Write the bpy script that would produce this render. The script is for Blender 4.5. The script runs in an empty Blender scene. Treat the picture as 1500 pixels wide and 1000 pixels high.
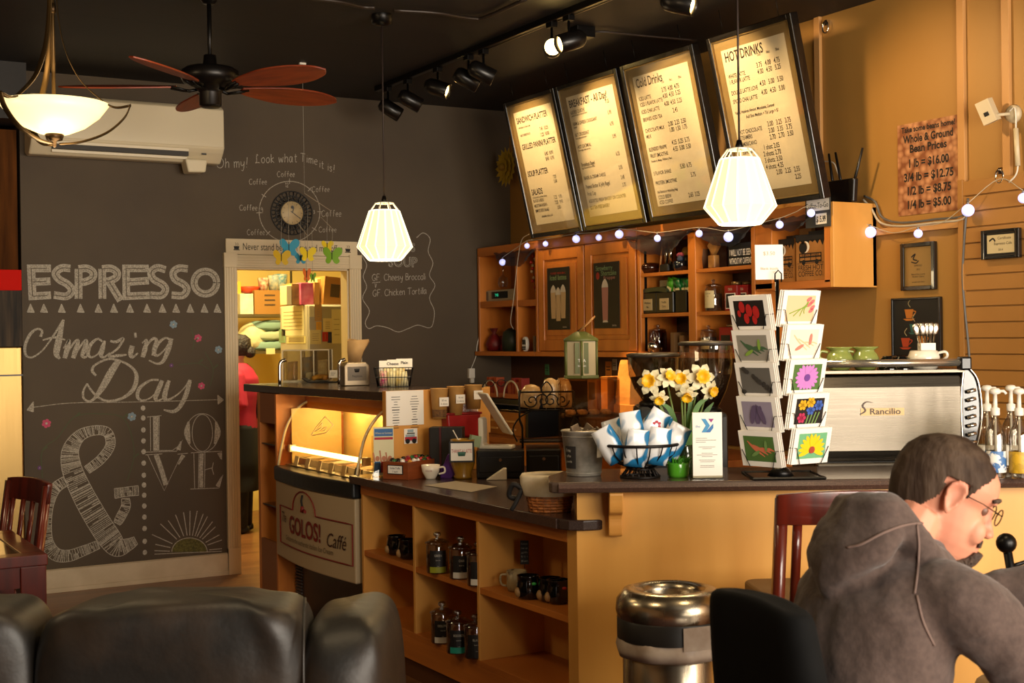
import bpy, bmesh, math, random
from mathutils import Vector, Matrix, Euler
random.seed(7)
S = bpy.context.scene
COL = S.collection
PI = math.pi
R = math.radians

# ------------------------------------------------------------------ camera
FPX, YAW, PITCH, ROLL, CAMH = 1948.5, R(30.27), R(-0.211), R(-0.7685), 1.60
_f0 = Vector((math.sin(YAW), math.cos(YAW), 0)); _r0 = Vector((math.cos(YAW), -math.sin(YAW), 0)); _u0 = Vector((0, 0, 1))
CF = _f0*math.cos(PITCH) + _u0*math.sin(PITCH); _u2 = _u0*math.cos(PITCH) - _f0*math.sin(PITCH)
CR = _r0*math.cos(ROLL) + _u2*math.sin(ROLL); CU = _u2*math.cos(ROLL) - _r0*math.sin(ROLL)
CP = Vector((0, 0, CAMH))
cam = bpy.data.cameras.new('camera'); camo = bpy.data.objects.new('camera', cam); COL.objects.link(camo)
cam.sensor_width = 36; cam.lens = 36*FPX/1500
camo.matrix_world = Matrix(((CR.x, CU.x, -CF.x, 0), (CR.y, CU.y, -CF.y, 0), (CR.z, CU.z, -CF.z, CAMH), (0, 0, 0, 1)))
cam.dof.use_dof = True; cam.dof.focus_distance = 6.2; cam.dof.aperture_fstop = 6.3
S.camera = camo
S.cycles.transparent_max_bounces = 32

def ray(x, y): return CF + CR*((x-750)/FPX) - CU*((y-500)/FPX)
def at_x(x, y, X): d = ray(x, y); return CP + d*(X/d.x)
def at_y(x, y, Y): d = ray(x, y); return CP + d*(Y/d.y)
def at_z(x, y, Z): d = ray(x, y); return CP + d*((Z-CAMH)/d.z)
def at_d(x, y, D): return CP + ray(x, y)*D
YR = -YAW                      # rotation that faces things square to the bar front

# ------------------------------------------------------------------ light
S.view_settings.view_transform = 'Standard'; S.view_settings.look = 'None'
S.view_settings.exposure = 0.0; S.view_settings.gamma = 1.0; S.view_settings.use_curve_mapping = False
w = bpy.data.worlds.new('world'); S.world = w; w.use_nodes = True
w.node_tree.nodes['Background'].inputs[0].default_value = (1, .9, .78, 1)
w.node_tree.nodes['Background'].inputs[1].default_value = .05

def lamp(kind, name, loc, energy, color, to=None, **kw):
    l = bpy.data.lights.new(name, kind); l.energy = energy; l.color = color
    for k, v in kw.items(): setattr(l, k, v)
    o = bpy.data.objects.new(name, l); COL.objects.link(o); o.location = loc
    if to is not None: o.rotation_euler = (Vector(to)-Vector(loc)).to_track_quat('-Z', 'Y').to_euler()
    return o
TUNG = (1, .66, .30); DAY = (1, .90, .76)
# daylight through the storefront windows in the front wall
for wx, wy in ((3.9, -1.70), (1.7, -1.70)):
    lamp('AREA', 'storefront_daylight', (wx, wy, 1.75), 260, DAY, to=(wx, 4, 1.5), shape='RECTANGLE', size=1.9, size_y=1.9)
lamp('AREA', 'kitchen_ceiling_light', (3.6, 10.2, 2.95), 130, (1, .80, .36), to=(3.6, 10.2, 0), shape='RECTANGLE', size=1.2, size_y=.5)

# warm fill lamps added out of the frame to brighten the room
for lx, ly in ((-.6, 5.6), (.9, 3.2), (2.9, 2.4)):
    lamp('POINT', 'fill_lamp', (lx, ly, 2.75), 40, (1, .74, .42), shadow_soft_size=.2)

# ------------------------------------------------------------------ materials
def C(h, a=1):
    h = h.lstrip('#'); v = [int(h[i:i+2], 16)/255 for i in (0, 2, 4)]
    return tuple((c/12.92 if c <= .04045 else ((c+.055)/1.055)**2.4) for c in v)+(a,)
MT = {}
def mat(name, col, rough=.5, metal=0, col2=None, scale=8, stretch=(1, 1, 1), bump=0, emit=0, ecol=None, detail=4, lo=.35, hi=.65, coat=0, trans=0, sheen=0, spec=.5):
    if name in MT: return MT[name]
    m = bpy.data.materials.new(name); m.use_nodes = True; MT[name] = m
    nt = m.node_tree; N = nt.nodes; L = nt.links; b = N['Principled BSDF']
    c = C(col) if isinstance(col, str) else col
    b.inputs['Base Color'].default_value = c; b.inputs['Roughness'].default_value = rough; b.inputs['Metallic'].default_value = metal
    b.inputs['Coat Weight'].default_value = coat; b.inputs['Transmission Weight'].default_value = trans
    b.inputs['Specular IOR Level'].default_value = spec
    if sheen: b.inputs['Sheen Weight'].default_value = sheen
    if emit:
        b.inputs['Emission Color'].default_value = C(ecol or col); b.inputs['Emission Strength'].default_value = emit
    if col2 or bump:
        tc = N.new('ShaderNodeTexCoord'); mp = N.new('ShaderNodeMapping'); nz = N.new('ShaderNodeTexNoise')
        mp.inputs['Scale'].default_value = stretch; nz.inputs['Scale'].default_value = scale; nz.inputs['Detail'].default_value = detail
        L.new(tc.outputs['Object'], mp.inputs[0]); L.new(mp.outputs[0], nz.inputs['Vector'])
        if col2:
            rp = N.new('ShaderNodeValToRGB'); rp.color_ramp.elements[0].position = lo; rp.color_ramp.elements[1].position = hi
            rp.color_ramp.elements[0].color = c; rp.color_ramp.elements[1].color = C(col2)
            L.new(nz.outputs['Fac'], rp.inputs[0]); L.new(rp.outputs[0], b.inputs['Base Color'])
        if bump:
            bp = N.new('ShaderNodeBump'); bp.inputs['Strength'].default_value = bump; bp.inputs['Distance'].default_value = .02
            L.new(nz.outputs['Fac'], bp.inputs['Height']); L.new(bp.outputs[0], b.inputs['Normal'])
    return m
def glass(name, col='ffffff', tint=.92, gloss=.12, rough=.03, edge=.55):
    if name in MT: return MT[name]
    m = bpy.data.materials.new(name); m.use_nodes = True; MT[name] = m
    nt = m.node_tree; N = nt.nodes; L = nt.links; N.clear()
    o = N.new('ShaderNodeOutputMaterial'); t = N.new('ShaderNodeBsdfTransparent'); g = N.new('ShaderNodeBsdfGlossy'); x = N.new('ShaderNodeMixShader')
    lw = N.new('ShaderNodeLayerWeight'); lw.inputs[0].default_value = .25
    ma = N.new('ShaderNodeMath'); ma.operation = 'MULTIPLY_ADD'; ma.inputs[1].default_value = edge; ma.inputs[2].default_value = gloss; ma.use_clamp = True
    c = C(col); t.inputs[0].default_value = tuple(k*tint for k in c[:3])+(1,); g.inputs['Roughness'].default_value = rough
    L.new(lw.outputs['Facing'], ma.inputs[0]); L.new(ma.outputs[0], x.inputs[0]); L.new(t.outputs[0], x.inputs[1]); L.new(g.outputs[0], x.inputs[2]); L.new(x.outputs[0], o.inputs[0])
    return m
def brushed(name, col, rough=.28, stretch=(1, 1, 60), scale=6, var=.12):
    if name in MT: return MT[name]
    m = mat(name, col, rough, 1.0); nt = m.node_tree; N = nt.nodes; L = nt.links; b = N['Principled BSDF']
    tc = N.new('ShaderNodeTexCoord'); mp = N.new('ShaderNodeMapping'); nz = N.new('ShaderNodeTexNoise'); mr = N.new('ShaderNodeMapRange')
    mp.inputs['Scale'].default_value = stretch; nz.inputs['Scale'].default_value = scale; nz.inputs['Detail'].default_value = 3
    mr.inputs['To Min'].default_value = rough-var*.6; mr.inputs['To Max'].default_value = rough+var
    L.new(tc.outputs['Object'], mp.inputs[0]); L.new(mp.outputs[0], nz.inputs['Vector']); L.new(nz.outputs['Fac'], mr.inputs['Value']); L.new(mr.outputs[0], b.inputs['Roughness'])
    return m
def boards(name, c1, c2, width, axis, rough=.4, gap='100804', bump=.0, scale=3, stretch=(1, 12, 1)):
    """long boards side by side along one axis, with a thin dark joint and grain"""
    if name in MT: return MT[name]
    m = mat(name, c1, rough); nt = m.node_tree; N = nt.nodes; L = nt.links; b = N['Principled BSDF']
    tc = N.new('ShaderNodeTexCoord'); sp = N.new('ShaderNodeSeparateXYZ'); L.new(tc.outputs['Object'], sp.inputs[0])
    dv = N.new('ShaderNodeMath'); dv.operation = 'DIVIDE'; dv.inputs[1].default_value = width; L.new(sp.outputs[axis], dv.inputs[0])
    fl = N.new('ShaderNodeMath'); fl.operation = 'FLOOR'; L.new(dv.outputs[0], fl.inputs[0])
    fr = N.new('ShaderNodeMath'); fr.operation = 'FRACT'; L.new(dv.outputs[0], fr.inputs[0])
    wn = N.new('ShaderNodeTexWhiteNoise'); wn.noise_dimensions = '1D'; L.new(fl.outputs[0], wn.inputs['W'])
    mp = N.new('ShaderNodeMapping'); mp.inputs['Scale'].default_value = stretch; L.new(tc.outputs['Object'], mp.inputs[0])
    nz = N.new('ShaderNodeTexNoise'); nz.inputs['Scale'].default_value = scale; nz.inputs['Detail'].default_value = 5; L.new(mp.outputs[0], nz.inputs['Vector'])
    ad = N.new('ShaderNodeMath'); ad.operation = 'MULTIPLY_ADD'; ad.inputs[1].default_value = .45; L.new(wn.outputs['Value'], ad.inputs[0]); L.new(nz.outputs['Fac'], ad.inputs[2])
    rp = N.new('ShaderNodeValToRGB'); rp.color_ramp.elements[0].position = .35; rp.color_ramp.elements[1].position = 1; rp.color_ramp.elements[0].color = C(c1); rp.color_ramp.elements[1].color = C(c2)
    L.new(ad.outputs[0], rp.inputs[0])
    lt = N.new('ShaderNodeMath'); lt.operation = 'LESS_THAN'; lt.inputs[1].default_value = .04; L.new(fr.outputs[0], lt.inputs[0])
    mx = N.new('ShaderNodeMix'); mx.data_type = 'RGBA'; L.new(lt.outputs[0], mx.inputs['Factor']); L.new(rp.outputs[0], mx.inputs[6]); mx.inputs[7].default_value = C(gap)
    L.new(mx.outputs[2], b.inputs['Base Color'])
    return m

WOOD = mat('honey_wood', 'cc7c30', .38, col2='ad6222', scale=2.2, stretch=(6, 6, .5), lo=.3, hi=.75)
WOODX = mat('honey_wood_flat', 'c4742c', .4, col2='a65e22', scale=2.2, stretch=(.6, .6, 7), lo=.3, hi=.75)
MAPLE = mat('maple_panel', 'dca050', .42, col2='cc8c3c', scale=1.6, stretch=(3, 3, .7), lo=.3, hi=.75)
MAHOG = mat('mahogany', '5c1a0c', .28, col2='3e1209', scale=3, stretch=(6, 6, .6), coat=.3)
LAMIN = mat('dark_counter_laminate', '352722', .22, col2='4a3a33', scale=220, lo=.45, hi=.75, detail=2)
LAMED = mat('speckled_counter_edge', '3e2a22', .4, col2='6a5042', scale=260, lo=.5, hi=.78, detail=2)
BLACK = mat('black_plastic', '0b0a0a', .4)
BLKM = mat('black_metal', '100e0d', .35, .6)
BRONZE = mat('bronze_metal', '4a381e', .4, .85)
WHITE = mat('white_plastic', 'd8d2c6', .4)
PAPER = mat('white_paper', 'e8e2d8', .7)
INK = mat('black_ink', '14100e', .7)
CHROME = mat('chrome', 'd8d4cc', .12, 1)
STEEL = brushed('brushed_steel', 'b9b1a4', .3, (60, 60, 1))
STEELH = brushed('brushed_steel_across', '5c554b', .27, (1, 1, 60))
GLS = glass('clear_glass')
GLSD = glass('smoked_glass', 'b09078', .8, .1)
ACR = glass('clear_acrylic', 'f4f2ea', .95, .07)
KRAFT = mat('kraft_paper', 'b5813f', .75, col2='a5722f', scale=30)
CREAM = mat('cream_paint', 'cdbb98', .45)
TAN = mat('tan_paint', 'a57a3a', .55, col2='9d7234', scale=1.2)
GREENP = mat('green_leaf', '4f7a2a', .5, col2='3b6020', scale=30)
RED = mat('red_plastic', '9c0f10', .4)
CHALK = mat('chalk_white', 'b4ac9c', .9, col2='777064', scale=120, lo=.35, hi=.7, detail=2)
CHALKB = mat('chalk_bright', 'bdb6a8', .9, col2='8c8578', scale=150, lo=.3, hi=.7, detail=2)

# ------------------------------------------------------------------ mesh helpers
_gl = {}
def glyphs(s, bold=0, shear=0):
    k = (s, bold, shear)
    if k in _gl: return _gl[k]
    cu = bpy.data.curves.new('t', 'FONT'); cu.body = s; cu.size = 1; cu.offset = bold; cu.shear = shear; cu.resolution_u = 3
    o = bpy.data.objects.new('t', cu); me = o.to_mesh()
    v = [tuple(p.co)[:2] for p in me.vertices]; f = [tuple(p.vertices) for p in me.polygons]
    o.to_mesh_clear(); bpy.data.objects.remove(o); bpy.data.curves.remove(cu)
    xs = [p[0] for p in v] or [0]; W0 = max(xs)
    _gl[k] = (v, f, W0); return _gl[k]
def cat(pts, n=6, closed=False):
    """Catmull-Rom smoothing of 2-D/3-D points"""
    P = [Vector(p) for p in pts]; out = []
    m = len(P)
    for i in range(m if closed else m-1):
        a = P[(i-1) % m] if closed or i else P[0]*2-P[1]; b = P[i]; c = P[(i+1) % m]; d = P[(i+2) % m] if closed or i+2 < m else P[-1]*2-P[-2]
        for j in range(n):
            t = j/n; out.append(.5*((2*b)+(c-a)*t+(2*a-5*b+4*c-d)*t*t+(3*b-a-3*c+d)*t**3))
    if not closed: out.append(P[-1])
    return out
class MB:
    def __init__(s): s.bm = bmesh.new(); s.mi = 0; s.zo = 0; s.T = Matrix.Identity(4); s.sm = False
    def v(s, co): return s.bm.verts.new(s.T @ Vector(co))
    def f(s, vs):
        try: fc = s.bm.faces.new(vs)
        except ValueError: return
        fc.material_index = s.mi; fc.smooth = s.sm; return fc
    def m(s, i): s.mi = i; return s
    def box(s, x0, y0, z0, x1, y1, z1):
        p = [s.v((x, y, z)) for z in (z0, z1) for (x, y) in ((x0, y0), (x1, y0), (x1, y1), (x0, y1))]
        for q in ((3, 2, 1, 0), (4, 5, 6, 7), (0, 1, 5, 4), (1, 2, 6, 5), (2, 3, 7, 6), (3, 0, 4, 7)): s.f([p[i] for i in q])
        return s
    def cbox(s, c, d): return s.box(c[0]-d[0]/2, c[1]-d[1]/2, c[2]-d[2]/2, c[0]+d[0]/2, c[1]+d[1]/2, c[2]+d[2]/2)
    def prism(s, poly, h, org=(0, 0, 0), ax=(1, 0, 0), ay=(0, 0, 1)):
        """extrude 2-D polygon lying in the plane ax/ay by h along ax x ay (negative goes the other way)"""
        o = Vector(org); ax = Vector(ax); ay = Vector(ay); n = ax.cross(ay).normalized()
        a = [s.v(o+ax*p[0]+ay*p[1]) for p in poly]; b = [s.v(o+ax*p[0]+ay*p[1]+n*h) for p in poly]
        s.f(a[::-1]); s.f(b); k = len(poly)
        for i in range(k): s.f([a[i], a[(i+1) % k], b[(i+1) % k], b[i]])
        return s
    def lathe(s, prof, c=(0, 0, 0), n=24, sx=1, sy=1, flute=0, fn=0):
        c = Vector(c); rings = []; sm = s.sm; s.sm = True
        for r, z in prof:
            if r <= 1e-6: rings.append([s.v(c+Vector((0, 0, z)))])
            else:
                rings.append([s.v(c+Vector((r*sx*math.cos(2*PI*i/n)*(1+(flute*math.cos(fn*2*PI*i/n) if fn else 0)), r*sy*math.sin(2*PI*i/n)*(1+(flute*math.cos(fn*2*PI*i/n) if fn else 0)), z))) for i in range(n)])
        for a, b in zip(rings, rings[1:]):
            for i in range(n):
                j = (i+1) % n
                if len(a) == 1 and len(b) == 1: continue
                if len(a) == 1: s.f([a[0], b[j], b[i]])
                elif len(b) == 1: s.f([a[i], a[j], b[0]])
                else: s.f([a[i], a[j], b[j], b[i]])
        s.sm = sm; return s
    def cyl(s, p0, p1, r0, r1=None, n=16): return s.tube([p0, p1], r0 if r1 is None else [r0, r1], n)
    def tube(s, pts, r, n=8, closed=False, cap=True, smooth=True):
        P = [Vector(p) for p in pts]; k = len(P); rr = r if isinstance(r, (list, tuple)) else [r]*k; rings = []; sm = s.sm; s.sm = smooth
        t0 = (P[1]-P[0]).normalized(); up = Vector((0, 0, 1)) if abs(t0.z) < .9 else Vector((1, 0, 0)); a = t0.cross(up).normalized()
        for i in range(k):
            if closed: t = (P[(i+1) % k]-P[i-1]).normalized()
            else: t = (P[min(i+1, k-1)]-P[max(i-1, 0)]).normalized()
            a = (a-t*a.dot(t)); a = a.normalized() if a.length > 1e-6 else t.orthogonal().normalized(); b = t.cross(a)
            rings.append([s.v(P[i]+(a*math.cos(2*PI*j/n)+b*math.sin(2*PI*j/n))*rr[i]) for j in range(n)])
        for i in range(k if closed else k-1):
            A, B = rings[i], rings[(i+1) % k]
            for j in range(n): s.f([A[j], A[(j+1) % n], B[(j+1) % n], B[j]])
        s.sm = sm
        if cap and not closed: s.f(rings[0][::-1]); s.f(rings[-1])
        return s
    def ball(s, c, r, n=12, sx=1, sy=1, sz=1):
        return s.lathe([(r*math.sin(PI*i/(n//2+2)) if 0 < i < n//2+2 else 0, -r*sz*math.cos(PI*i/(n//2+2))) for i in range(n//2+3)], c, n, sx, sy)
    def quad(s, a, b, c, d): s.f([s.v(a), s.v(b), s.v(c), s.v(d)]); return s
    def flat(s, pts): s.f([s.v(p) for p in pts]); return s
    def text(s, body, o, ax, ay, size, align='L', bold=0, shear=0, width=None, sx=1):
        v, f, W0 = glyphs(body, bold, shear); ax = Vector(ax); ay = Vector(ay); o = Vector(o)
        if width: sx = width/(W0*size) if W0 else 1
        dx = {'L': 0, 'C': -W0/2, 'R': -W0}[align]
        vs = [s.v(o+ax*((p[0]+dx)*size*sx)+ay*(p[1]*size)) for p in v]
        for q in f: s.f([vs[i] for i in q])
        return s
    def stroke(s, pts, w, o, ax, ay, n=6, smooth=True):
        """flat ribbon; pts 2-D in the plane, w = width (one or per input point)"""
        ax = Vector(ax); ay = Vector(ay); s.zo = (s.zo+1) % 14; o = Vector(o)+ax.cross(ay).normalized()*(s.zo*4e-5)
        if isinstance(w, (list, tuple)): P3 = [(p[0], p[1], q) for p, q in zip(pts, w)]
        else: P3 = [(p[0], p[1], w) for p in pts]
        P = cat(P3, n) if smooth and len(P3) > 2 else [Vector(p) for p in P3]
        L = []
        for i, p in enumerate(P):
            t = P[min(i+1, len(P)-1)]-P[max(i-1, 0)]; t = Vector((t.x, t.y)); 
            if t.length < 1e-9: t = Vector((1, 0))
            t.normalize(); nn = Vector((-t.y, t.x))*max(p.z, 1e-4)/2; q = Vector((p.x, p.y))
            a, b = q+nn, q-nn
            L.append((s.v(o+ax*a.x+ay*a.y), s.v(o+ax*b.x+ay*b.y)))
        for (a, b), (c, d) in zip(L, L[1:]): s.f([b, d, c, a])
        return s
    def skin(s, rings, cap=True):
        """loft closed rings of equal length"""
        sm = s.sm; s.sm = True
        RR = [[s.v(p) for p in r] for r in rings]; n = len(RR[0])
        for A, B in zip(RR, RR[1:]):
            for j in range(n): s.f([A[j], A[(j+1) % n], B[(j+1) % n], B[j]])
        if cap: s.f(RR[0][::-1]); s.f(RR[-1])
        s.sm = sm; return s
    def build(s, name, mats, parent=None, bevel=0, seg=2, sub=0, smooth=False, label=None, solid=0, keepnormals=False):
        if not keepnormals: bmesh.ops.recalc_face_normals(s.bm, faces=s.bm.faces)
        me = bpy.data.meshes.new(name); s.bm.to_mesh(me); s.bm.free()
        for m_ in (mats if isinstance(mats, (list, tuple)) else [mats]): me.materials.append(m_)
        o = bpy.data.objects.new(name, me); COL.objects.link(o)
        if parent: o.parent = parent
        if smooth:
            for p in me.polygons: p.use_smooth = True
        if solid:
            md = o.modifiers.new('solid', 'SOLIDIFY'); md.thickness = solid; md.offset = 0
        if bevel:
            md = o.modifiers.new('bevel', 'BEVEL'); md.width = bevel; md.segments = seg; md.limit_method = 'ANGLE'; md.angle_limit = R(40)
        if sub:
            md = o.modifiers.new('sub', 'SUBSURF'); md.levels = sub; md.render_levels = sub
        if label: o['label'] = label
        return o
def tag(o, label, cat, group=None, kind=None):
    o['label'] = label; o['category'] = cat
    if group: o['group'] = group
    if kind: o['kind'] = kind
    return o
def thing(name, label, cat, loc=(0, 0, 0), rz=0, group=None, rot=None):
    o = bpy.data.objects.new(name, None); COL.objects.link(o); o.empty_display_size = .05
    o.location = loc; o.rotation_euler = rot if rot else (0, 0, rz)
    return tag(o, label, cat, group)
def struct(o): o['kind'] = 'structure'; return o
def kids(o): return [c for c in bpy.data.objects if c.parent == o]
def dup(root, loc, rz=None, label=None, group=None):
    def cp(o, par):
        c = o.copy(); COL.objects.link(c)
        if par: c.parent = par
        for k in kids_of[o.name]: cp(k, c)
        return c
    kids_of = {}
    def walk(o):
        kids_of[o.name] = kids(o)
        for k in kids_of[o.name]: walk(k)
    walk(root); r = cp(root, None); r.location = loc
    if rz is not None: r.rotation_euler = (0, 0, rz)
    if label: r['label'] = label
    if group: r['group'] = group
    return r
def rrect(w, h, r, n=4):
    o = []
    for cx, cy, a in ((w/2-r, h/2-r, 0), (-w/2+r, h/2-r, 90), (-w/2+r, -h/2+r, 180), (w/2-r, -h/2+r, 270)):
        for i in range(n+1): t = R(a+90*i/n); o.append((cx+r*math.cos(t), cy+r*math.sin(t)))
    return o
# ------------------------------------------------------------------ room shell
WX, WY, CZ = 5.166, 8.85, 3.33          # tan wall plane, chalkboard wall plane, ceiling height
FLOOR = boards('plank_floor', '8a5a34', '6a4226', .085, 1, .32, '3a2212', stretch=(1.2, 10, 1))
CEIL = boards('dark_ceiling_boards', '17100b', '0f0a07', .9, 1, .6, '060403', stretch=(1, 1, 1))
CHB = mat('chalkboard_paint', '45392b', .75, col2='524533', scale=1.6, detail=6, lo=.3, hi=.75)
KWALL = mat('kitchen_yellow_wall', 'd9bd6c', .6)
BRWALL = mat('brown_wall', '3a2516', .6, col2='2a1a10', scale=3)

m = MB().box(-3.5, -2.0, -.1, WX+.1, 12.2, 0); struct(m.build('floor', FLOOR))
m = MB().box(-3.5, -2.0, CZ, WX+.1, 12.2, CZ+.1); struct(m.build('ceiling', CEIL))
DX0, DX1, DZ = 2.974, 3.812, 2.10
m = MB(); m.box(1.572, WY, 0, DX0, WY+.12, CZ).box(DX1, WY, 0, WX+.1, WY+.12, CZ).box(DX0, WY, DZ, DX1, WY+.12, CZ)
wall_back = struct(m.build('wall_back', CHB))
m = MB().box(WX, -2.0, 0, WX+.1, WY, CZ); struct(m.build('wall_right', TAN))
m = MB().box(-3.6, -2.0, 0, -3.5, 12.2, CZ); struct(m.build('wall_left', mat('plain_tan_wall', '8a6a44', .6)))
m = MB(); fy = -2.0
for a, b, z0, z1 in ((-3.5, .6, 0, CZ), (.6, 4.95, 0, .75), (.6, 4.95, 2.75, CZ), (4.95, WX+.1, 0, CZ), (2.72, 2.88, .75, 2.75)): m.box(a, fy-.1, z0, b, fy, z1)
struct(m.build('wall_front', mat('plain_tan_wall', '8a6a44', .6)))
for i, (a, b) in enumerate(((.6, 2.72), (2.88, 4.95))):
    m = MB(); m.box(a, fy-.06, .75, b, fy-.04, 2.75); o = struct(m.build('window_%d' % (i+1), GLS))
    f = MB()
    for q in ((a, .75, a+.05, 2.75), (b-.05, .75, b, 2.75), (a, .75, b, .80), (a, 2.70, b, 2.75)): f.box(q[0], fy-.1, q[1], q[2], fy+.02, q[3])
    f.build('window_frame', CREAM, o)
# back hall left of the chalkboard wall, behind the cooler
m = MB().box(-3.5, 10.2, 0, 1.572, 10.3, CZ); struct(m.build('wall_hall', BRWALL))
m = MB().box(1.572, WY+.12, 0, 1.66, 10.3, CZ); struct(m.build('wall_partition', BRWALL))
m = MB().box(-3.5, 8.6, 2.98, 1.572, 8.9, CZ); struct(m.build('beam_soffit', mat('soffit_black', '120c09', .6)))
# trims
BASE = mat('cream_baseboard', 'c6b496', .45, col2='b8a586', scale=6)
m = MB(); m.box(1.572, WY-.02, .02, 2.887, WY, .145).box(1.572, WY-.03, 0, 2.887, WY, .03).box(1.572, WY-.012, .145, 2.887, WY, .15)
struct(m.build('baseboard_back', BASE, bevel=.003))
m = MB()
for x0 in (2.887, DX1):
    m.box(x0, WY-.025, 0, x0+.087, WY+.0, DZ)
    for k in range(4): m.box(x0+.012+k*.018, WY-.03, .18, x0+.020+k*.018, WY-.02, DZ)
    m.box(x0-.004, WY-.035, DZ, x0+.091, WY, DZ+.10); m.lathe([(0, 0), (.03, 0), (.03, .012), (.018, .012), (.018, .006), (0, .006)][:1] or [], n=8) if 0 else None
    m.box(x0, WY-.035, 0, x0+.087, WY, .18)
m.box(DX0, WY-.025, DZ, DX1, WY, DZ+.087)
for k in range(4): m.box(DX0, WY-.03, DZ+.012+k*.018, DX1, WY-.02, DZ+.020+k*.018)
m.box(DX0-.0, WY, 0, DX0+.012, WY+.12, DZ).box(DX1-.012, WY, 0, DX1, WY+.12, DZ).box(DX0, WY, DZ-.012, DX1, WY+.12, DZ)
struct(m.build('trim_doorway', CREAM, bevel=.002))
# battens, ledge and slatwall on the tan wall
BAT = mat('tan_batten', 'b8874e', .5)
for px in (1202, 1412, 1478):
    y = at_x(px, 200, WX).y; b = 2.32 if px > 1300 else 2.3
    m = MB().box(WX-.022, y-.022, b, WX, y+.022, CZ); struct(m.build('trim_batten', BAT, bevel=.003))
m = MB().box(WX-.03, 4.47, 2.10, WX, 5.05, 2.135); struct(m.build('trim_ledge', BAT, bevel=.003))
m = MB(); z = 2.32
m.box(WX-.012, .5, .9, WX, 4.46, 2.32)
k = 0
while z > .95:
    m.box(WX-.028, .5, z-.0762+.007, WX-.010, 4.46, z); z -= .0762; k += 1
m.box(WX-.034, 4.455, .9, WX, 4.485, 2.33)
struct(m.build('trim_slatwall', mat('slatwall_tan', 'a37338', .45, col2='98692f', scale=2), bevel=.002))

# kitchen beyond the doorway
m = MB(); m.box(2.2, 12.0, 0, 5.2, 12.1, CZ).box(5.1, WY+.12, 0, 5.2, 12.0, CZ).box(2.1, WY+.12, 0, 2.2, 12.1, CZ)
struct(m.build('wall_kitchen', KWALL))

# ------------------------------------------------------------------ chalk drawings: parts of the chalkboard wall
def wp(px, py, Y=WY): p = at_y(px, py, Y); return (p.x, p.z)
AX, AZ = (1, 0, 0), (0, 0, 1)
def z3(x, y): return wp(x/4, 370+y/4)          # coordinates of the upper lettering
def z4(x, y): return wp(x/4, 580+y/4)          # coordinates of the lower lettering
def z7(x, y): return wp(300+x/4, 190+y/4)      # around the clock
PXW = 9.05/FPX                                   # one photo pixel in metres at the wall
def org(k=0): return (0, WY-.0015-.0006*k, 0)
PINK = mat('chalk_pink', 'c0506e', .9); BLUEC = mat('chalk_blue', '7f94a0', .9); PURP = mat('chalk_purple', '6a3f78', .9); OLIVE = mat('chalk_olive', '6a6430', .9, col2='45421f', scale=90); VINE = mat('chalk_vine', '4a5238', .9)

def part(m, name, mats, label): return m.build(name, mats, wall_back, label=label)
# ESPRESSO
L3 = [[[(275,92),(182,92),(190,255),(275,250)],[(192,172),(272,168)]],
 [[(412,92),(360,90),(325,120),(345,155),(395,185),(420,220),(390,255),(315,248)]],
 [[(460,270),(460,95),(510,92),(545,115),(540,150),(500,170),(475,172)]],
 [[(600,270),(598,95),(650,92),(685,115),(680,145),(640,165),(620,167)],[(640,172),(695,262)]],
 [[(850,92),(738,92),(740,255),(855,250)],[(745,172),(850,165)]],
 [[(970,100),(920,88),(885,115),(900,155),(950,185),(970,215),(945,250),(880,248)]],
 [[(1100,95),(1050,90),(1015,115),(1025,155),(1075,185),(1095,215),(1070,250),(1005,248)]],
 [[(1203+66*math.cos(a*PI/8), 175-66*math.sin(a*PI/8)) for a in range(17)]]]
m = MB()
for i, letter in enumerate(L3):
    sm = i in (1, 5, 6, 7)
    for k, wd in ((0, 10.5), (1, 8.6), (2, 1.1)):
        m.m((1, 0, 2)[k])
        for st in letter:
            pts = [z3(*p) for p in st]
            if i in (2, 3) and len(st) > 4:
                m.stroke(pts[:2], wd*PXW, org(k), AX, AZ, smooth=False); m.stroke(pts[1:], wd*PXW, org(k), AX, AZ)
            elif sm: m.stroke(pts, wd*PXW, org(k), AX, AZ)
            else:
                for a, b in zip(pts, pts[1:]):
                    d = Vector(b)-Vector(a); d.normalize(); e = d*(.5*wd*PXW if k < 2 else 0)
                    m.stroke([Vector(a)-e, Vector(b)+e], wd*PXW, org(k), AX, AZ, smooth=False)
part(m, 'chalk_lettering', [CHALK, CHALKB, CHB], 'white chalk word ESPRESSO in block capitals')
m = MB()
for x in (180,258,362,472,577,668,762,862,952,1032,1115,1198,1274):
    a, b, c = z3(x-21, 348), z3(x+21, 350), z3(x-2, 300)
    m.m(0).flat([(p[0], org()[1], p[1]) for p in (a, b, c)])
    m.m(1)
    for p, q in ((a, b), (b, c), (c, a)): m.stroke([p, q], 1.0*PXW, org(1), AX, AZ, smooth=False)
part(m, 'chalk_triangles', [CHALK, CHALKB], 'row of small white chalk triangles')
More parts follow.
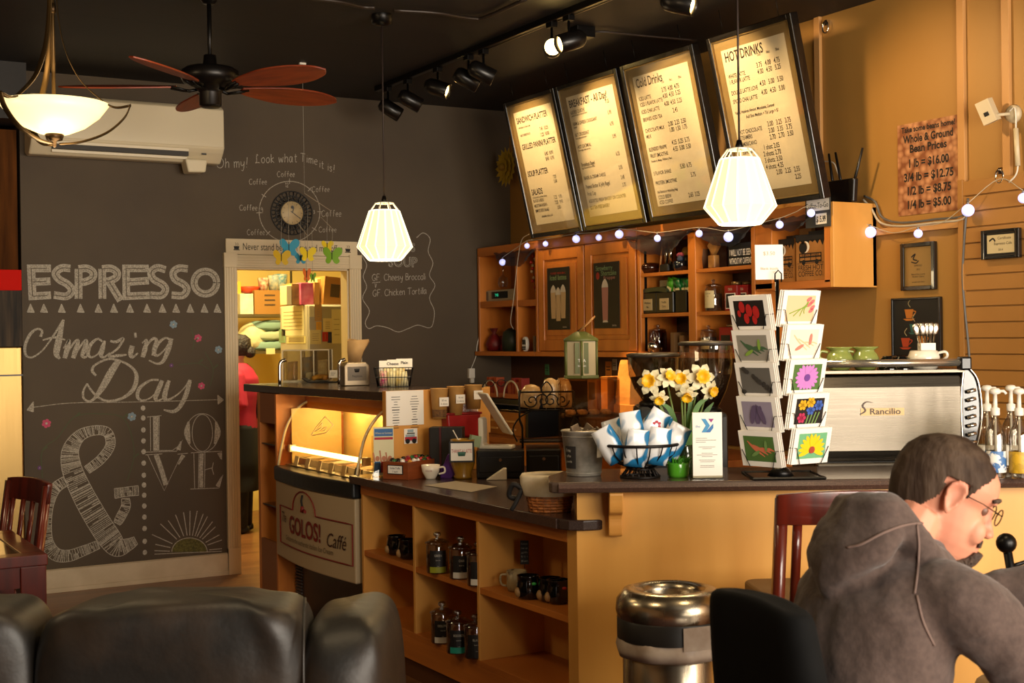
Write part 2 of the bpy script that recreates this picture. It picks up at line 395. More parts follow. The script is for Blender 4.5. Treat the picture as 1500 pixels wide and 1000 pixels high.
# Amazing Day
m = MB()
def sc(pts, w): m.stroke([z3(*p) for p in pts], [k*PXW for k in w] if isinstance(w, list) else w*PXW, org(), AX, AZ, n=8)
sc([(238,492),(246,458),(215,447),(175,480),(147,545),(152,600),(190,612),(250,570),(310,490),(370,395)], [4,3,3,4,4,3,2.5,2,2.5,3])
sc([(372,392),(358,450),(342,525),(330,590),(350,622)], [3,6,9,8,3])
sc([(250,512),(320,496),(382,510)], [2,3,2])
sc([(372,560),(405,510),(395,560),(378,618)], [2,3,7,6]); sc([(382,605),(435,525),(458,515),(445,565),(428,618)], [2,3,4,7,6]); sc([(435,605),(485,528),(507,515),(495,565),(482,602),(500,612),(522,590)], [2,3,4,7,5,3,2])
sc([(600,520),(570,505),(530,540),(515,590),(535,612),(575,590),(610,520)], [3,3,5,5,3,2,2]); sc([(614,515),(600,560),(592,600),(610,612),(645,585)], [3,7,6,3,2])
sc([(645,517),(680,522),(722,503),(690,560),(635,605),(690,603),(742,598)], [3,4,4,3,3,4,2])
sc([(775,545),(765,590),(775,612),(808,588)], [7,7,4,2]); sc([(786,484),(800,482)], 7)
sc([(832,530),(858,510),(850,560),(835,612)], [2,3,7,6]); sc([(836,600),(866,535),(898,503),(916,515),(906,560),(897,603)], [2,3,4,5,7,5])
sc([(1000,510),(965,500),(920,540),(905,590),(928,600),(970,560),(1004,502)], [3,3,5,5,3,2,3]); sc([(1004,502),(985,570),(955,635),(920,650),(872,630)], [6,7,5,3,2])
sc([(562,720),(540,690),(560,655),(640,622),(720,640),(780,680),(800,730),(780,800),(720,850),(640,868),(580,850),(530,800),(510,765)], [3,4,3,3,3,4,6,6,4,3,3,3,2])
sc([(510,765),(487,815),(492,855),(525,870),(560,845),(605,780),(650,700),(695,630)], [2,3,3,3,5,9,10,8])
sc([(930,745),(880,748),(820,790),(805,840),(830,865),(880,850),(930,800),(950,748)], [3,3,5,5,3,2,2,3]); sc([(950,748),(925,810),(910,850),(928,866),(965,845)], [6,7,6,3,2])
sc([(990,748),(970,810),(965,850),(985,862),(1040,830),(1085,785),(1112,745)], [5,7,7,4,2,2,4]); sc([(1115,745),(1090,830),(1055,900),(1015,930),(958,920)], [5,7,6,5,2])
part(m, 'chalk_lettering', CHALK, 'white chalk script words Amazing Day')
m = MB()
m.stroke([z3(195,905), z3(420,880), z3(800,874), z3(1280,861)], .9*PXW, org(), AX, AZ)
for tri in (((158,922),(195,872),(195,932)), ((1275,834),(1309,862),(1277,888))):
    for i in range(3): m.stroke([z3(*tri[i]), z3(*tri[(i+1) % 3])], 1.1*PXW, org(), AX, AZ, smooth=False)
    m.flat([(z3(*p)[0], org()[1], z3(*p)[1]) for p in tri])
part(m, 'chalk_arrow', CHALK, 'long two headed chalk arrow')
m = MB()
for i, y in enumerate((70,128,198,262,325,392,463,520,580,643,708,775,850,915)):
    c = z4(838+i*.8, y)
    m.flat([(c[0]+3.3*PXW*math.cos(a*PI/5), org()[1], c[1]+3.8*PXW*math.sin(a*PI/5)) for a in range(10)])
part(m, 'chalk_dots', CHALKB, 'column of white chalk dots')
# ampersand: outlined hatched band
m = MB()
def band(pts, ws, step=1.6):
    P = cat([(z4(*p)+(w*PXW,)) for p, w in zip(pts, ws)], 24); E1, E2 = [], []; acc = 9
    for i, p in enumerate(P):
        t = P[min(i+1, len(P)-1)]-P[max(i-1, 0)]; t = Vector((t.x, t.y)).normalized(); n = Vector((-t.y, t.x))*p.z/2; q = Vector((p.x, p.y))
        E1.append(q+n); E2.append(q-n)
        if i: acc += (Vector((P[i].x, P[i].y))-Vector((P[i-1].x, P[i-1].y))).length/PXW
        if acc > step:
            acc = random.uniform(-.5, .4); k = random.choice((0, 0, 1))
            a, b = (q+n, q-n) if k == 0 else ((q+n, q-n*random.uniform(-.3, .6)) if random.random() < .5 else (q+n*random.uniform(-.3, .6), q-n))
            m.m(random.choice((0, 0, 1))).stroke([a, b], random.uniform(.7, 1.7)*PXW, org(), AX, AZ, smooth=False)
    m.m(1)
    for e in (E1, E2): m.stroke(e, .9*PXW, org(1), AX, AZ, smooth=False)
    for a, b in ((E1[0], E2[0]), (E1[-1], E2[-1])): m.stroke([a, b], .9*PXW, org(1), AX, AZ, smooth=False)
band([(735,600),(735,650),(700,720),(685,745)], [11,13,13,10])
band([(672,570),(740,560),(810,552)], [14,13,14])
band([(575,870),(490,905),(400,935),(325,925),(278,860),(268,760),(280,640),(320,545),(385,495)], [12,14,16,17,16,15,15,15,14])
band([(510,432),(590,370),(645,290),(630,215),(560,200),(470,230),(415,310),(415,400),(450,500),(510,620),(580,740),(640,830),(690,885),(750,870),(795,845)], [12,13,13,13,13,16,22,26,28,30,31,31,26,18,12])
part(m, 'chalk_ampersand', [CHALK, CHALKB], 'large hatched chalk ampersand')
# LOVE
m = MB()
def ln(pts, w=.9, smooth=False): m.stroke([z4(*p) for p in pts], w*PXW, org(1), AX, AZ, smooth=smooth)
def el(cx, cy, rx, ry, w=.9): m.stroke([z4(cx+rx*math.cos(a*PI/16), cy+ry*math.sin(a*PI/16)) for a in range(33)], w*PXW, org(1), AX, AZ, smooth=False)
def hatch(pts, w=6):
    m.stroke([z4(*p) for p in pts], [k*PXW for k in w] if isinstance(w, list) else w*PXW, org(), AX, AZ)
m.m(0); hatch([(915,118),(912,220),(915,320)], 7); hatch([(1105,150),(1096,215),(1110,280)], [3,9,3]); hatch([(1265,150),(1275,215),(1258,280)], [3,9,3]); hatch([(915,345),(945,430),(972,520)], 7); hatch([(1182,335),(1178,440),(1180,535)], 6); hatch([(1075,345),(1045,400)], [6,2]); hatch([(1060,265),(1045,315)], [2,7]); hatch([(1285,330),(1296,368)], [7,2]); hatch([(1300,470),(1275,530)], [2,7])
m.m(1)
for q in ([(862,122),(945,114)],[(880,120),(882,320)],[(898,120),(900,320)],[(932,118),(930,318)],[(852,328),(1035,322),(1070,255),(1045,292),(1010,318),(930,318)],[(852,344),(950,338)],[(865,344),(962,553),(1062,345)],[(905,344),(978,520)],[(1040,340),(1100,334)],[(1118,332),(1300,322),(1298,372)],[(1135,335),(1140,540)],[(1165,335),(1162,540)],[(1200,330),(1198,535)],[(1198,432),(1242,420)],[(1250,388),(1242,425),(1252,460)],[(1114,544),(1282,538),(1306,460)]): ln(q)
el(1185, 215, 97, 113); el(1185, 215, 60, 108)
part(m, 'chalk_lettering', [CHALK, CHALKB], 'white chalk serif word LOVE on two lines')
# sunburst
m = MB(); m.m(0)
arc = [z4(1110+104*math.cos(a*PI/16), 912-82*math.sin(a*PI/16)) for a in range(17)]
m.flat([(p[0], org()[1], p[1]) for p in arc]); m.m(1); m.stroke(arc, 1*PXW, org(1), AX, AZ, smooth=False); m.stroke([z4(905,925), z4(1300,908)], .9*PXW, org(1), AX, AZ, smooth=False)
for x, y in ((890,810),(940,748),(985,728),(1028,695),(1075,680),(1113,672),(1155,672),(1190,690),(1215,705),(1245,735),(1262,765),(1285,812),(1300,842),(1300,893),(910,868),(905,905)):
    d = Vector((x-1110, (y-912)*1.25)); d.normalize(); m.stroke([z4(1110+d.x*116, 912+d.y*96), z4(x, y)], 1.2*PXW, org(), AX, AZ, smooth=False)
part(m, 'chalk_sunburst', [OLIVE, CHALKB], 'chalk half sun with olive centre and white rays')
# flowers and vines
m = MB()
for x, y, c, r in ((290,495,0,6),(295,565,0,5.5),(68,620,0,6.5),(254,475,1,6),(320,512,1,6),(193,610,1,6.5),(251,535,2,3),(58,685,2,3)):
    m.m(c); p = wp(x, y)
    for k in range(6):
        a = k*PI/3+.3; q = (p[0]+math.cos(a)*r*.6*PXW, p[1]+math.sin(a)*r*.6*PXW)
        m.flat([(q[0]+math.cos(b*PI/4)*r*.38*PXW, org()[1], q[1]+math.sin(b*PI/4)*r*.38*PXW) for b in range(8)])
    m.m(3); m.flat([(p[0]+math.cos(b*PI/4)*r*.25*PXW, org(1)[1], p[1]+math.sin(b*PI/4)*r*.25*PXW) for b in range(8)])
m.m(4)
for pts in ([(62,700),(62,660),(85,640),(110,610),(150,606),(180,612),(193,640),(196,670),(186,705)], [(262,534),(290,532),(305,540)], [(282,512),(284,500),(280,480)], [(300,515),(312,540),(308,565)]):
    m.stroke([wp(*p) for p in pts], 1.2*PXW, org(), AX, AZ)
    for p in pts[1::2]: m.stroke([wp(p[0], p[1]), wp(p[0]+7, p[1]-6)], [1*PXW, 3*PXW], org(), AX, AZ, smooth=False)
part(m, 'chalk_flowers', [PINK, BLUEC, PURP, CHALKB, VINE], 'small pink and blue chalk flowers on faint vines')
# stroke alphabet for the handwriting (x, y on a 0..8 grid, x-height 5, capitals 8)
HW = {'O':[[(3,8),(1,7),(0,4),(1,1),(3,0),(5,1),(6,4),(5,7),(3,8),(2,7.4)]],'h':[[(0,8),(.2,4),(0,0)],[(0,3),(1.5,5),(2.7,4),(2.8,0)]],'m':[[(0,5),(.2,0)],[(.2,3.5),(1.3,5),(2,4),(2,0)],[(2,3.5),(3.2,5),(4,4),(4.1,0)]],'y':[[(0,5),(.3,2),(1.5,1.6),(2.6,3)],[(2.8,5),(2.6,1),(1.8,-2.6),(.4,-2.2)]],'!':[[(1,8.4),(.6,2.4)],[(.5,.5),(.5,0)]],'L':[[(2.4,7),(1.6,8.2),(1,6),(1.2,2),(.2,.2),(2,.6),(4.2,.2)]],
'o':[[(1.6,5),(.3,4),(0,2.2),(.8,.2),(2.2,.3),(3,2.4),(2.4,4.6),(1.6,5)]],'k':[[(0,8),(.1,0)],[(2.4,5),(.3,2.6),(2.8,0)]],'w':[[(0,5),(.7,0),(2,4),(3,0),(4,5)]],'a':[[(2.6,4.6),(1,5),(0,2.4),(.8,.1),(2,.8),(2.7,4.6)],[(2.7,5),(2.7,1),(3.3,0)]],'t':[[(1,7.4),(.9,1),(1.6,0),(2.2,.4)],[(0,5),(2.2,5.2)]],'T':[[(0,7.6),(2,8.2),(4.6,8)],[(2.4,8),(2.2,0)]],'i':[[(.4,5),(.4,0)],[(.5,6.6),(.5,7)]],'e':[[(.2,2.6),(2.6,3),(2,4.9),(.8,4.6),(0,2.4),(.8,.2),(2.6,.5)]],'s':[[(2.4,4.5),(1,5),(.3,3.8),(2.1,1.8),(1.6,.1),(0,.4)]],
'C':[[(4.2,6.6),(2.6,8),(.6,6.4),(0,3.6),(1,.6),(2.8,0),(4.4,1.2)]],'f':[[(2.6,7.4),(1.6,8),(1.1,6),(1,0)],[(0,4.4),(2.2,4.6)]],'G':[[(4.2,6.8),(2.6,8),(.5,6),(0,3),(1.4,.2),(3.6,.4),(4.2,3)],[(2.4,3),(4.6,3.1)]],'F':[[(.2,0),(.3,7.8),(3.6,8)],[(.3,4.2),(2.8,4.4)]],'.':[[(.2,.2),(.6,.3)]],'r':[[(0,5),(.1,0)],[(.1,3),(1.2,4.8),(2.2,4.6)]],'B':[[(.2,0),(.2,8)],[(.2,8),(2.6,7.6),(2.4,4.8),(.4,4.2),(3,3.6),(3.2,.8),(.2,0)]],'c':[[(2.4,4.2),(1.2,5),(.1,2.8),(.8,.2),(2.5,.6)]],'l':[[(.2,8),(.2,0)]],'n':[[(0,5),(.1,0)],[(.1,3.4),(1.5,5),(2.6,4),(2.6,0)]],'1':[[(0,6.4),(1,8),(1,0)]],'2':[[(0,6.4),(1.4,8),(2.8,6.6),(2,3.6),(0,.2),(3.2,.2)]],'3':[[(0,7.2),(1.8,8),(2.4,6),(1,4.4),(2.8,3),(2,.2),(0,.6)]],'9':[[(2.6,7),(1,8),(.2,6),(1.2,4.4),(2.6,6.4),(2.5,0)]],'V':[[(0,8),(1.4,0),(3.2,8)]],"'":[[(.4,8),(.2,6.6)]],'-':[[(0,3.4),(3,3.4)]],'N':[[(0,0),(.2,8),(3.6,0),(3.8,8)]]}
def hand(m, s, px, py, h, w=1.0, slope=0, Y=None, sp=1.5):
    """write s with its baseline starting at photo position px, py; h = capital height in px"""
    x = 0; sc_ = h/8
    for ch in s:
        if ch == ' ': x += 3; continue
        g = HW[ch]; mx = max(p[0] for st in g for p in st)
        for st in g:
            pts = []
            for a, b in st:
                dx = (x+a)*sc_; pts.append(wp(px+dx, py-b*sc_+slope*dx))
            m.stroke(pts, w*PXW, org(), AX, AZ, n=4)
        x += mx+sp
m = MB()
hand(m, 'Oh my!', 317, 246, 14, .9, -.02); hand(m, 'Look what', 374, 239, 12.5, .9, -.03); hand(m, 'Time', 440, 236, 12, .9, .22); hand(m, 'it is!', 468, 245, 11, .9, .36)
part(m, 'chalk_lettering', CHALKB, 'chalk handwriting Oh my! Look what Time it is!')
m = MB(); cx, cy, rr = 424, 310, 44.5
m.stroke([wp(cx+rr*math.cos(a*PI/32), cy+rr*math.sin(a*PI/32)) for a in range(65)], 1.1*PXW, org(), AX, AZ, smooth=False)
for a in (90, 48, 0, 148, 135+90, -35, 180+2): 
    c, s_ = math.cos(R(a)), math.sin(R(a)); m.stroke([wp(cx+c*(rr-4), cy-s_*(rr-4)), wp(cx+c*(rr+4), cy-s_*(rr+4))], 1*PXW, org(), AX, AZ, smooth=False)
for x, y, h in ((406,259,8),(365,270,8),(457,281,8),(351,308,8),(471,317,9),(467,340,8),(362,344,8)): hand(m, 'Coffee', x, y, h, .8)
hand(m, '12', 418, 274, 6, .7); hand(m, '3', 459, 313, 5, .7); hand(m, '9', 382, 312, 8, .7)
part(m, 'chalk_clock_dial', CHALK, 'chalk circle and the word Coffee repeated around the wall clock')
# soup board
m = MB()
pts = [(610,348),(620,341),(630,350),(627,368),(634,385),(629,403),(637,418),(629,436),(636,455),(634,474),(628,480),(612,476),(598,481),(583,486),(568,480),(552,477),(540,481),(535,472),(541,455),(531,437),(537,420),(532,405),(537,388),(530,372),(535,352)]
m.stroke([wp(*p) for p in cat(pts, 5)], 1.1*PXW, org(), AX, AZ, smooth=False)
hand(m, 'GF. Cheesy Broccoli', 545, 411, 9.5, .8, -.02, sp=1.0); hand(m, 'V', 549, 421, 6, .7); hand(m, 'GF. Chicken Tortilla', 546, 434, 9.5, .8, -.05, sp=1.0)
m.stroke([wp(545,414), wp(557,413)], .8*PXW, org(), AX, AZ, smooth=False)
o_ = wp(601, 368); m.text("S", (o_[0], org()[1], o_[1]), AX, AZ, .085, bold=.03); o_ = wp(569, 390); m.text("SOUP", (o_[0], org()[1], o_[1]), AX, AZ, .10, bold=.03, width=.235)
m.m(1); o_ = wp(601, 368); m.text("S", (o_[0], org(1)[1], o_[1]), AX, AZ, .085); o_ = wp(569, 390); m.text("SOUP", (o_[0]+.004, org(1)[1], o_[1]), AX, AZ, .10, width=.228)
part(m, 'chalk_lettering', [CHALKB, mat('chalk_dim', '5d564b', .9)], 'chalk soup list inside a wavy chalk frame')
# ------------------------------------------------------------------ lower counter with open shelves
XF = 2.70
t = thing('shelf_counter', 'honey wood counter base with open shelf cubbies facing the room', 'counter', (0, 0, 0))
m = MB()
m.box(XF+.03, 4.20, 0, 3.30, 6.17, .12); m.build('kick_base', mat('dark_wood_kick', '5a3216', .5), t)
m = MB().box(3.02, 4.19, .12, 3.6, 6.17, .874); m.build('back_panel', MAPLE, t)
m = MB().box(XF, 4.165, .10, XF+.33, 4.235, .874); m.build('end_post', MAPLE, t, bevel=.003)
for y in (4.93, 5.546, 6.13):
    m = MB().box(XF+.002, y, .23, 3.02, y+.022, .874); m.build('divider', MAPLE, t, bevel=.0015)
m = MB().box(XF, 4.235, .10, XF+.022, 6.155, .205).box(XF, 4.2, .205, 3.02, 6.155, .232); m.build('bottom_shelf', WOODX, t, bevel=.002)
for a, b in ((4.235, 4.93), (4.952, 5.546), (5.568, 6.13)):
    m = MB().box(XF+.004, a, .515, 3.02, b, .541); m.build('middle_shelf', WOODX, t, bevel=.0015)
m = MB().box(XF, 4.235, .82, XF+.022, 6.155, .874); m.build('top_rail', WOODX, t, bevel=.002)
ws = MB()
pl = [(2.66, 6.19), (2.66, 4.22), (2.672, 4.175), (2.71, 4.135), (2.76, 4.12), (2.83, 4.11), (3.78, 4.11), (3.78, 5.3), (3.62, 5.3), (3.62, 6.19)]
ws.prism(pl, .04, (0, 0, .874), (1, 0, 0), (0, 1, 0))
o = ws.build('counter_worktop', LAMIN, bevel=.006, seg=3); tag(o, 'dark laminate worktop over the open shelf counter', 'worktop')
m = MB().box(2.655, 4.24, .876, 2.662, 6.19, .912); m.build('edge_band', LAMED, o)

# ------------------------------------------------------------------ raised counter, its worktop and the gelato case
t = thing('raised_counter', 'raised honey wood counter behind the gelato case', 'counter')
m = MB().box(3.12, 6.14, 0, 3.16, 7.62, 1.285); m.build('back_panel', mat('pale_case_back', 'dcc07c', .5), t)
m = MB().box(XF, 7.63, 0, 3.30, 7.67, 1.284).box(XF, 7.35, 0, 3.12, 7.375, 1.284).box(2.98, 7.375, 0, 3.0, 7.63, 1.284); m.build('side_pillar', WOOD, t, bevel=.002)
for z0, z1 in ((1.11, 1.284), (.10, .42)): MB().box(XF+.001, 7.36, z0, XF+.02, 7.665, z1).build('fascia', mat('dark_wood_fascia', '8a5228', .45), t, bevel=.002)  # pillar bands in a darker, brownish wood
for z in (.62, .98):
    m = MB().box(XF+.01, 7.376, z, 2.98, 7.63, z+.008); m.build('glass_shelf', mat('smoky_glass_edge', '241c14', .1, spec=.8), t)
m = EPX = at_y(565, 600, 6.06).x; EPR = at_y(716, 600, 6.06).x
m = MB().box(EPX, 6.06, .914, EPR, 6.10, 1.335); m.build('end_panel', MAPLE, t, bevel=.002)
m = MB().box(2.88, 6.14, 1.20, 2.90, 7.35, 1.285); m.build('top_rail', WOODX, t)
m = MB(); front = [(EPX+.005-(EPX-2.70)*k/10-.025*math.sin(PI*k/10), 6.105+k*.183) for k in range(11)]
m.prism([(3.34, 7.94), (3.34, 6.105)]+[(a, b) for a, b in front], .045, (0, 0, 1.285), (1, 0, 0), (0, 1, 0))
o = m.build('raised_worktop', LAMIN, bevel=.005, seg=2); tag(o, 'dark raised worktop carrying the clear box and wire basket', 'worktop')

t = thing('gelato_case', 'curved glass gelato display case with cream front panel and red bordered sign', 'display case')
CASE = mat('case_cream_panel', 'b59f7c', .45); BUMP = mat('case_dark_band', '1c2022', .35)
Y0, Y1 = 6.20, 7.335
def fx(y, d=0): u = (y-Y0)/(Y1-Y0); return 2.675-.045*math.sin(PI*u)+d
ys = [Y0+(Y1-Y0)*k/16 for k in range(17)]
def curved(z0, z1, d0, d1):
    mm = MB(); mm.prism([(fx(y, d0), y) for y in ys]+[(d1, Y1), (d1, Y0)], z1-z0, (0, 0, z0), (1, 0, 0), (0, 1, 0)); return mm
curved(.36, .79, .012, 2.95).build('front_panel', CASE, t, bevel=.008)
curved(.79, .875, 0, 3.0).build('bumper_band', BUMP, t, bevel=.012, seg=3)
m = MB().box(2.80, Y0+.01, .02, 3.1, Y1-.01, .36); m.build('black_base', mat('case_black_base', '0e0c0b', .3), t)
m = MB()
for k in range(14): m.box(2.79, Y1-.11, .10+k*.018, 2.80, Y1-.02, .108+k*.018)
m.build('vent_grille', mat('vent_grey', '4a4440', .5), t)
gp = cat([(2.70, .875), (2.725, 1.0), (2.765, 1.12), (2.85, 1.22), (2.97, 1.255), (3.10, 1.262)], 5)
def glasswall():
    mm = MB(); mm.sm = True
    L = [[mm.v((p[0]-.02*math.sin(PI*(y-Y0)/(Y1-Y0))*(1 if p[1] < 1.1 else .4), y, p[1])) for p in gp] for y in ys]
    for a, b in zip(L, L[1:]):
        for i in range(len(gp)-1): mm.f([a[i], b[i], b[i+1], a[i+1]])
    return mm
glasswall().build('curved_glass', glass('case_glass', 'fff2d8', .95, .02, .03, .12), t, solid=.005)
for y in (Y0+.012, Y1-.012):
    m = MB(); m.tube([(p[0], y, p[1]) for p in gp], .008, 6); m.build('glass_trim', mat('pale_trim', 'd8c9a4', .35), t)
    m = MB().prism([(p[0], p[1]) for p in gp]+[(3.10, .875)], .004, (0, y, 0), (1, 0, 0), (0, 0, 1)); m.build('side_glass', glass('case_glass2', 'fff2d8', .95, .02, .03, .2), t)
m = MB().box(3.08, Y0+.02, 1.24, 3.12, Y1-.02, 1.275); m.build('top_rail', mat('pale_trim', 'd8c9a4', .35), t, bevel=.004)
m = MB().cyl((2.775, Y0+.06, .972), (2.775, Y1-.05, .972), .014); m.build('light_tube', mat('case_tube', 'fff3cf', .5, emit=7, ecol='ffe6a8'), t)
for y in (Y0+.05, Y1-.04): MB().cbox((2.775, y, .972), (.04, .03, .04)).build('tube_holder', WHITE, t)
MB().box(2.78, Y1-.024, .885, 3.09, Y1-.018, 1.20).build('end_liner', mat('pale_case_back', 'dcc07c', .5), t)
MB().box(2.74, Y0+.02, .872, 3.10, Y1-.02, .882).build('tray_deck', brushed('tray_steel', 'a89f8c', .35), t)
# scoop drawing stuck on the glass: a pale outlined cone shape
m = MB(); c = at_x(486, 621, 2.775)
SC = glass('frosted_print', 'fff0c0', .95, .02); PALE = mat('pale_print', 'e8d9ae', .7)
def gx(px, py): p = at_x(px, py, 2.765); return (p.x-.05, p.y, p.z)
for loop in (((468,637),(476,624),(489,609),(501,622),(490,633),(472,637)), ((474,631),(481,622),(485,618),(484,625)), ((480,631),(488,625),(492,624),(488,630))):
    q = [gx(*p) for p in loop]; m.tube(q, .0022, 5, closed=True)
m.build('window_print', PALE, t)
# sign printed on the front panel
REDP = mat('sign_red', '7a1c14', .6); SIGNC = mat('sign_cream', 'b8a47c', .6)
def sg(u, v, k=0):      # u: 0..1 from left (far) to right (near); v up in metres
    y = 7.22-u*1.0; return (fx(y)+.0095-.001*k, y, .575+v)
m = MB()
prof = [(.0, -.125), (1, -.125), (1, .085), (.63, .085)]+[(.43+.17*math.cos(a*PI/10), .085+.115*math.sin(a*PI/10)) for a in range(0, 11)]+[(.23, .085), (0, .085)]
prof2 = []
for a, b in zip(prof, prof[1:]+prof[:1]):
    n = max(1, int(abs(b[0]-a[0])/.06))
    for k in range(n): prof2.append((a[0]+(b[0]-a[0])*k/n, a[1]+(b[1]-a[1])*k/n))
m.tube([sg(u, v, 1) for u, v in prof2], .0042, 4, closed=True, smooth=False)
def sgtext(s, u0, v0, size, width, bold=0, shear=0):
    vv, ff, W0 = glyphs(s, bold, shear)
    vs = [m.v(sg(u0+p[0]*width/W0, v0+p[1]*size, 2)) for p in vv]
    for q in ff: m.f([vs[i] for i in q])
sgtext('GOLOS!', .19, -.045, .135, .47, .02); m.m(1)
sgtext('Caffé', .72, -.055, .105, .22, 0, .3); sgtext('The', .03, .0, .08, .10, 0, .3); m.m(2)
sgtext('Gelateria the authentic Italian Ice Cream', .12, -.095, .04, .68, 0, .2)
m.m(3); m.tube([sg(.41, .10, 2), sg(.42, .125, 2), sg(.41, .15, 2), sg(.425, .18, 2)], .006, 4); m.m(0).tube([sg(.42, .09, 2), sg(.43, .12, 2)], .012, 4).tube([sg(.45, .10, 2), sg(.47, .095, 2)], .01, 4)
m.build('sign_print', [REDP, mat('sign_brown', '40261a', .6), mat('sign_grey', '6a5a42', .6), INK], t, keepnormals=True)
# tubs and flavour tags
gel = ['d8c79a', 'c9a56a', 'e8dcc0', 'b98a52', 'd9b98a', 'efe0b4']
for i in range(6):
    y = 7.22-i*.19
    tt = thing('gelato_tub', 'steel gelato tub in the curved glass case, %s from its far end' % ['first', 'second', 'third', 'fourth', 'fifth', 'sixth'][i], 'tub', (2.93, y, .883), 0, 'gelato tubs in the glass case')
    MB().box(-.13, -.08, 0, .13, -.07, .035).box(-.13, .07, 0, .13, .08, .035).box(-.13, -.07, 0, -.12, .07, .035).box(.12, -.07, 0, .13, .07, .035).box(-.12, -.07, 0, .12, .07, .008).build('pan', STEEL, tt)
    mm = MB(); random.seed(i); mm.lathe([(.0, .045), (.05, .042), (.09, .034), (.115, .022), (.118, .009)], (0, 0, 0), 14, 1, .58, .05, 5); mm.build('gelato', mat('gelato_%s' % gel[i], gel[i], .6, bump=.5, scale=40), tt)
for i, px in enumerate((442, 462, 484, 503, 519, 531)):
    y = 7.14-i*.17
    tt = tag(MB().prism([(-.028, 0), (.028, 0), (.028, .055), (-.028, .055)], .004, (0, 0, 0), (0, -1, 0), (.25, 0, .97)).box(0, -.028, 0, .022, .028, .003).m(1).prism([(-.02, .012), (.02, .012), (.02, .03), (-.02, .03)], .001, (-.0008, 0, 0), (0, -1, 0), (.25, 0, .97)).build('flavor_tag', [PAPER if i != 5 else BLACK, INK]), ('black card tag on the gelato tray nearest the open shelves' if i == 5 else 'small white flavor tag on the gelato tray, %s from its far end' % ['first', 'second', 'third', 'fourth', 'fifth'][i]), 'tag', 'flavor tags in the gelato case')
    tt.location = (2.735, y, .883)
for y in (6.4, 6.75, 7.1): lamp('POINT', 'case_light', (3.0, y, 1.18), 2.6, (1, .82, .46), shadow_soft_size=.02)

# ------------------------------------------------------------------ bar
BO = Vector((2.702, 4.165, 0)); BR_ = R(-31.0)
def bw(x, y, z): return BO+Matrix.Rotation(BR_, 3, 'Z') @ Vector((x, y, z))
t = thing('bar_counter', 'tall maple front bar panel with a scrolled corbel under the speckled top', 'bar', BO, BR_)
MB().box(0, 0, 0, 2.72, .05, 1.027).build('front_panel', mat('maple_bar_panel', 'e0a650', .4, col2='cf933f', scale=1.5, stretch=(3.5, 3.5, .55), lo=.3, hi=.75), t)
MB().box(0.0, .05, .0, .03, .33, 1.027).build('side_panel', MAPLE, t)
m = MB(); cp = cat([(0, 0), (-.095, 0), (-.10, -.03), (-.085, -.075), (-.055, -.095), (-.05, -.14), (-.04, -.17), (0, -.17)], 4)
m.prism([(p[0], p[1]) for p in cp], .05, (.115, 0, 1.027), (0, 1, 0), (0, 0, 1)); m.build('corbel', MAPLE, t, bevel=.003)
m = MB(); pl = [(-.10+.03, -.125), (2.75, -.125), (2.75, .36), (-.02, .36), (-.105, .12), (-.105, -.09), (-.095, -.115)]
m.prism(pl, .04, BO+Vector((0, 0, 1.027)), Matrix.Rotation(BR_, 3, 'Z') @ Vector((1, 0, 0)), Matrix.Rotation(BR_, 3, 'Z') @ Vector((0, 1, 0)))
o = m.build('bar_worktop', mat('bar_top_laminate', '4a3c33', .18, col2='5e4c40', scale=240, lo=.45, hi=.75, detail=2), bevel=.008, seg=3); tag(o, 'speckled brown bar top with rounded edge holding the card rack', 'worktop')
m = MB().cyl((0, 0, 0), (0, 0, 0.001), .001)
m.bm.clear(); A = bw(-.06, -.1265, 1.047); m.tube([bw(-.07, -.1265, 1.047), bw(2.7, -.1265, 1.047)], .0165, 6, smooth=False); m.build('edge_band', LAMED, o)
# staff counter behind the bar carries the espresso machine
t = thing('staff_counter', 'low staff counter hidden behind the bar under the espresso machine', 'counter', BO, BR_)
MB().box(1.10, .37, .0, 2.18, .96, .86).build('cabinet_base', WOOD, t)
MB().box(1.08, .365, .86, 2.2, .98, .90).build('counter_slab', LAMIN, t, bevel=.004)

# ------------------------------------------------------------------ back counter under the wall cabinets
t = thing('back_counter', 'wooden back counter along the tan wall under the cabinets', 'counter')
MB().box(4.55, 5.66, 0, 5.15, 8.82, .87).build('cabinet_base', WOOD, t)
MB().box(4.52, 5.65, .87, 5.15, 8.83, .91).build('counter_slab', mat('butcher_block', 'a8622a', .35, col2='8f4f20', scale=3, stretch=(8, .5, 1)), t, bevel=.004)
struct(MB().box(5.155, 5.66, .93, 5.166, 8.85, 1.455).build('trim_backsplash', mat('dark_brown_backsplash', '4a2a14', .5)))

# ------------------------------------------------------------------ wall cabinets
CX0, CX1 = 4.86, 5.165
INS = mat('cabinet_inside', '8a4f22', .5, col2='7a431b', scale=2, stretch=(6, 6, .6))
t = thing('cubby_cabinet', 'open honey wood cubbies beside the chalkboard wall', 'cabinet')
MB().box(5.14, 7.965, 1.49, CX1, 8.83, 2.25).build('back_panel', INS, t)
for y in (8.805, 8.245, 7.965): MB().box(CX0, y, 1.49, 5.14, y+.025, 2.21).build('upright', WOOD, t, bevel=.002)
MB().box(CX0, 7.965, 2.205, CX1, 8.83, 2.27).build('top_rail', WOODX, t, bevel=.002)
MB().box(CX0-.03, 7.965, 1.46, CX1, 8.835, 1.492).build('bottom_shelf', WOODX, t, bevel=.003)
MB().box(CX0+.003, 7.99, 1.815, 5.14, 8.245, 1.86).build('shelf', WOODX, t, bevel=.002); MB().box(CX0+.003, 8.27, 1.82, 5.14, 8.805, 1.865).build('shelf', WOODX, t, bevel=.002)
t = thing('double_door_cabinet', 'two door honey wood wall cabinet with drink posters on its doors', 'cabinet')
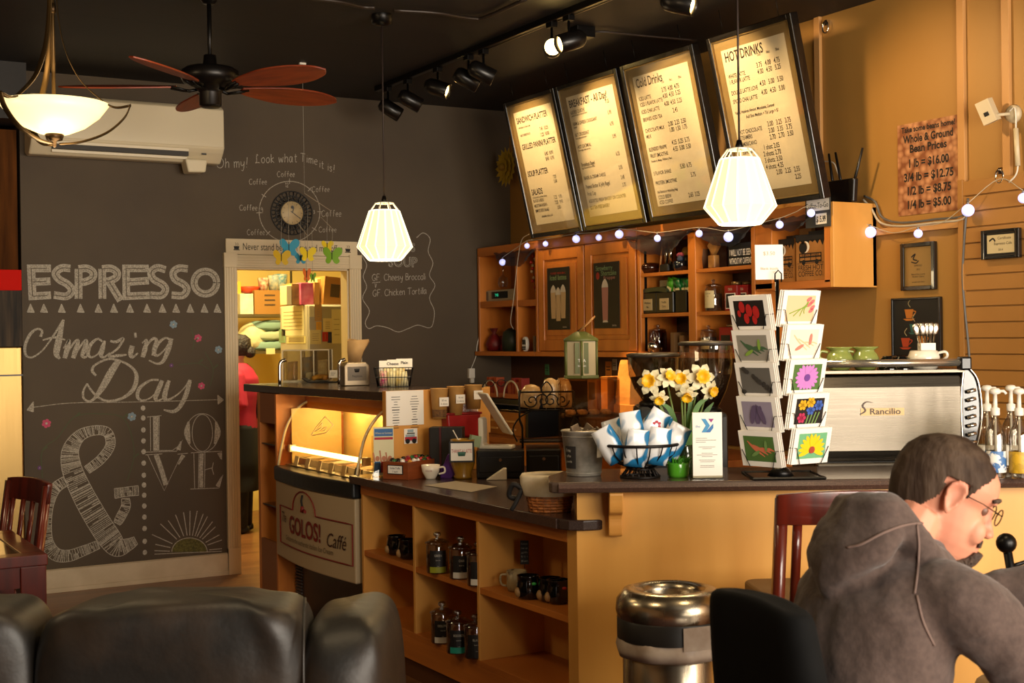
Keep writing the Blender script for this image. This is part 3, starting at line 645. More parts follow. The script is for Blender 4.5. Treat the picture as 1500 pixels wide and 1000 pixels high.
MB().box(CX0+.022, 6.77, 1.49, CX1, 7.963, 2.21).build('carcass', WOOD, t)
MB().box(CX0, 6.77, 2.205, CX1, 7.963, 2.27).build('top_rail', WOODX, t, bevel=.002)
MB().box(CX0-.03, 6.77, 1.46, CX1, 7.963, 1.492).build('bottom_shelf', WOODX, t, bevel=.003)
for a, b in ((6.785, 7.36), (7.375, 7.955)):
    m = MB(); fw = .075
    m.box(CX0, a, 1.498, CX0+.02, a+fw, 2.20).box(CX0, b-fw, 1.498, CX0+.02, b, 2.20).box(CX0, a+fw, 1.498, CX0+.02, b-fw, 1.498+fw).box(CX0, a+fw, 2.20-fw, CX0+.02, b-fw, 2.20)
    d = m.build('door', WOOD, t, bevel=.004)
    m = MB(); y0, y1, z0, z1 = a+fw, b-fw, 1.498+fw, 2.20-fw; k = .03
    m.box(CX0+.013, y0, z0, CX0+.018, y1, z1); m.box(CX0+.004, y0+k, z0+k, CX0+.014, y1-k, z1-k); m.build('raised_panel', WOOD, d, bevel=.008, seg=3)
    ky = a+.035 if a > 7.3 else b-.035
    MB().lathe([(0, 0), (.008, 0), (.008, .012), (.017, .02), (.015, .032), (0, .036)], n=14).build('knob', mat('dark_bronze_knob', '1c120c', .3, .6), d).matrix_local = Matrix.Translation((CX0, ky, 1.56)) @ Matrix.Rotation(-PI/2, 4, 'Y')
t = thing('open_shelf_cabinet', 'open honey wood wall shelves crowded with jars and packets', 'cabinet')
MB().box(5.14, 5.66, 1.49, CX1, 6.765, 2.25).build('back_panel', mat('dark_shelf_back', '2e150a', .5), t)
for y, w_ in ((6.735, .03), (6.185, .07), (5.66, .03)): MB().box(CX0, y, 1.49, 5.14, y+w_, 2.21).build('upright', WOOD, t, bevel=.002)
MB().box(CX0, 5.66, 2.195, CX1, 6.765, 2.27).build('top_rail', WOODX, t, bevel=.002)
MB().box(CX0-.01, 5.66, 1.46, CX1, 6.765, 1.492).build('bottom_shelf', WOODX, t, bevel=.003)
for a, b in ((5.69, 6.185), (6.255, 6.735)):
    for z in (1.73, 1.98): MB().box(CX0+.004, a, z-.022, 5.14, b, z).build('shelf', WOODX, t, bevel=.002)
m = MB().box(CX0+.03, 6.728, 1.5, CX0+.045, 6.735, 2.12); m.build('shelf_track', BLKM, t)
t = thing('end_cabinet', 'short open end cabinet holding coffee to go boxes, bright maple side', 'cabinet')
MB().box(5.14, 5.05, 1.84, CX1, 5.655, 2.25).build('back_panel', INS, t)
MB().box(CX0, 5.05, 1.832, CX1, 5.075, 2.27).build('side_panel', MAPLE, t, bevel=.002)
MB().box(CX0, 5.52, 1.84, 5.14, 5.655, 2.20).build('upright', WOOD, t, bevel=.002)
MB().box(CX0, 5.076, 2.19, 5.14, 5.655, 2.27).build('top_rail', WOODX, t, bevel=.002)
MB().box(CX0, 5.076, 1.832, 5.14, 5.655, 1.872).build('bottom_shelf', WOODX, t, bevel=.002)
MB().box(CX0, 5.076, 1.86, CX0+.018, 5.115, 2.19).build('face_stile', WOOD, t)
# ------------------------------------------------------------------ menu boards
FRAME = mat('board_black_frame', '0c0907', .25, coat=.4); BRMAT = mat('board_bronze_mat', '8a7448', .45); SHEET = mat('board_ivory_sheet', 'e6dabc', .6); MINK = mat('board_ink', '2b1d12', .7)
B1 = [('SANDWICH PLATTER', .0, .10, .055, 0), ('with chips and a pickle spear', .02, .145, .018, 0), ('7.45  10.25', .62, .205, .032, 0), ('HALF SANDWICH', .02, .215, .022, 0), ('7.25  10.00', .62, .255, .032, 0), ('GRILLED PANINI PLATTER', .0, .33, .05, 0), ('8.45  10.95', .62, .42, .032, 0), ('8.45  10.95', .62, .465, .032, 0), ('SOUP PLATTER', .0, .57, .052, 0), ('7.25', .72, .625, .030, 0), ('5.00', .72, .665, .030, 0), ('SALADS', .0, .735, .055, 0), ('all served with bread and dressing', .0, .765, .018, 0), ('BLACK & BLEU', .0, .80, .028, 0), ('7.25   9.95', .62, .80, .032, 0), ('MEDITERRANEAN', .0, .845, .028, 0), ('7.25   9.95', .62, .845, .032, 0), ('SIMPLE SIDE SALAD', .0, .89, .028, 0), ('3.50', .66, .89, .032, 0), ('add grilled chicken 2.50', .15, .94, .02, 0)]
B2 = [("BREAKFAST - All Day!", .0, .09, .062, 0), ("KATIE'S QUICHE", .0, .145, .03, 0), ('7.25', .84, .13, .032, 0), ('spinach and cheese or ham and cheese', .0, .165, .016, 0), ('HAM & CHEESE CROISSANT', .0, .24, .03, 0), ('5.95', .84, .22, .032, 0), ('toasted', .0, .262, .018, 0), ('BLT CROISSANT', .0, .33, .03, 0), ('6.95', .84, .31, .032, 0), ('bacon, lettuce and tomato', .0, .352, .016, 0), ('HOT OATMEAL', .0, .43, .03, 0), ('3.95', .84, .41, .032, 0), ('brown sugar, raisins and nuts', .0, .452, .016, 0), ('Breakfast Bagel', .0, .58, .034, 0), ('6.25', .84, .55, .032, 0), ('egg, cheese and choice of meat', .0, .60, .016, 0), ('BAGEL & CREAM CHEESE', .0, .69, .03, 0), ('2.95', .84, .66, .032, 0), ('Peanut Butter & Jelly Bagel', .0, .765, .034, 0), ('3.45', .84, .74, .032, 0), ('Fruit Cup', .0, .825, .034, 0), ('3.75', .84, .80, .032, 0), ('ASSORTED FRESH BAKERY ON COUNTER', .0, .885, .03, 0), ('GLUTEN FREE BAKERY', .0, .94, .03, 0)]
B3 = [('Cold Drinks', .0, .085, .07, 0), ('12oz', .50, .10, .02, 0), ('16oz', .66, .10, .02, 0), ('20oz', .84, .10, .02, 0), ('ICED LATTE', .0, .185, .03, 0), ('3.75  4.00  4.75', .48, .165, .036, 0), ('ICED 1 FLAVOR LATTE', .0, .23, .03, 0), ('4.00  4.50  5.25', .48, .212, .036, 0), ('ICED CHAI LATTE', .0, .285, .03, 0), ('4.00  4.50  5.25', .48, .27, .036, 0), ('BREWED ICED TEA', .0, .345, .03, 0), ('2.45', .62, .33, .036, 0), ('CHOCOLATE MILK', .0, .43, .03, 0), ('2.00  2.25  2.50', .48, .42, .036, 0), ('MILK', .0, .475, .03, 0), ('1.00  1.50  1.75', .48, .465, .036, 0), ('BLENDED FRAPPE', .0, .575, .03, 0), ('4.25  5.25  5.75', .48, .56, .036, 0), ('FRUIT SMOOTHIE', .0, .625, .03, 0), ('4.55  5.00  5.50', .48, .61, .036, 0), ('Strawberry, Mango, Wildberry, Peach', .0, .66, .018, 0), ('5 FLAVOR SHAKE', .0, .76, .03, 0), ('5.50  6.75', .55, .745, .036, 0), ('PROTEIN SMOOTHIE', .0, .835, .03, 0), ('5.75', .72, .82, .036, 0), ('Ask Barista or Attending Help', .0, .90, .022, 0), ('COLD BREW', .0, .945, .03, 0), ('ICED COFFEE', .0, .985, .03, 0), ('2.65  3.25', .60, .965, .036, 0)]
B4 = [('HOT DRINKS', .0, .085, .07, 0), ('12oz', .56, .10, .02, 0), ('16oz', .72, .10, .02, 0), ('20oz', .88, .10, .02, 0), ('WHITE LATTE', .0, .20, .03, 0), ('3.75   4.00   4.75', .52, .175, .036, 0), ('1 FLAVOR LATTE', .0, .24, .03, 0), ('4.00   4.50   5.25', .52, .22, .036, 0), ('DOUBLE LATTE LOVE', .0, .315, .03, 0), ('4.50   5.00   5.50', .52, .30, .036, 0), ('SPICED CHAI LATTE', .0, .375, .03, 0), ('4.00   4.50   5.00', .52, .36, .036, 0), ('Vanilla, Hazelnut, Almond, Macadamia, Caramel', .0, .45, .022, 0), ('Add Shot Medium = 75¢ Large = $1', .18, .49, .024, 0), ('HOT CHOCOLATE', .0, .59, .03, 0), ('3.00   3.25   3.75', .52, .575, .036, 0), ('STEAMERS', .0, .63, .03, 0), ('3.00   3.35   3.75', .52, .62, .036, 0), ('AMERICANO', .0, .675, .03, 0), ('2.70   2.70   3.50', .52, .665, .036, 0), ('ESPRESSO:', .0, .73, .03, 0), ('1 shot: 2.05', .38, .725, .036, 0), ('2 shots: 2.70', .36, .77, .036, 0), ('3 shots: 3.50', .36, .815, .036, 0), ('4 shots: 4.25', .36, .86, .036, 0), ('COFFEE', .0, .915, .03, 0), ('2.00   2.25   2.55', .52, .905, .036, 0), ('TEA', .0, .965, .03, 0), ('2.25', .82, .955, .036, 0)]
by = ((7.905, 7.26), (7.243, 6.552), (6.511, 5.818), (5.695, 5.028))
names = ('SANDWICH PLATTER', 'BREAKFAST All Day', 'Cold Drinks', 'HOT DRINKS')
for i, (rows, (ya, yb)) in enumerate(zip((B1, B2, B3, B4), by)):
    wd, ht = ya-yb, .945; ay = Vector((-.215, 0, .92)).normalized(); ax = Vector((0, -1, 0)); n = ax.cross(ay)
    t = thing('menu_board', 'tilted black framed menu board headed %s' % names[i], 'menu board', group='menu boards above the cabinets')
    t.matrix_world = Matrix(((ax.x, ay.x, n.x, 4.80), (ax.y, ay.y, n.y, (ya+yb)/2), (ax.z, ay.z, n.z, 2.283), (0, 0, 0, 1)))
    h = wd/2; f = MB(); fw = .03
    for q in ((-h, 0, -h+fw, ht), (h-fw, 0, h, ht), (-h+fw, 0, h-fw, fw), (-h+fw, ht-fw, h-fw, ht)): f.box(q[0], q[1], -.03, q[2], q[3], .022)
    f.build('frame', FRAME, t, bevel=.004)
    g = MB(); a = h-fw
    for q in ((-a, fw, -a+.006, ht-fw), (a-.006, fw, a, ht-fw), (-a, fw, a, fw+.006), (-a, ht-fw-.006, a, ht-fw)): g.box(q[0], q[1], .006, q[2], q[3], .018)
    g.build('inner_lip', mat('board_lip', 'a88c58', .3, .7), t)
    MB().box(-a, fw, -.02, a, ht-fw, .004).build('mat_border', BRMAT, t)
    mw = .055; x0, x1, y0, y1 = -a+mw, a-mw, fw+.055, ht-fw-.055
    MB().box(x0, y0, .004, x1, y1, .006).build('menu_sheet', SHEET, t)
    m = MB(); W_, H_ = x1-x0-.05, y1-y0
    for s, u, v, hh, k in rows:
        vv, ff, W0 = glyphs(s); w1 = W0*hh*.62; m.text(s, (x0+.022+u*W_, y1-v*H_, .0068), (1, 0, 0), (0, 1, 0), hh*1.05, bold=.02 if hh > .045 else .012, sx=min(.70, (1-u)*W_/(W0*hh*1.05)))
    m.build('menu_print', MINK, t)
    MB().box(-a, fw, .016, a, ht-fw, .018).build('glass_pane', glass('menu_glass', 'ffffff', .97, .035, .06), t)
    for s_ in (-1, 1):
        A = t.matrix_world @ Vector((s_*.22, ht, -.01)); B = Vector((A.x-.03, A.y, CZ)); I = t.matrix_world.inverted()
        MB().tube([I @ A, I @ B], .0018, 5).build('hanging_wire', BLKM, t)

# ------------------------------------------------------------------ track lights
TX = 3.83
t = thing('light_track', 'black ceiling track above the counter carrying the spotlights', 'track', (TX, 0, CZ))
MB().box(-.018, 3.2, -.035, .018, 8.36, 0).build('rail', BLKM, t, bevel=.002)
MB().box(-.021, 3.2, -.038, -.014, 6.9, -.033).box(.014, 3.2, -.038, .021, 6.9, -.033).build('rail_edge', mat('rail_edge_metal', '5a4a3a', .3, .9), t)
BULB = mat('spot_bulb', 'ffe2a0', .4, emit=30, ecol='ffd27a'); DIMB = mat('spot_bulb_off', '9a8c78', .15, .6)
hs = [(568, 572, 160, (.5, -.45), 0, 'nearest the chalkboard corner'), (597, 601, 147, (1, -.1), 0, 'second from the chalkboard corner'), (641, 641, 129, (.95, -.35), 1, 'third from the chalkboard corner, lens lit'), (686, 684, 116, (.8, -.4), 0, 'in the middle pair, further and lower'), (708, 706, 106, (.9, -.4), 0, 'in the middle pair, nearer and wider'), (808, 809, 71, (-.6, -.25), 2, 'glowing straight at the room'), (833, 836, 60, (-.8, .3), 1, 'turned back beside the glowing one'), (0, 995, 4, (.5, -.5), 1, 'furthest right at the top edge')]
for i, (sx_, hx, hy, d, lit, lab) in enumerate(hs):
    if sx_:
        p = None
        for yy in [3+.002*k for k in range(2700)]:
            v = Vector((TX, yy, CZ))-CP; X = 750+FPX*v.dot(CR)/v.dot(CF)
            if X <= sx_: p = Vector((TX, yy, CZ-.036)); break
    else: p = Vector((TX, 4.85, CZ-.036))
    Z = (p-CP).dot(CF); c = at_d(hx, hy, Z-.02)
    t = thing('spotlight', 'black track spotlight %s' % lab, 'spotlight', p, 0, 'track spotlights')
    MB().box(-.02, -.03, -.03, .02, .03, 0).build('adapter', BLKM, t, bevel=.003)
    MB().tube([(0, 0, -.03), (0, 0, min(-.06, c.z-p.z+.05)), c-p], .007, 6).build('stem', BLKM, t)
    # aim in world terms: heads point at the boards (+x) or back into the room
    if lit == 2: dv = (CP+Vector((.3, 0, .9))-c)
    elif i == 6: dv = Vector((-.75, .1, -.25))
    elif i in (2, 7): dv = Vector((.5, -.8, -.3)) if i == 7 else Vector((.65, -.7, -.35))
    else: dv = Vector((.75, -.35+.1*(i % 2), -.42-.1*(i == 0)))
    dv.normalize(); q = dv.to_track_quat('Z', 'Y').to_matrix().to_4x4()
    M4 = Matrix.Translation(c-p) @ q
    hd = MB().lathe([(0, -.085), (.03, -.082), (.047, -.06), (.05, -.03), (.05, .075), (.046, .078), (.043, .06), (.03, .02), (0, .0)], n=20).build('lamp_head', mat('spot_black', '14110f', .3, .3), t); hd.matrix_local = M4
    b = MB().lathe([(0, .066), (.025, .064), (.042, .055), (0, .02)] if lit != 2 else [(0, .078), (.03, .076), (.043, .068), (0, .02)], n=16).build('bulb', BULB if lit else DIMB, t); b.matrix_local = M4
def spot(loc, to, e, ang=50, blend=.6, col=TUNG): return lamp('SPOT', 'track_spot_light', loc, e, col, to=to, spot_size=R(ang), spot_blend=blend, shadow_soft_size=.04)
spot((3.95, 7.55, 3.18), (4.70, 7.62, 2.82), 100, 60); spot((3.95, 6.85, 3.18), (4.70, 6.72, 2.80), 110, 60)
spot((3.95, 5.95, 3.18), (4.70, 6.05, 2.78), 80, 66); spot((3.95, 5.6, 3.18), (4.68, 5.55, 2.9), 88, 60)
spot((3.75, 5.6, 3.15), (2.9, 5.0, .9), 90, 90, .8); spot((3.9, 4.9, 3.2), (5.1, 4.5, 2.2), 80, 95, .8)

# ------------------------------------------------------------------ pendants
SHD = mat('pendant_glass', 'f4e6bd', .4, emit=.85, ecol='ffe9ad'); RIB = mat('pendant_rib', 'fff8e0', .4, emit=1.6, ecol='fff3d0')
def pendant(px, top, Z, lab):
    p = at_d(px, top, Z)
    t = thing('pendant_lamp', lab, 'lamp', p, 0, 'ribbed white pendant lamps')
    MB().tube([(0, 0, .035), (0, 0, CZ-p.z)], .0045, 6).build('cord', mat('brown_cord', '241611', .6), t)
    MB().lathe([(0, .06), (.010, .058), (.016, .035), (.016, .02), (.0, .02)], n=12).build('socket_cap', BLKM, t)
    m = MB()
    for k in range(8):
        a = k*PI/4; c, s = math.cos(a), math.sin(a); m.tube([(c*.014, s*.014, .022), (c*.05, s*.05, .02), (c*.082, s*.082, -.022)], .0035, 5)
    m.tube([(.05*math.cos(a*PI/8), .05*math.sin(a*PI/8), .02) for a in range(16)], .0035, 5, closed=True); m.build('top_frame', WHITE, t)
    prof = [(.080, -.022), (.146, -.215), (.086, -.283)]; n = 16; m = MB()
    for (r0, z0), (r1, z1) in zip(prof, prof[1:]):
        for k in range(n):
            a, b = 2*PI*k/n, 2*PI*(k+1)/n; m.flat([(r0*math.cos(a), r0*math.sin(a), z0), (r0*math.cos(b), r0*math.sin(b), z0), (r1*math.cos(b), r1*math.sin(b), z1), (r1*math.cos(a), r1*math.sin(a), z1)])
    m.build('shade', SHD, t, solid=.003)
    m = MB()
    for k in range(n):
        a = 2*PI*k/n; m.tube([(r*math.cos(a)*1.005, r*math.sin(a)*1.005, z) for r, z in prof], .0042, 4)
    for r, z in (prof[0], prof[2]): m.tube([(r*math.cos(2*PI*k/n), r*math.sin(2*PI*k/n), z) for k in range(n)], .004, 4, closed=True)
    m.build('shade_ribs', RIB, t)
    MB().ball((0, 0, -.12), .032).build('bulb', mat('pendant_bulb', 'fff2cf', .4, emit=6, ecol='ffe6ab'), t)
    lamp('POINT', 'pendant_light', p+Vector((0, 0, -.33)), 11, (1, .78, .45), shadow_soft_size=.09)
    return p
p1 = pendant(563, 303, 7.12, 'white ribbed glass pendant lamp hanging before the soup chalk list')
p2 = pendant(1083, 226, 5.43, 'white ribbed glass pendant lamp hanging before the HOT DRINKS board')
m = MB().lathe([(.0, -.06), (.035, -.058), (.04, -.05), (.055, -.048), (.055, 0)], n=14); o = m.build('junction_box', BLKM, None); o.location = (p1.x, p1.y, CZ); tag(o, 'black ceiling junction box at the far pendant cord', 'junction box')
def conduit(pts, lab, r=.011, m_=None):
    o = MB().tube(cat([at_z(x, y, CZ-.02) for x, y in pts], 6), r, 7).build('ceiling_conduit', m_ or mat('painted_conduit', '2c221b', .4, .3)); tag(o, lab, 'conduit')
conduit([(450, -3), (500, 3), (530, 10), (549, 11)], 'dark conduit on the ceiling left of the junction box')
conduit([(577, 15), (640, 19), (690, 27), (712, 25), (770, -1)], 'dark conduit on the ceiling bending up right of the junction box')
conduit([(866, 47), (890, 47), (950, 53), (1020, 59)], 'thin dark conduit on the ceiling behind the glowing spotlight', .008)
o = MB().box(-.06, -.05, -.06, .06, .05, 0).build('junction_box', BLKM, bevel=.004); o.location = at_z(852, 48, CZ-.03)+Vector((0, 0, .03)); tag(o, 'square black box on the ceiling behind the turned spotlight', 'junction box')

# ------------------------------------------------------------------ bowl lamp
Z = 5.3; c0 = at_d(79, 152, Z); k = Z/FPX
t = thing('bowl_lamp', 'hanging glass bowl lamp held by three curved bronze arms', 'lamp', c0, YR)
m = MB().lathe([(.0, -.125), (.06, -.118), (.12, -.092), (.175, -.05), (.213, 0), (.209, .0), (.17, -.045), (.115, -.085), (.0, -.115)], n=40); m.build('glass_bowl', mat('bowl_glass', 'ffeeb8', .4, emit=1.15, ecol='ffe3a2'), t)
sec = cat([(.017, .47), (.02, .36), (.045, .22), (.10, .10), (.18, .02), (.235, -.012), (.297, -.004)], 5); low = cat([(.297, .0), (.27, -.055), (.20, -.115), (.10, -.152), (.02, -.16)], 5)
for a in (8, 128, 248):
    m = MB(); ca, sa = math.cos(R(a)), math.sin(R(a)); tw = .012
    for pts in (sec, low):
        L = [[(r*ca-sa*w_, r*sa+ca*w_, z+dz) for w_, dz in ((-tw, -.003), (tw, -.003), (tw, .003), (-tw, .003))] for r, z in [(p[0], p[1]) for p in pts]]
        m.skin(L)
    m.build('arm', BRONZE, t)
m = MB().tube([(0, 0, -.15), (0, 0, CZ-c0.z)], .008, 8); m.build('rod', BRONZE, t)
for nm, pr in (('finial', [(0, -.175), (.008, -.17), (.009, -.15), (.03, -.145), (.037, -.125), (.03, -.118), (0, -.118)]), ('rod_collar', [(0, .36), (.012, .36), (.014, .38), (.01, .4), (.0, .4)]), ('arm_hub', [(0, .44), (.03, .44), (.032, .455), (.0, .46)])): MB().lathe(pr, n=16).build(nm, mat('dark_bronze', '3a2a18', .4, .8), t)
lamp('POINT', 'bowl_light', c0+Vector((0, 0, .12)), 5, (1, .74, .40), shadow_soft_size=.12)
lamp('POINT', 'bowl_light', c0+Vector((0, 0, -.24)), 9, (1, .74, .40), shadow_soft_size=.12)

# ------------------------------------------------------------------ ceiling fan
fc = at_d(308, 128, 6.65)
t = thing('ceiling_fan', 'dark ceiling fan with five reddish wooden leaf blades', 'fan', fc, YR)
top = CZ-fc.z
MB().tube([(0, 0, .1), (0, 0, top-.03)], .011, 8).build('down_rod', BLKM, t)
MB().lathe([(0, top-.05), (.03, top-.048), (.05, top-.02), (.055, top), (0, top)], n=18).build('canopy', BLKM, t)
MB().lathe([(0, .165), (.03, .16), (.035, .11), (.05, .105), (.12, .095), (.142, .08), (.145, .045), (.13, .02), (.09, .01), (.06, -.02), (.055, -.03), (.055, -.09), (.045, -.1), (0, -.1)], n=28).build('motor_housing', mat('fan_dark_metal', '15110f', .35, .5), t)
BLADE = mat('fan_blade_wood', '8a3814', .45, col2='6a240e', scale=4, stretch=(1, 8, 1))
for j in range(5):
    a = R(36+72*j+4); M4 = Matrix.Rotation(a, 4, 'Z')
    m = MB().tube([(.06, 0, -.01), (.10, .01, -.02), (.15, 0, -.012), (.19, 0, 0)], .008, 6).tube([(.10, 0, -.02), (.14, .03, -.012), (.2, .03, 0)], .006, 5).tube([(.10, 0, -.02), (.14, -.03, -.012), (.2, -.03, 0)], .006, 5)
    o = m.build('blade_iron', BLKM, t); o.matrix_local = M4
    up = cat([(.17, .028), (.26, .062), (.42, .098), (.58, .092), (.70, .05), (.745, .0)], 5); dn = cat([(.745, 0), (.70, -.05), (.58, -.09), (.42, -.095), (.26, -.06), (.17, -.028)], 5)
    o = MB().prism([(p[0], p[1]) for p in up[:-1]+dn], .008, (0, 0, 0), (1, 0, 0), (0, 1, 0)).build('blade', BLADE, t, bevel=.002); o.matrix_local = M4 @ Matrix.Rotation(R(-14), 4, 'X')

# ------------------------------------------------------------------ air conditioner, clock, door sign
YA = 8.62; x0 = at_y(46, 215, YA).x; x1 = at_y(329, 217, YA).x; zt = at_y(329, 159, YA).z; zm = at_y(329, 218, YA).z; zb = at_y(325, 240, 8.68).z
t = thing('air_conditioner', 'white wall mounted air conditioner above the chalkboard lettering', 'air conditioner', (0, 0, 0))
sl = .006
m = MB().prism([(WY, zb+.02), (WY, zt+.01), (YA+.03, zt+.01), (YA, zt-.01), (YA-.005, zm), (YA+.02, zm-.03), (YA+.09, zb), (WY-.05, zb)], x1-x0, (x0, 0, 0), (0, 1, 0), (0, 0, 1)); m.build('casing', mat('ac_ivory', 'cfc2a4', .4), t, bevel=.012, seg=3)
MB().box(x0+.01, YA-.008, zm+.004, x1-.005, YA+.01, zt-.012).build('front_cover', mat('ac_ivory', 'cfc2a4', .4), t, bevel=.006)
MB().box(x0+.13, YA+.012, zb+.035, x1-.24, YA+.06, zm-.012).build('outlet_slot', mat('ac_slot', '2a241c', .6), t)
for q in range(3): MB().box(x0+.13, YA+.005+.018*q, zm-.03-.024*q, x1-.24, YA+.012+.018*q, zm-.012-.024*q).build('louvre', mat('ac_ivory2', 'd6cab0', .4), t, bevel=.002)
MB().box(x1-.15, YA+.012, zm-.045, x1-.12, YA+.025, zm-.035).build('indicator', BLACK, t)
c = at_y(284, 238, 8.70); o = MB().prism([(-.075, 0), (.075, 0), (.062, -.085), (-.055, -.09)], .12, (0, 0, 0), (1, 0, 0), (0, 0, 1)).build('condensate_box', mat('ac_ivory', 'cfc2a4', .4), bevel=.01); o.location = (c.x, c.y+.06, zb+.018); tag(o, 'small white tapered box hanging under the air conditioner', 'box')
cc = at_y(427, 312, WY); t = thing('wall_clock', 'wall clock with cream face in a black lace metal ring', 'clock', cc)
I_ = Matrix.Rotation(PI/2, 4, 'X')
m = MB(); ring = lambda r, n=40, c=(0, 0): [(c[0]+r*math.cos(2*PI*k/n), c[1]+r*math.sin(2*PI*k/n), .008) for k in range(n)]
m.tube(ring(.152), .004, 5, closed=True).tube(ring(.088), .005, 5, closed=True).tube(ring(.118), .003, 5, closed=True)
for k in range(16):
    a = k*PI/8; m.tube(ring(.0165, 12, (.135*math.cos(a), .135*math.sin(a))), .0032, 4, closed=True); a += PI/16; m.tube(ring(.0145, 12, (.103*math.cos(a), .103*math.sin(a))), .0032, 4, closed=True)
    m.tube([(.09*math.cos(a), .09*math.sin(a), .008), (.15*math.cos(a+.1), .15*math.sin(a+.1), .008)], .004, 4)
m.build('lace_ring', mat('clock_black', '0e0c0b', .5), t).matrix_local = I_
MB().lathe([(0, .016), (.078, .016), (.082, .012), (.082, 0), (0, 0)], n=36).build('clock_face', mat('clock_cream', 'b8a37a', .5, col2='a8926a', scale=20), t).matrix_local = I_
m = MB().stroke([(0, 0), (.012, .04)], .007, (0, 0, .0175), (1, 0, 0), (0, 1, 0), smooth=False).stroke([(-.012, .012), (.06, -.04)], .005, (0, 0, .0185), (1, 0, 0), (0, 1, 0), smooth=False).flat([(.012*math.cos(k*PI/4), .04+.012*math.sin(k*PI/4), .018) for k in range(8)])
m.build('hands', BLACK, t).matrix_local = I_
m = MB()
for k in range(12): a = k*PI/6; m.stroke([(.062*math.cos(a), .062*math.sin(a)), (.074*math.cos(a), .074*math.sin(a))], .003, (0, 0, .0172), (1, 0, 0), (0, 1, 0), smooth=False)
m.build('hour_marks', BLACK, t).matrix_local = I_
a, b = at_y(329.5, 360, WY), at_y(522, 366, WY); h = .108
t = thing('door_sign', 'long cream sign above the doorway reading Never stand between me and my coffee', 'sign', (a.x, WY-.02, (a.z+b.z)/2-h/2)); L_ = b.x-a.x
MB().box(0, 0, 0, L_, .02, h).build('board', CREAM, t, bevel=.003)
m = MB().text('Never stand between me and my coffee', (L_/2, -.001, .032), AX, AZ, .07, 'C', width=L_*.76)
for x in (.075, L_-.075): m.box(x-.022, -.001, .028, x+.022, .001, .034).prism([(-.016, 0), (.016, 0), (.02, .022), (-.02, .022)], .001, (x, 0, .035), AX, AZ).stroke([(x-.008, .062), (x-.002, .07), (x-.008, .08)], .003, (0, -.001, 0), AX, AZ).stroke([(x+.006, .062), (x+.012, .07), (x+.006, .08)], .003, (0, -.001, 0), AX, AZ)
m.build('sign_print', INK, t)

# ------------------------------------------------------------------ paper butterflies
BC = {'y': mat('paper_yellow', 'e0c414', .7), 'd': mat('paper_dark_yellow', 'c4a010', .7), 'b': mat('paper_blue', '2f8fb0', .7), 'g': mat('paper_green', '6f9e1e', .7), 'o': mat('paper_orange', 'd0641c', .7)}
hook = at_z(443, 92, CZ)
YB = 8.0
bf = [('b', 423, 362, 24, 'blue paper butterfly, the largest and highest'), ('d', 412, 377, 21, 'dark yellow paper butterfly, furthest left'), ('b', 440, 378, 16, 'blue paper butterfly half hidden behind a yellow one'), ('y', 450, 372, 20, 'bright yellow paper butterfly in the middle of the garland'), ('y', 479, 360, 15, 'small yellow paper butterfly above the green one'), ('g', 486, 374, 24, 'lime green paper butterfly, furthest right'), ('o', 449, 402, 18, 'orange paper butterfly, seen in the doorway'), ('g', 458, 406, 14, 'narrow green paper butterfly hanging in the doorway')]
for i, (c_, px, py, w_, lab) in enumerate(bf):
    Yb = YB+(0, -.03, .04, -.03, .04, 0, -.03, 0)[i]; p = at_y(px, py, Yb); s_ = w_*8.6/FPX*.62
    t = thing('paper_butterfly', lab, 'paper butterfly', p, 0, 'paper butterflies over the doorway')
    nar = .55 if i in (6, 7) else 1
    half = [(0, -.35), (.25, -.75), (.55, -.8), (.75, -.55), (.62, -.2), (.95, .15), (1, .6), (.7, .8), (.35, .65), (0, .2)]
    m = MB()
    for sg_ in (-1, 1):
        P = cat(half, 4); pl = [(q[0]*s_*nar, q[1]*s_) for q in P]; dz = .25*sg_
        m.flat([(sg_*x, -abs(x)*.25, z) for x, z in pl])
    m.build('wings', BC[c_], t, solid=.0015)
    MB().tube([(0, 0, -.4*s_), (0, -.003, .5*s_)], .003, 6).build('body', mat('butterfly_body', '1c1a18', .6), t)
    MB().tube([(0, 0, .3*s_), (random.uniform(-.01, .01), 0, (.32, .25, .3, .3, .22, .17, .3, .3)[i])], .0012, 4).build('thread', mat('white_thread', '9a9488', .7), t)
t = thing('mobile_frame', 'thin white stick frame of the butterfly mobile below its ceiling hook', 'mobile', (0, 0, 0))
q = [at_y(x, y, YB) for x, y in ((446, 283), (412, 330), (449, 347), (478, 320), (486, 332))]
MB().tube([hook, q[0]], .0014, 4).build('string', mat('white_thread', '9a9488', .7), t)
MB().tube([at_y(446, 283, YB), at_y(485, 309, YB)], .0025, 5).tube([at_y(436, 326, YB), at_y(450, 345, YB)], .0025, 5).tube([at_y(470, 318, YB), at_y(487, 335, YB)], .0025, 5).build('stick', mat('pale_stick', '8a7c68', .6), t)
MB().box(hook.x-.02, hook.y-.01, CZ-.012, hook.x+.02, hook.y+.01, CZ).build('ceiling_hook', WHITE, t)
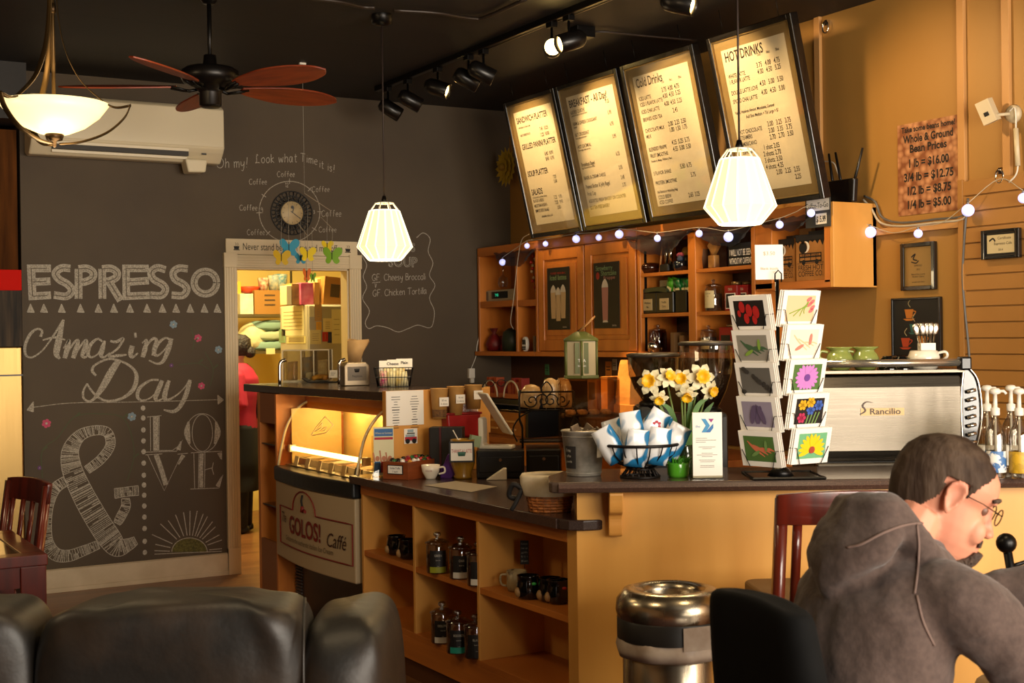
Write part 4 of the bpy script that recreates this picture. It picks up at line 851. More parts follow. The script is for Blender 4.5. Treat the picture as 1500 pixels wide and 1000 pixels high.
# ------------------------------------------------------------------ things on the lower counter
H1 = .9145; H2 = 1.3305; H3 = 1.0675
def kk(p): return (Vector(p)-CP).dot(CF)/FPX
def facing(px, py, h, w0, h0):         # base point, metres per pixel
    p = at_z(px, py, h); return p, kk(p)
def sheet(name, lab, cat_, mats, w, h, p, rz=YR, lean=0, th=.002, draw=None, group=None):
    """an upright card or paper of width w and height h standing at p; draw(mb, w, h) prints on its face"""
    m = MB(); m.box(-w/2, 0, 0, w/2, th, h)
    if draw: draw(m, w, h)
    o = m.build(name, mats); o.location = p; o.rotation_euler = (R(lean), 0, rz); return tag(o, lab, cat_, group)
def fl(m, x0, z0, x1, z1, k=1): m.flat([(x0, -.0006*k, z0), (x1, -.0006*k, z0), (x1, -.0006*k, z1), (x0, -.0006*k, z1)])
def lines(m, x0, x1, z0, z1, n, th=.25):
    for i in range(n):
        z = z1-(z1-z0)*(i+.5)/n; d = (z1-z0)/n*th/2; r = random.uniform(.55, 1); fl(m, x0, z-d, x0+(x1-x0)*r, z+d)
SKIN = mat('skin_print', 'b5714e', .6); BLUEP = mat('print_blue', '2c5f96', .6); REDPR = mat('print_red', 'a8182a', .6)
p, k = facing(562, 697, H1, 0, 0)
t = thing('brochure_holder', 'brochure stand showing three cheering children beside the gelato glass', 'brochure stand', p, YR+.2)
MB().box(-.055, -.03, 0, .055, .03, .006).box(-.055, -.03, 0, .055, -.027, .07).box(-.055, .026, 0, .055, .03, .20).build('stand', ACR, t)
def bro(m, w, h):
    m.m(1); fl(m, -w/2+.004, h-.045, w/2-.004, h-.008); m.m(2); fl(m, -w/2+.004, h-.062, w/2-.004, h-.05)
    for i, (x, c) in enumerate(((-.032, 1), (0, 2), (.03, 4))):
        m.m(c); m.flat([(x-.018, -.001, .02), (x+.018, -.001, .02), (x+.014, -.001, .075), (x-.014, -.001, .075)]); m.m(3); m.flat([(x+.011*math.cos(a*PI/5), -.0012, .09+.013*math.sin(a*PI/5)) for a in range(10)])
        m.stroke([(x-.014, .075), (x-.02, .12+.01*(i % 2))], .007, (0, -.0012, 0), AX, AZ, smooth=False)
    m.m(0).text('Where to Summer', (0, -.0012, h-.034), AX, AZ, .014, 'C', width=.085)
m = MB(); m.box(-.05, .0, .006, .05, .012, .245); bro(m, .1, .245); m.build('brochure', [mat('pale_cream_paper', 'd8d0a8', .7), BLUEP, REDPR, SKIN, mat('print_green', '2c6e42', .6)], t).location = (0, -.024, 0)
p2_, k2 = facing(583, 688, H1, 0, 0)
def wl(m, w, h): m.m(1); fl(m, -.03, h-.05, .03, h-.047); fl(m, -.03, h-.012, .03, h-.009); m.text('Daily', (0, -.001, h-.035), AX, AZ, .02, 'C')
sheet('leaflet_card', 'tall white card behind the brochure stand with a framed heading', 'card', [PAPER, mat('pale_grey_print', '8a867c', .7)], .115, .29, at_z(576, 690, H1)+Vector((.06, .10, 0)), YR+.1, -4, .006, wl)
sheet('leaflet_card', 'narrow blank white card standing right of the framed heading card', 'card', [PAPER], .035, .28, at_z(591, 688, H1)+Vector((.03, .06, 0)), YR+.3, -3, .012)
p, k = facing(588, 684, H1, 0, 0)
o = MB().lathe([(0, 0), (.026, 0), (.027, .06), (.02, .085), (.022, .09), (.022, .115), (0, .115)], n=18).build('dark_jar', mat('dark_jar_glass', '1a1512', .15, coat=.4)); o.location = p+Vector((.02, .05, 0)); tag(o, 'small dark jar behind the candy box', 'jar')
# candy box
a, b = at_z(561, 701, H1), at_z(598, 703, H1); c = at_z(629, 694, H1)
p = a; dirx = (b-a); rz = math.atan2(dirx.y, dirx.x); w_ = dirx.length; dd = (c-b).length
t = thing('candy_box', 'small wooden box of wrapped candies with a white front label', 'box', a, rz)
CW = mat('candy_box_wood', '8a4420', .4, col2='763818', scale=6, stretch=(1, 1, 6)); hb = .085
MB().box(0, 0, 0, w_, .008, hb).build('front', CW, t, bevel=.001); MB().box(0, dd-.008, 0, w_, dd, hb).build('back', CW, t); MB().box(0, .008, 0, .008, dd-.008, hb).box(0, 0, 0, .001, .001, .001).build('side', CW, t); MB().box(w_-.008, .008, 0, w_, dd-.008, hb).build('side', CW, t); MB().box(.008, .008, 0, w_-.008, dd-.008, .045).build('bottom', CW, t)
m = MB().box(.03, -.003, .025, w_-.03, 0, .07).m(1).box(.034, -.0035, .029, w_-.034, -.003, .066).m(0).text('Golden Truffle', (w_/2, -.004, .05), AX, AZ, .014, 'C', width=.06).text('1 each', (w_/2, -.004, .034), AX, AZ, .013, 'C'); m.build('label', [INK, PAPER], t)
cm = [mat('candy_%s' % c_, c_, .35) for c_ in ('b01f2c', 'e6e0d6', '2f6b3a', 'd06a86', '2a2422', 'c98a2a')]
Mw = Matrix.Translation(a) @ Matrix.Rotation(rz, 4, 'Z'); random.seed(3)
cmb = []
for j, c_ in enumerate(cm):
    mm = MB().ball((0, 0, 0), .013, 8, 1.25, 1, .8)
    for sg_ in (-1, 1): mm.lathe([(.003, 0), (.011, .012), (.0, .0121)], (0, 0, 0), 6)
    o = mm.build('wrapped_candy', c_); cmb.append(o)
cn = ['red', 'white', 'green', 'pink', 'dark', 'gold']
cnt = 0
nx, ny = 5, 9
for i in range(nx):
    for j in range(ny):
        q = random.randrange(6); src = cmb[q]
        o = src if not src.get('label') else src.copy()
        if o is not src: COL.objects.link(o)
        o.location = Mw @ Vector((.024+(w_-.048)*i/(nx-1)+random.uniform(-.004, .004), .026+(dd-.05)*j/(ny-1), .066+random.uniform(0, .022))); o.rotation_euler = (random.uniform(-.6, .6), random.uniform(-.6, .6), random.uniform(0, 6))
        tag(o, '%s wrapped candy in the wooden candy box' % cn[q], 'candy', 'wrapped candies in the box')
# espresso cup
p, k = facing(631, 701, H1, 0, 0)
t = thing('espresso_cup', 'small white espresso cup with a red word on the dark counter', 'cup', p, YR)
MB().lathe([(0, .0), (.024, 0), (.026, .006), (.042, .035), (.046, .068), (.043, .068), (.038, .035), (.022, .008), (0, .008)], n=24).build('cup_body', mat('porcelain', 'e6dcca', .2, coat=.3), t)
MB().tube(cat([(.040, -.01, .055), (.066, -.012, .056), (.068, -.012, .032), (.040, -.01, .024)], 5), .005, 7).build('handle', mat('porcelain', 'e6dcca', .2), t)
m = MB(); vv, ff, W0 = glyphs('GOLOSI'); vs = []
for x, y in vv: an = -PI/2-.55+x/W0*.75; rr = .0435; vs.append(m.v((rr*math.cos(an), rr*math.sin(an), .038+y*.012)))
for q in ff: m.f([vs[i] for i in q])
m.build('cup_print', mat('cup_red', '8a2030', .5), t)
# black folder box, purple pouch, mustard pot
p, k = facing(645, 697, H1, 0, 0); p = p+Vector((.03, .0, 0)); p.y = min(p.y, 5.90)
t = thing('black_folder_box', 'black upright folder box with red edge behind the espresso cup', 'box', p, YR-.15)
MB().box(-.08, 0, 0, .085, .08, .24).build('case', mat('matte_black_board', '14110f', .55), t, bevel=.003); MB().box(-.085, .01, 0, -.0801, .07, .235).build('red_edge', mat('dark_red_edge', '4a0f12', .5), t); MB().box(-.03, -.003, 0.0, -.02, 0, .24).build('spine_strip', mat('dark_red_edge', '4a0f12', .5), t)
p, k = facing(657, 700, H1, 0, 0); o = MB().prism(cat([(-.03, 0), (.03, 0), (.045, .05), (.03, .10), (.01, .115), (-.01, .07), (-.035, .03)], 3)[:-1], .03, (0, 0, 0), AX, AZ).build('purple_pouch', mat('purple_cloth', '4a1c6a', .8), bevel=.008); o.location = p+Vector((.01, .04, 0)); o.rotation_euler = (0, 0, YR); tag(o, 'purple cloth pouch between the black folder box and the mustard pot', 'pouch')
p, k = facing(680, 702, H1, 0, 0); p = p+Vector((.02, .05, 0))
t = thing('tip_pot', 'mustard yellow tip pot with a framed THANKS A LATTE sign', 'pot', p, YR)
MB().lathe([(0, 0), (.042, 0), (.045, .012), (.04, .02), (.058, .07), (.062, .12), (.056, .16), (.06, .19), (.056, .19), (.052, .16), (.055, .1), (0, .03)], n=26).build('pot_body', mat('mustard_glaze', '8a6414', .3, coat=.3), t)
m = MB().box(-.062, -.078, .085, .058, -.070, .185).m(1).box(-.054, -.0785, .093, .05, -.078, .177); m.m(2).text('THANKS A LATTE', (-.002, -.0792, .13), AX, AZ, .026, 'C', width=.098); m.m(3).lathe([(0, 0), (.016, 0), (.02, .02), (0, .021)], (-.002, -.0795, .115), 10, 1, .02); m.build('tip_sign', [BLACK, PAPER, REDPR, mat('print_teal', '3a6a5a', .6)], t)
MB().tube([(.0, 0, .15), (-.045, -.01, .235)], .003, 5).build('straw', WHITE, t); MB().box(.0, -.02, .16, .05, .02, .215).build('banknote', mat('note_green', '8a9a78', .7), t).rotation_euler = (0, .2, .3)
# cash drawers, tablet till
BD = mat('till_black', '0d0b0a', .3)
def blkbox(px0, px1, py, h, d, lab, name, rz=YR):
    a, b = at_z(px0, py, H1), at_z(px1, py, H1); w_ = (b-a).length; t = thing(name, lab, 'cash drawer', a, rz); MB().box(0, 0, 0, w_, d, h).build('case', BD, t, bevel=.006); MB().box(.012, -.006, .03, w_-.012, 0, h-.03).build('drawer', BD, t, bevel=.004); MB().cyl((w_/2, -.006, h-.045), (w_/2, -.012, h-.045), .008).build('lock', CHROME, t); return a, w_
a1, w1 = blkbox(698, 768, 701, .135, .30, 'black cash drawer under the white tablet till', 'cash_drawer')
a2, w2 = blkbox(772, 822, 699, .135, .30, 'black box right of the cash drawer carrying the bread rack', 'cash_drawer')
Rz = Matrix.Rotation(YR, 4, 'Z')
p = a1+Rz @ Vector((.06, .10, .136))
t = thing('tablet_till', 'white tablet point of sale stand tilted back on a black cash drawer', 'till', p, YR-.25)
CR_ = mat('till_white', 'cfc6b4', .35)
m = MB().prism([(0, 0), (.17, 0), (.17, .02), (.025, .02), (.025, .14), (.018, .155), (0, .155)], .085, (-.045, .05, 0), AX, AZ); m.build('stand', CR_, t, bevel=.008, seg=3)
m = MB().box(-.10, -.006, -.12, .10, .006, .12); o = m.build('tablet', CR_, t, bevel=.008, seg=3); o.matrix_local = Matrix.Translation((.035, .0, .175)) @ Matrix.Rotation(R(-62), 4, 'Z') @ Matrix.Rotation(R(32), 4, 'X'); MB().box(-.088, .006, -.105, .088, .0075, .105).build('screen', mat('dark_screen', '20201c', .1), o)
p = at_z(727, 703, H1); o = MB().prism([(-.05, 0), (.05, 0), (.05, .055), (.035, .055)], .055, (0, .055, 0), AX, AZ).build('card_wedge', CR_, bevel=.004); o.location = p; o.rotation_euler = (0, 0, YR); tag(o, 'white wedge shaped card reader in front of the cash drawer', 'card reader')
q = [at_z(x, y, H1) for x, y in ((622, 711), (690, 721), (728, 713), (668, 705))]; m = MB(); m.T = Matrix.Translation(-q[0]); m.prism([(0, 0), ((q[1]-q[0]).x, (q[1]-q[0]).y), ((q[2]-q[0]).x, (q[2]-q[0]).y), ((q[3]-q[0]).x, (q[3]-q[0]).y)], .002, q[0]+Vector((0, 0, .0005)), (1, 0, 0), (0, 1, 0)); o = m.build('counter_mat', mat('pale_mat', '8f8371', .5)); o.location = q[0]; tag(o, 'pale flat mat lying on the dark counter in front of the tip pot', 'mat')
# wicker basket
p, k = facing(810, 752, H1, 0, 0); p = p+Vector((.03, .07, 0))
t = thing('wicker_basket', 'wicker basket with a hanging cream cloth liner at the counter end', 'basket', p, YR); t.scale = (.84, .84, .9)
WK = mat('wicker', 'b0682a', .6, col2='7a4218', scale=60)
m = MB()
for j in range(9):
    z = .006+j*.0125; r = .085+.018*j/8; m.tube([((r+.004*math.sin(q*PI/2+j*PI))*math.cos(q*PI/20)*1.08, (r+.004*math.sin(q*PI/2+j*PI))*math.sin(q*PI/20)*.8, z) for q in range(40)], .0062, 6, closed=True)
for q in range(20): a = q*PI/10; m.tube([(.087*math.cos(a)*1.08, .087*math.sin(a)*.8, 0), (.106*math.cos(a)*1.08, .106*math.sin(a)*.8, .115)], .004, 5)
m.lathe([(0, .002), (.085, .002), (.085, .008), (0, .008)], n=20, sx=1.08, sy=.8); m.build('weave', WK, t)
LN = mat('cream_linen', 'bfae90', .85, col2='b3a283', scale=20)
m = MB().lathe([(0, .015), (.075, .018), (.10, .08), (.112, .15), (.122, .165), (.132, .15), (.128, .11), (.118, .075), (.112, .07)], n=48, sx=1.08, sy=.8, flute=.025, fn=7); m.build('cloth_liner', LN, t)
MB().tube(cat([(-.125, -.03, .10), (-.17, -.02, .12), (-.19, .0, .07), (-.15, -.01, .06), (-.13, -.03, .10)], 5), .012, 6).tube(cat([(-.13, -.03, .10), (-.16, -.03, .04), (-.18, -.02, .01)], 4), [.008, .013, .016]+[.016]*6 if 0 else .011, 6).build('dark_bow', mat('black_ribbon', '120d0b', .7), t)
# notices and cups on the raised end panel (plane y = 5.90)
YP = 6.058
def onp(px, py): return at_y(px, py, YP)
def panel_sheet(x0, y0, x1, y1, name, lab, cat_, mats, draw=None, th=.002):
    a, b = onp(x0, y1), onp(x1, y0); w, h = b.x-a.x, b.z-a.z
    return sheet(name, lab, cat_, mats, w, h, Vector(((a.x+b.x)/2, YP-th, a.z)), 0, 0, th, draw)
def lst(m, w, h):
    m.m(1); random.seed(2)
    for sx_ in (-1, 1):
        for i in range(13):
            ww = random.uniform(.02, .055) if w > .1 else .02; z = h-.03-i*.013; b_ = .0022 if i in (5, 9) else .0013
            fl(m, sx_*w/4-ww/2*.9, z-b_, sx_*w/4+ww/2*.9, z+b_)
panel_sheet(566, 571, 620, 624, 'price_list', 'white two column price list sheet on the raised end panel', 'sheet', [PAPER, INK], lst)
def truck(m, w, h):
    m.m(1); fl(m, -w*.45, h*.2, w*.45, h*.45); m.m(2); fl(m, -w*.4, h*.45, w*.3, h*.62); fl(m, -w*.25, h*.75, w*.2, h*.95); m.m(3)
    for x in (-.25, .25): m.flat([(x*w+.013*math.cos(a*PI/5), -.0014, h*.17+.013*math.sin(a*PI/5)) for a in range(10)])
    m.m(4); fl(m, -w*.3, h*.65, w*.3, h*.72)
panel_sheet(592, 627, 611, 650, 'truck_sticker', 'small cut out sticker of a red and white truck on the end panel', 'sticker', [PAPER, REDPR, mat('print_paleblue', '8aa0a8', .6), BLACK, INK], truck)
panel_sheet(671, 591, 700, 607, 'cup_notice', 'white notice with red lettering behind the red bin', 'notice', [PAPER, REDPR], lambda m, w, h: (m.m(1), m.text('VOUCHER', (0, -.001, h*.55), AX, AZ, .022, 'C', width=w*.9), m.text('RETURNS', (0, -.001, h*.15), AX, AZ, .022, 'C', width=w*.9)))
CUPM = mat('kraft_cup', 'b98a4a', .6, col2='a97a3c', scale=14)
for i, (px, py, pb, lab, words) in enumerate(((637, 569, 612, 'left paper sample cup fixed to the end panel, dark band low down', ('20 oz', '2 shots')), (661, 566, 607, 'middle paper sample cup fixed to the end panel', ('16 oz', '2 shots')), (687, 564, 598, 'right paper sample cup fixed to the end panel', ('12 oz', '')))):
    a, b = onp(px, py), onp(px, pb); h = a.z-b.z; t = thing('sample_cup', lab, 'cup', (a.x, YP-.047, b.z), 0, 'sample cups on the end panel')
    m = MB().lathe([(0, 0), (.034, 0), (.045, h), (.047, h+.003), (.044, h+.003), (.042, h-.003), (.032, .006), (0, .006)], n=24); m.build('cup_body', CUPM, t)
    if i == 0: MB().lathe([(.0352, .008), (.0385, .045), (.0385, .046), (.0345, .007)], n=24).build('coffee_band', mat('cork_band', '7a5228', .8, col2='4a3018', scale=80), t)
    m = MB().box(-.022, -.046, h*.42, .03, -.044, h*.42+.045); m.m(1)
    for j, w_ in enumerate(words):
        if w_: m.text(w_, (.004, -.0465, h*.42+.026-j*.018), AX, AZ, .013, 'C')
    m.build('cup_label', [PAPER, INK], t)
a, b = at_z(650, 690, H1), 0
t = thing('red_bin', 'red plastic bin hung on the end panel behind the till', 'bin', (onp(671, 640).x, YP-.0, onp(671, 640).z), 0)
MB().prism([(-.09, 0), (.09, 0), (.10, .125), (-.10, .125)], .07, (0, 0, 0), AX, AZ).build('shell', RED, t, bevel=.012, seg=3); MB().box(-.104, -.075, .118, .104, 0, .13).build('rim', mat('red_rim', '7a0c0d', .4), t, bevel=.004)
m = MB().prism([(0, 0), (.035, 0), (.035, .24), (.02, .24)], .03, (EPR-.02, 6.10, 1.10), AX, AZ); o = m.build('panel_bracket', MAPLE, bevel=.002); tag(o, 'sloping maple bracket on the right edge of the raised end panel', 'bracket')

# ------------------------------------------------------------------ things on the raised worktop
p, k = facing(447, 557, H2, 0, 0); p.x *= .955; p.y *= .955
t = thing('clear_box', 'tall clear acrylic display box with a divider on the raised worktop', 'display box', p+Vector((.05, .08, 0)), YR)
wx, dy, hz = .145, .075, .205
for nm, q in (('front_wall', (-wx, -dy, 0, wx, -dy+.004, hz)), ('back_wall', (-wx, dy-.004, 0, wx, dy, hz)), ('side_wall', (-wx, -dy+.004, 0, -wx+.004, dy-.004, hz)), ('side_wall', (wx-.004, -dy+.004, 0, wx, dy-.004, hz)), ('divider', (-.03, -dy+.004, 0, -.026, dy-.004, hz)), ('divider', (.05, -dy+.004, 0, .054, dy-.004, hz)), ('base', (-wx, -dy, -.0, wx, dy, .012))): MB().box(*q).build(nm, ACR if nm != 'base' else mat('pale_base', 'cfc4a4', .4), t)
m = MB()
for x in (-wx, -.03, .05, wx):
    for y in (-dy, dy): m.box(x-.003, y-.003, 0, x+.003, y+.003, hz)
for z in (hz-.006,):
    for y in (-dy, dy): m.box(-wx, y-.003, z, wx, y+.003, z+.006)
m.build('box_edges', mat('acrylic_edge', 'c8b99a', .25), t)
for i, (x, c_, lab, hh) in enumerate(((-.10, 'd8a860', 'orange topped paper packet inside the left part of the clear box', .12), (-.005, '8a8a80', 'grey printed card inside the middle of the clear box', .15), (.02, 'cfc6a2', 'pale pastry packet lying in the middle of the clear box', .05), (.10, 'd2bd84', 'tan packet standing inside the right part of the clear box', .13))):
    o = MB().prism([(-.03, 0), (.03, 0), (.034, hh), (-.03, hh*.95)], .02, (0, 0, 0), AX, AZ).build('food_packet', mat('packet_%s' % c_, c_, .6, col2='b09060', scale=30), bevel=.004); o.location = t.matrix_basis @ Vector((x, .03-.02*i+(.03 if i == 1 else 0), .0125)); o.rotation_euler = (0, 0, YR); tag(o, lab, 'packet', 'packets in the clear box')
p, k = facing(470, 560, H2, 0, 0); p += Vector((.03, .02, 0))
t = thing('serving_tray', 'black flared serving tray on the raised worktop', 'tray', p, YR)
MB().prism([(-.09, .0), (.09, 0), (.13, .028), (.124, .028), (.085, .006), (-.085, .006), (-.124, .028), (-.13, .028)], .16, (0, .08, 0), AX, AZ).build('dish', BLACK, t, bevel=.001)
for i in range(4):
    o = MB().tube(cat([(-.05, 0, .0), (-.02, .012, .012), (.02, .012, .012), (.05, 0, .004)], 4), [.006]+[.015]*11+[.006], 8).build('yellow_pastry', mat('pastry_yellow', 'b07a1c', .6, col2='8a5a14', scale=30)); o.location = p+Rz @ Vector((-.025, -.055+.034*i, .021)); o.rotation_euler = (0, 0, YR+.3*i-.4); tag(o, 'golden pastry finger lying in the black tray', 'pastry', 'pastry fingers in the black tray')
for i in range(2): sheet('price_card', ['leaning white price card in the black tray, left', 'leaning white price card at the right rim of the black tray'][i], 'card', [PAPER, INK], .055, .07, p+Rz @ Vector((.065+.045*i, -.06, .03)), YR, -50, .002, lambda m, w, h: (m.m(1), lines(m, -w*.35, w*.35, h*.2, h*.8, 4)), 'price cards in the black tray')
p, k = facing(520, 565, H2, 0, 0); p += Vector((.02, .05, 0))
t = thing('napkin_dispenser', 'square metal napkin dispenser with rounded top on the raised worktop', 'dispenser', p, YR+.35)
m = MB().prism([(-.075, 0), (.075, 0), (.075, .115), (.055, .135), (-.055, .135), (-.075, .115)], .12, (0, .06, 0), AX, AZ); m.build('case', brushed('dispenser_metal', '8a7a64', .4), t, bevel=.006)
m = MB().box(-.055, -.0615, .03, .055, -.06, .11).m(1).text('Napkins', (0, -.062, .05), AX, AZ, .018, 'C').lathe([(0, 0), (.012, 0), (.016, .02), (0, .021)], (0, -.0622, .078), 8, 1, .02); m.build('face_plate', [mat('dispenser_plate', '5e5244', .5), INK], t)
MB().box(.0752, -.045, .01, .078, .045, .11).build('side_window', mat('dispenser_brown', '5a3a1c', .4), t)
m = MB(); rr = [[(-.045*s_+sh, -.025*s_, z), (.045*s_+sh, -.025*s_, z), (.045*s_+sh, .02*s_, z), (-.045*s_+sh, .02*s_, z)] for z, s_, sh in ((0, .75, 0), (.06, 1, .005), (.12, 1.35, .02))]; rr[2] = [(x, y, z+.015*(i % 2)) for i, (x, y, z) in enumerate(rr[2])]; m.skin(rr, cap=False); o = m.build('paper_bag', mat('kraft_light', 'b08c5c', .75, col2='9a774a', scale=8), solid=.001); o.location = p+Vector((.0, .0, .1355)); o.rotation_euler = (0, .05, YR); tag(o, 'open kraft paper bag standing on the napkin dispenser', 'bag')
p, k = facing(579, 567, H2, 0, 0); p += Vector((.02, .06, 0))
t = thing('wire_basket', 'oblong wire basket of snack bags on the raised worktop', 'basket', p, YR)
m = MB(); w_, d_, h_ = .105, .055, .105
for z, s_ in ((0, .82), (h_*.5, .91), (h_, 1)): m.tube([(w_*s_*x, d_*s_*y, z+.002) for x, y in ((-1, -1), (1, -1), (1, 1), (-1, 1))], .0024, 5, closed=True, smooth=False)
for i in range(13):
    x = -1+i/6
    for y in (-1, 1): m.tube([(w_*.82*x, d_*.82*y, 0.002), (w_*x, d_*y, h_)], .0013, 4)
for i in range(6):
    y = -1+i*.4
    for x in (-1, 1): m.tube([(w_*.82*x, d_*.82*y, 0.002), (w_*x, d_*y, h_)], .0013, 4)
m.box(-w_*.8, -d_*.8, 0, w_*.8, d_*.8, .003); m.build('wire_frame', BLKM, t)
MB().text('SNACKS', (0, 0, 0), AX, AZ, .001).bm.free()
random.seed(11)
for i, (x, y, c_, hh) in enumerate(((-.055, -.02, 'c0306e', .085), (-.015, -.02, 'd8c890', .08), (.03, -.02, 'd2b45c', .085), (.062, -.015, 'd8cc9a', .08), (-.04, .02, 'cdb878', .10), (.01, .02, 'e0d6b0', .105), (.05, .022, 'c8a850', .10))):
    o = MB().skin([[(sx*a_, sy*b_, z) for sx, sy in ((-1, -.8), (0, -1.1), (1, -.8), (1, .8), (0, 1.1), (-1, .8))] for z, a_, b_ in ((0, .02, .003), (hh*.3, .02, .014), (hh*.7, .019, .014), (hh, .02, .002))]).build('snack_bag', mat('snack_%s' % c_, c_, .35, col2='e8dfb8', scale=40), smooth=False); o.location = p+Rz @ Vector((x, y, .005)); o.rotation_euler = (0, random.uniform(-.15, .15), YR+random.uniform(-.3, .3)); tag(o, ['pink snack bag at the left front of the wire basket', 'pale snack bag second from left in the wire basket front', 'yellow snack bag third from left in the wire basket front', 'cream snack bag at the right front of the wire basket', 'buff snack bag at the left back of the wire basket', 'whitish snack bag at the middle back of the wire basket', 'golden snack bag at the right back of the wire basket'][i], 'snack bag', 'snack bags in the wire basket')
for i, (x, w_, tx) in enumerate(((-.06, .05, ''), (-.01, .06, 'Cheese'), (.055, .09, 'Plain'))):
    sheet('price_card', ['blank white price card at the left of the wire basket', 'white price card reading Cheese in the wire basket', 'large white price card reading Plain in the wire basket'][i], 'card', [PAPER, INK], w_, .06, p+Rz @ Vector((x, .048, .085+.005*i)), YR, -5, .0015, (lambda tx: lambda m, w, h: (m.m(1), m.text(tx, (0, -.0012, h*.5), AX, AZ, .022, 'C', bold=.02), m.bm.verts.ensure_lookup_table()) if tx else None)(tx), 'price cards in the wire basket')
p, k = facing(636, 562, 1.336, 0, 0)
t = thing('eyeglasses', 'dark eyeglasses lying on the raised end panel', 'glasses', Vector((p.x, 6.08, 1.3355)), -.2)
m = MB()
for x in (-.032, .032): m.tube([(x+.024*math.cos(a*PI/8), 0, .022+.017*math.sin(a*PI/8)) for a in range(16)], .0025, 5, closed=True)
m.tube([(-.008, 0, .024), (.008, 0, .024)], .002, 5).tube([(-.056, 0, .026), (-.058, .06, .01)], .002, 5).tube([(.056, 0, .026), (.058, .06, .01)], .002, 5); m.build('frame', BLKM, t)

# ------------------------------------------------------------------ bread rack, clear case, green canister
p = a2+Rz @ Vector((w2*.5+.02, .16, .136)); k = kk(p)
t = thing('bread_rack', 'black scrolled wire bread rack standing on a black box', 'rack', p, YR)
IR = mat('wrought_iron', '16100d', .45, .6); hw, hd = .135, .075; zs, zr = .185, .275
for x in (-hw, hw):
    for y in (-hd, hd): MB().tube([(x*.9, y, .0), (x*.9, y, .10), (x, y, .135), (x, y, zr)], .0055, 6).build('post', IR, t)
m = MB()
for z in (.03, zs, zr): m.tube([(-hw, -hd, z), (hw, -hd, z), (hw, hd, z), (-hw, hd, z)], .0045, 5, closed=True, smooth=False)
for i in range(7): m.tube([(-hw+i*hw/3, -hd, zs), (-hw+i*hw/3, hd, zs)], .0025, 4)
m.box(-hw, -hd, .026, hw, hd, .03); m.build('shelf_frame', IR, t)
def spiral(cx, cz, r, s_, a0): return [(cx+s_*(r*(1-q/26))*math.cos(a0+q*.38), -hd-.004, cz+(r*(1-q/26))*math.sin(a0+q*.38)) for q in range(22)]
m = MB()
for cx, s_, a0 in ((-.075, 1, PI), (.075, -1, PI), (.02, 1, 0), (-.02, -1, 0)): m.tube(spiral(cx, .232, .036, s_, a0), .0035, 5)
m.tube(cat([(0, -hd-.004, .25), (.028, -hd-.004, .285), (.0, -hd-.004, .325), (-.028, -hd-.004, .285), (0, -hd-.004, .25)], 5), .0035, 5)
for s_ in (-1, 1): m.tube(cat([(s_*.07, -hd, zs), (s_*hw*1.0, -hd, .15), (s_*hw*1.25, -hd, .09), (s_*hw*1.1, -hd, .03)], 5), .004, 5)
m.build('scrollwork', IR, t)
LF = mat('loaf_wrap', 'c2a070', .3, col2='9a7440', scale=9, coat=.4)
for i, (x, hh, w_, tl) in enumerate(((-.085, .12, .052, .35), (.02, .15, .042, 0), (.085, .15, .044, -.05))):
    o = MB().lathe([(0, 0), (w_*.9, .002), (w_, hh*.2), (w_*.98, hh*.7), (w_*.7, hh*.93), (w_*.2, hh), (0, hh)], n=16, sy=.65).build('wrapped_loaf', LF); o.location = p+Rz @ Vector((x, 0, zs+.006)); o.rotation_euler = (0, tl*.4, YR); tag(o, ['squat wrapped loaf leaning at the left of the bread rack', 'tall wrapped loaf in the middle of the bread rack', 'tall wrapped loaf at the right of the bread rack'][i], 'bread', 'wrapped loaves in the bread rack')
c = at_d(862, 600, 5.9); c.z = H1
t = thing('cookie_case', 'clear acrylic bakery case behind the galvanized bucket', 'display case', c, YR)
wx, dy, hz = .13, .12, .49
for nm, q in (('front_wall', (-wx, -dy, 0, wx, -dy+.005, hz)), ('back_wall', (-wx, dy-.005, 0, wx, dy, hz)), ('side_wall', (-wx, -dy, 0, -wx+.005, dy, hz)), ('side_wall', (wx-.005, -dy, 0, wx, dy, hz)), ('lid', (-wx, -dy, hz, wx, dy, hz+.008))): MB().box(*q).build(nm, glass('case_acrylic', 'f6ead8', .97, .04), t)
for z in (.01, .20, .33): MB().box(-wx+.006, -dy+.006, z, wx-.006, dy-.006, z+.008).build('tray_shelf', glass('case_shelf', 'f0e0c4', .94, .05), t)
random.seed(5)
for i in range(8):
    x, y, z = (-.08+.052*(i % 4), -.05+.09*(i//4), .339)
    o = MB().lathe([(0, 0), (.02, .001), (.023, .008), (.02, .016), (0, .018)], n=14).build('cookie', mat('cookie_tan', 'b5813f', .7, col2='8a5a28', scale=60)) if i == 0 else o.copy()
    if i: COL.objects.link(o)
    o.location = c+Rz @ Vector((x, y, z)); tag(o, 'round cookie on the upper tray of the clear bakery case', 'cookie', 'cookies in the bakery case')
o = MB().tube(cat([(-.10, 0, .02), (-.04, 0, .028), (.05, 0, .022), (.12, 0, .03)], 4), [.006]+[.016]*11+[.01], 8).build('bread_stick', mat('breadstick', 'd2b27a', .6)); o.location = c+Rz @ Vector((-.015, -.04, .21)); o.rotation_euler = (0, 0, YR); tag(o, 'long pale breadstick on the middle tray of the bakery case', 'bread')
o = MB().tube([(0, 0, .0), (.006, 0, .10), (.012, -.006, .19)], [.003, .003, .004], 6).lathe([(0, .18), (.02, .185), (.022, .2), (.014, .22), (0, .222)], (.012, -.006, 0), 10, 1, .4).build('serving_tongs', mat('pewter', '8a7a68', .3, .8)); o.location = c+Rz @ Vector((.165, -.03, 0)); tag(o, 'metal serving spoon standing right of the bakery case', 'spoon')
p = c+Rz @ Vector((-.03, 0, hz+.009))
t = thing('green_canister', 'green house shaped canister with a tilted lid on the bakery case', 'canister', p, YR)
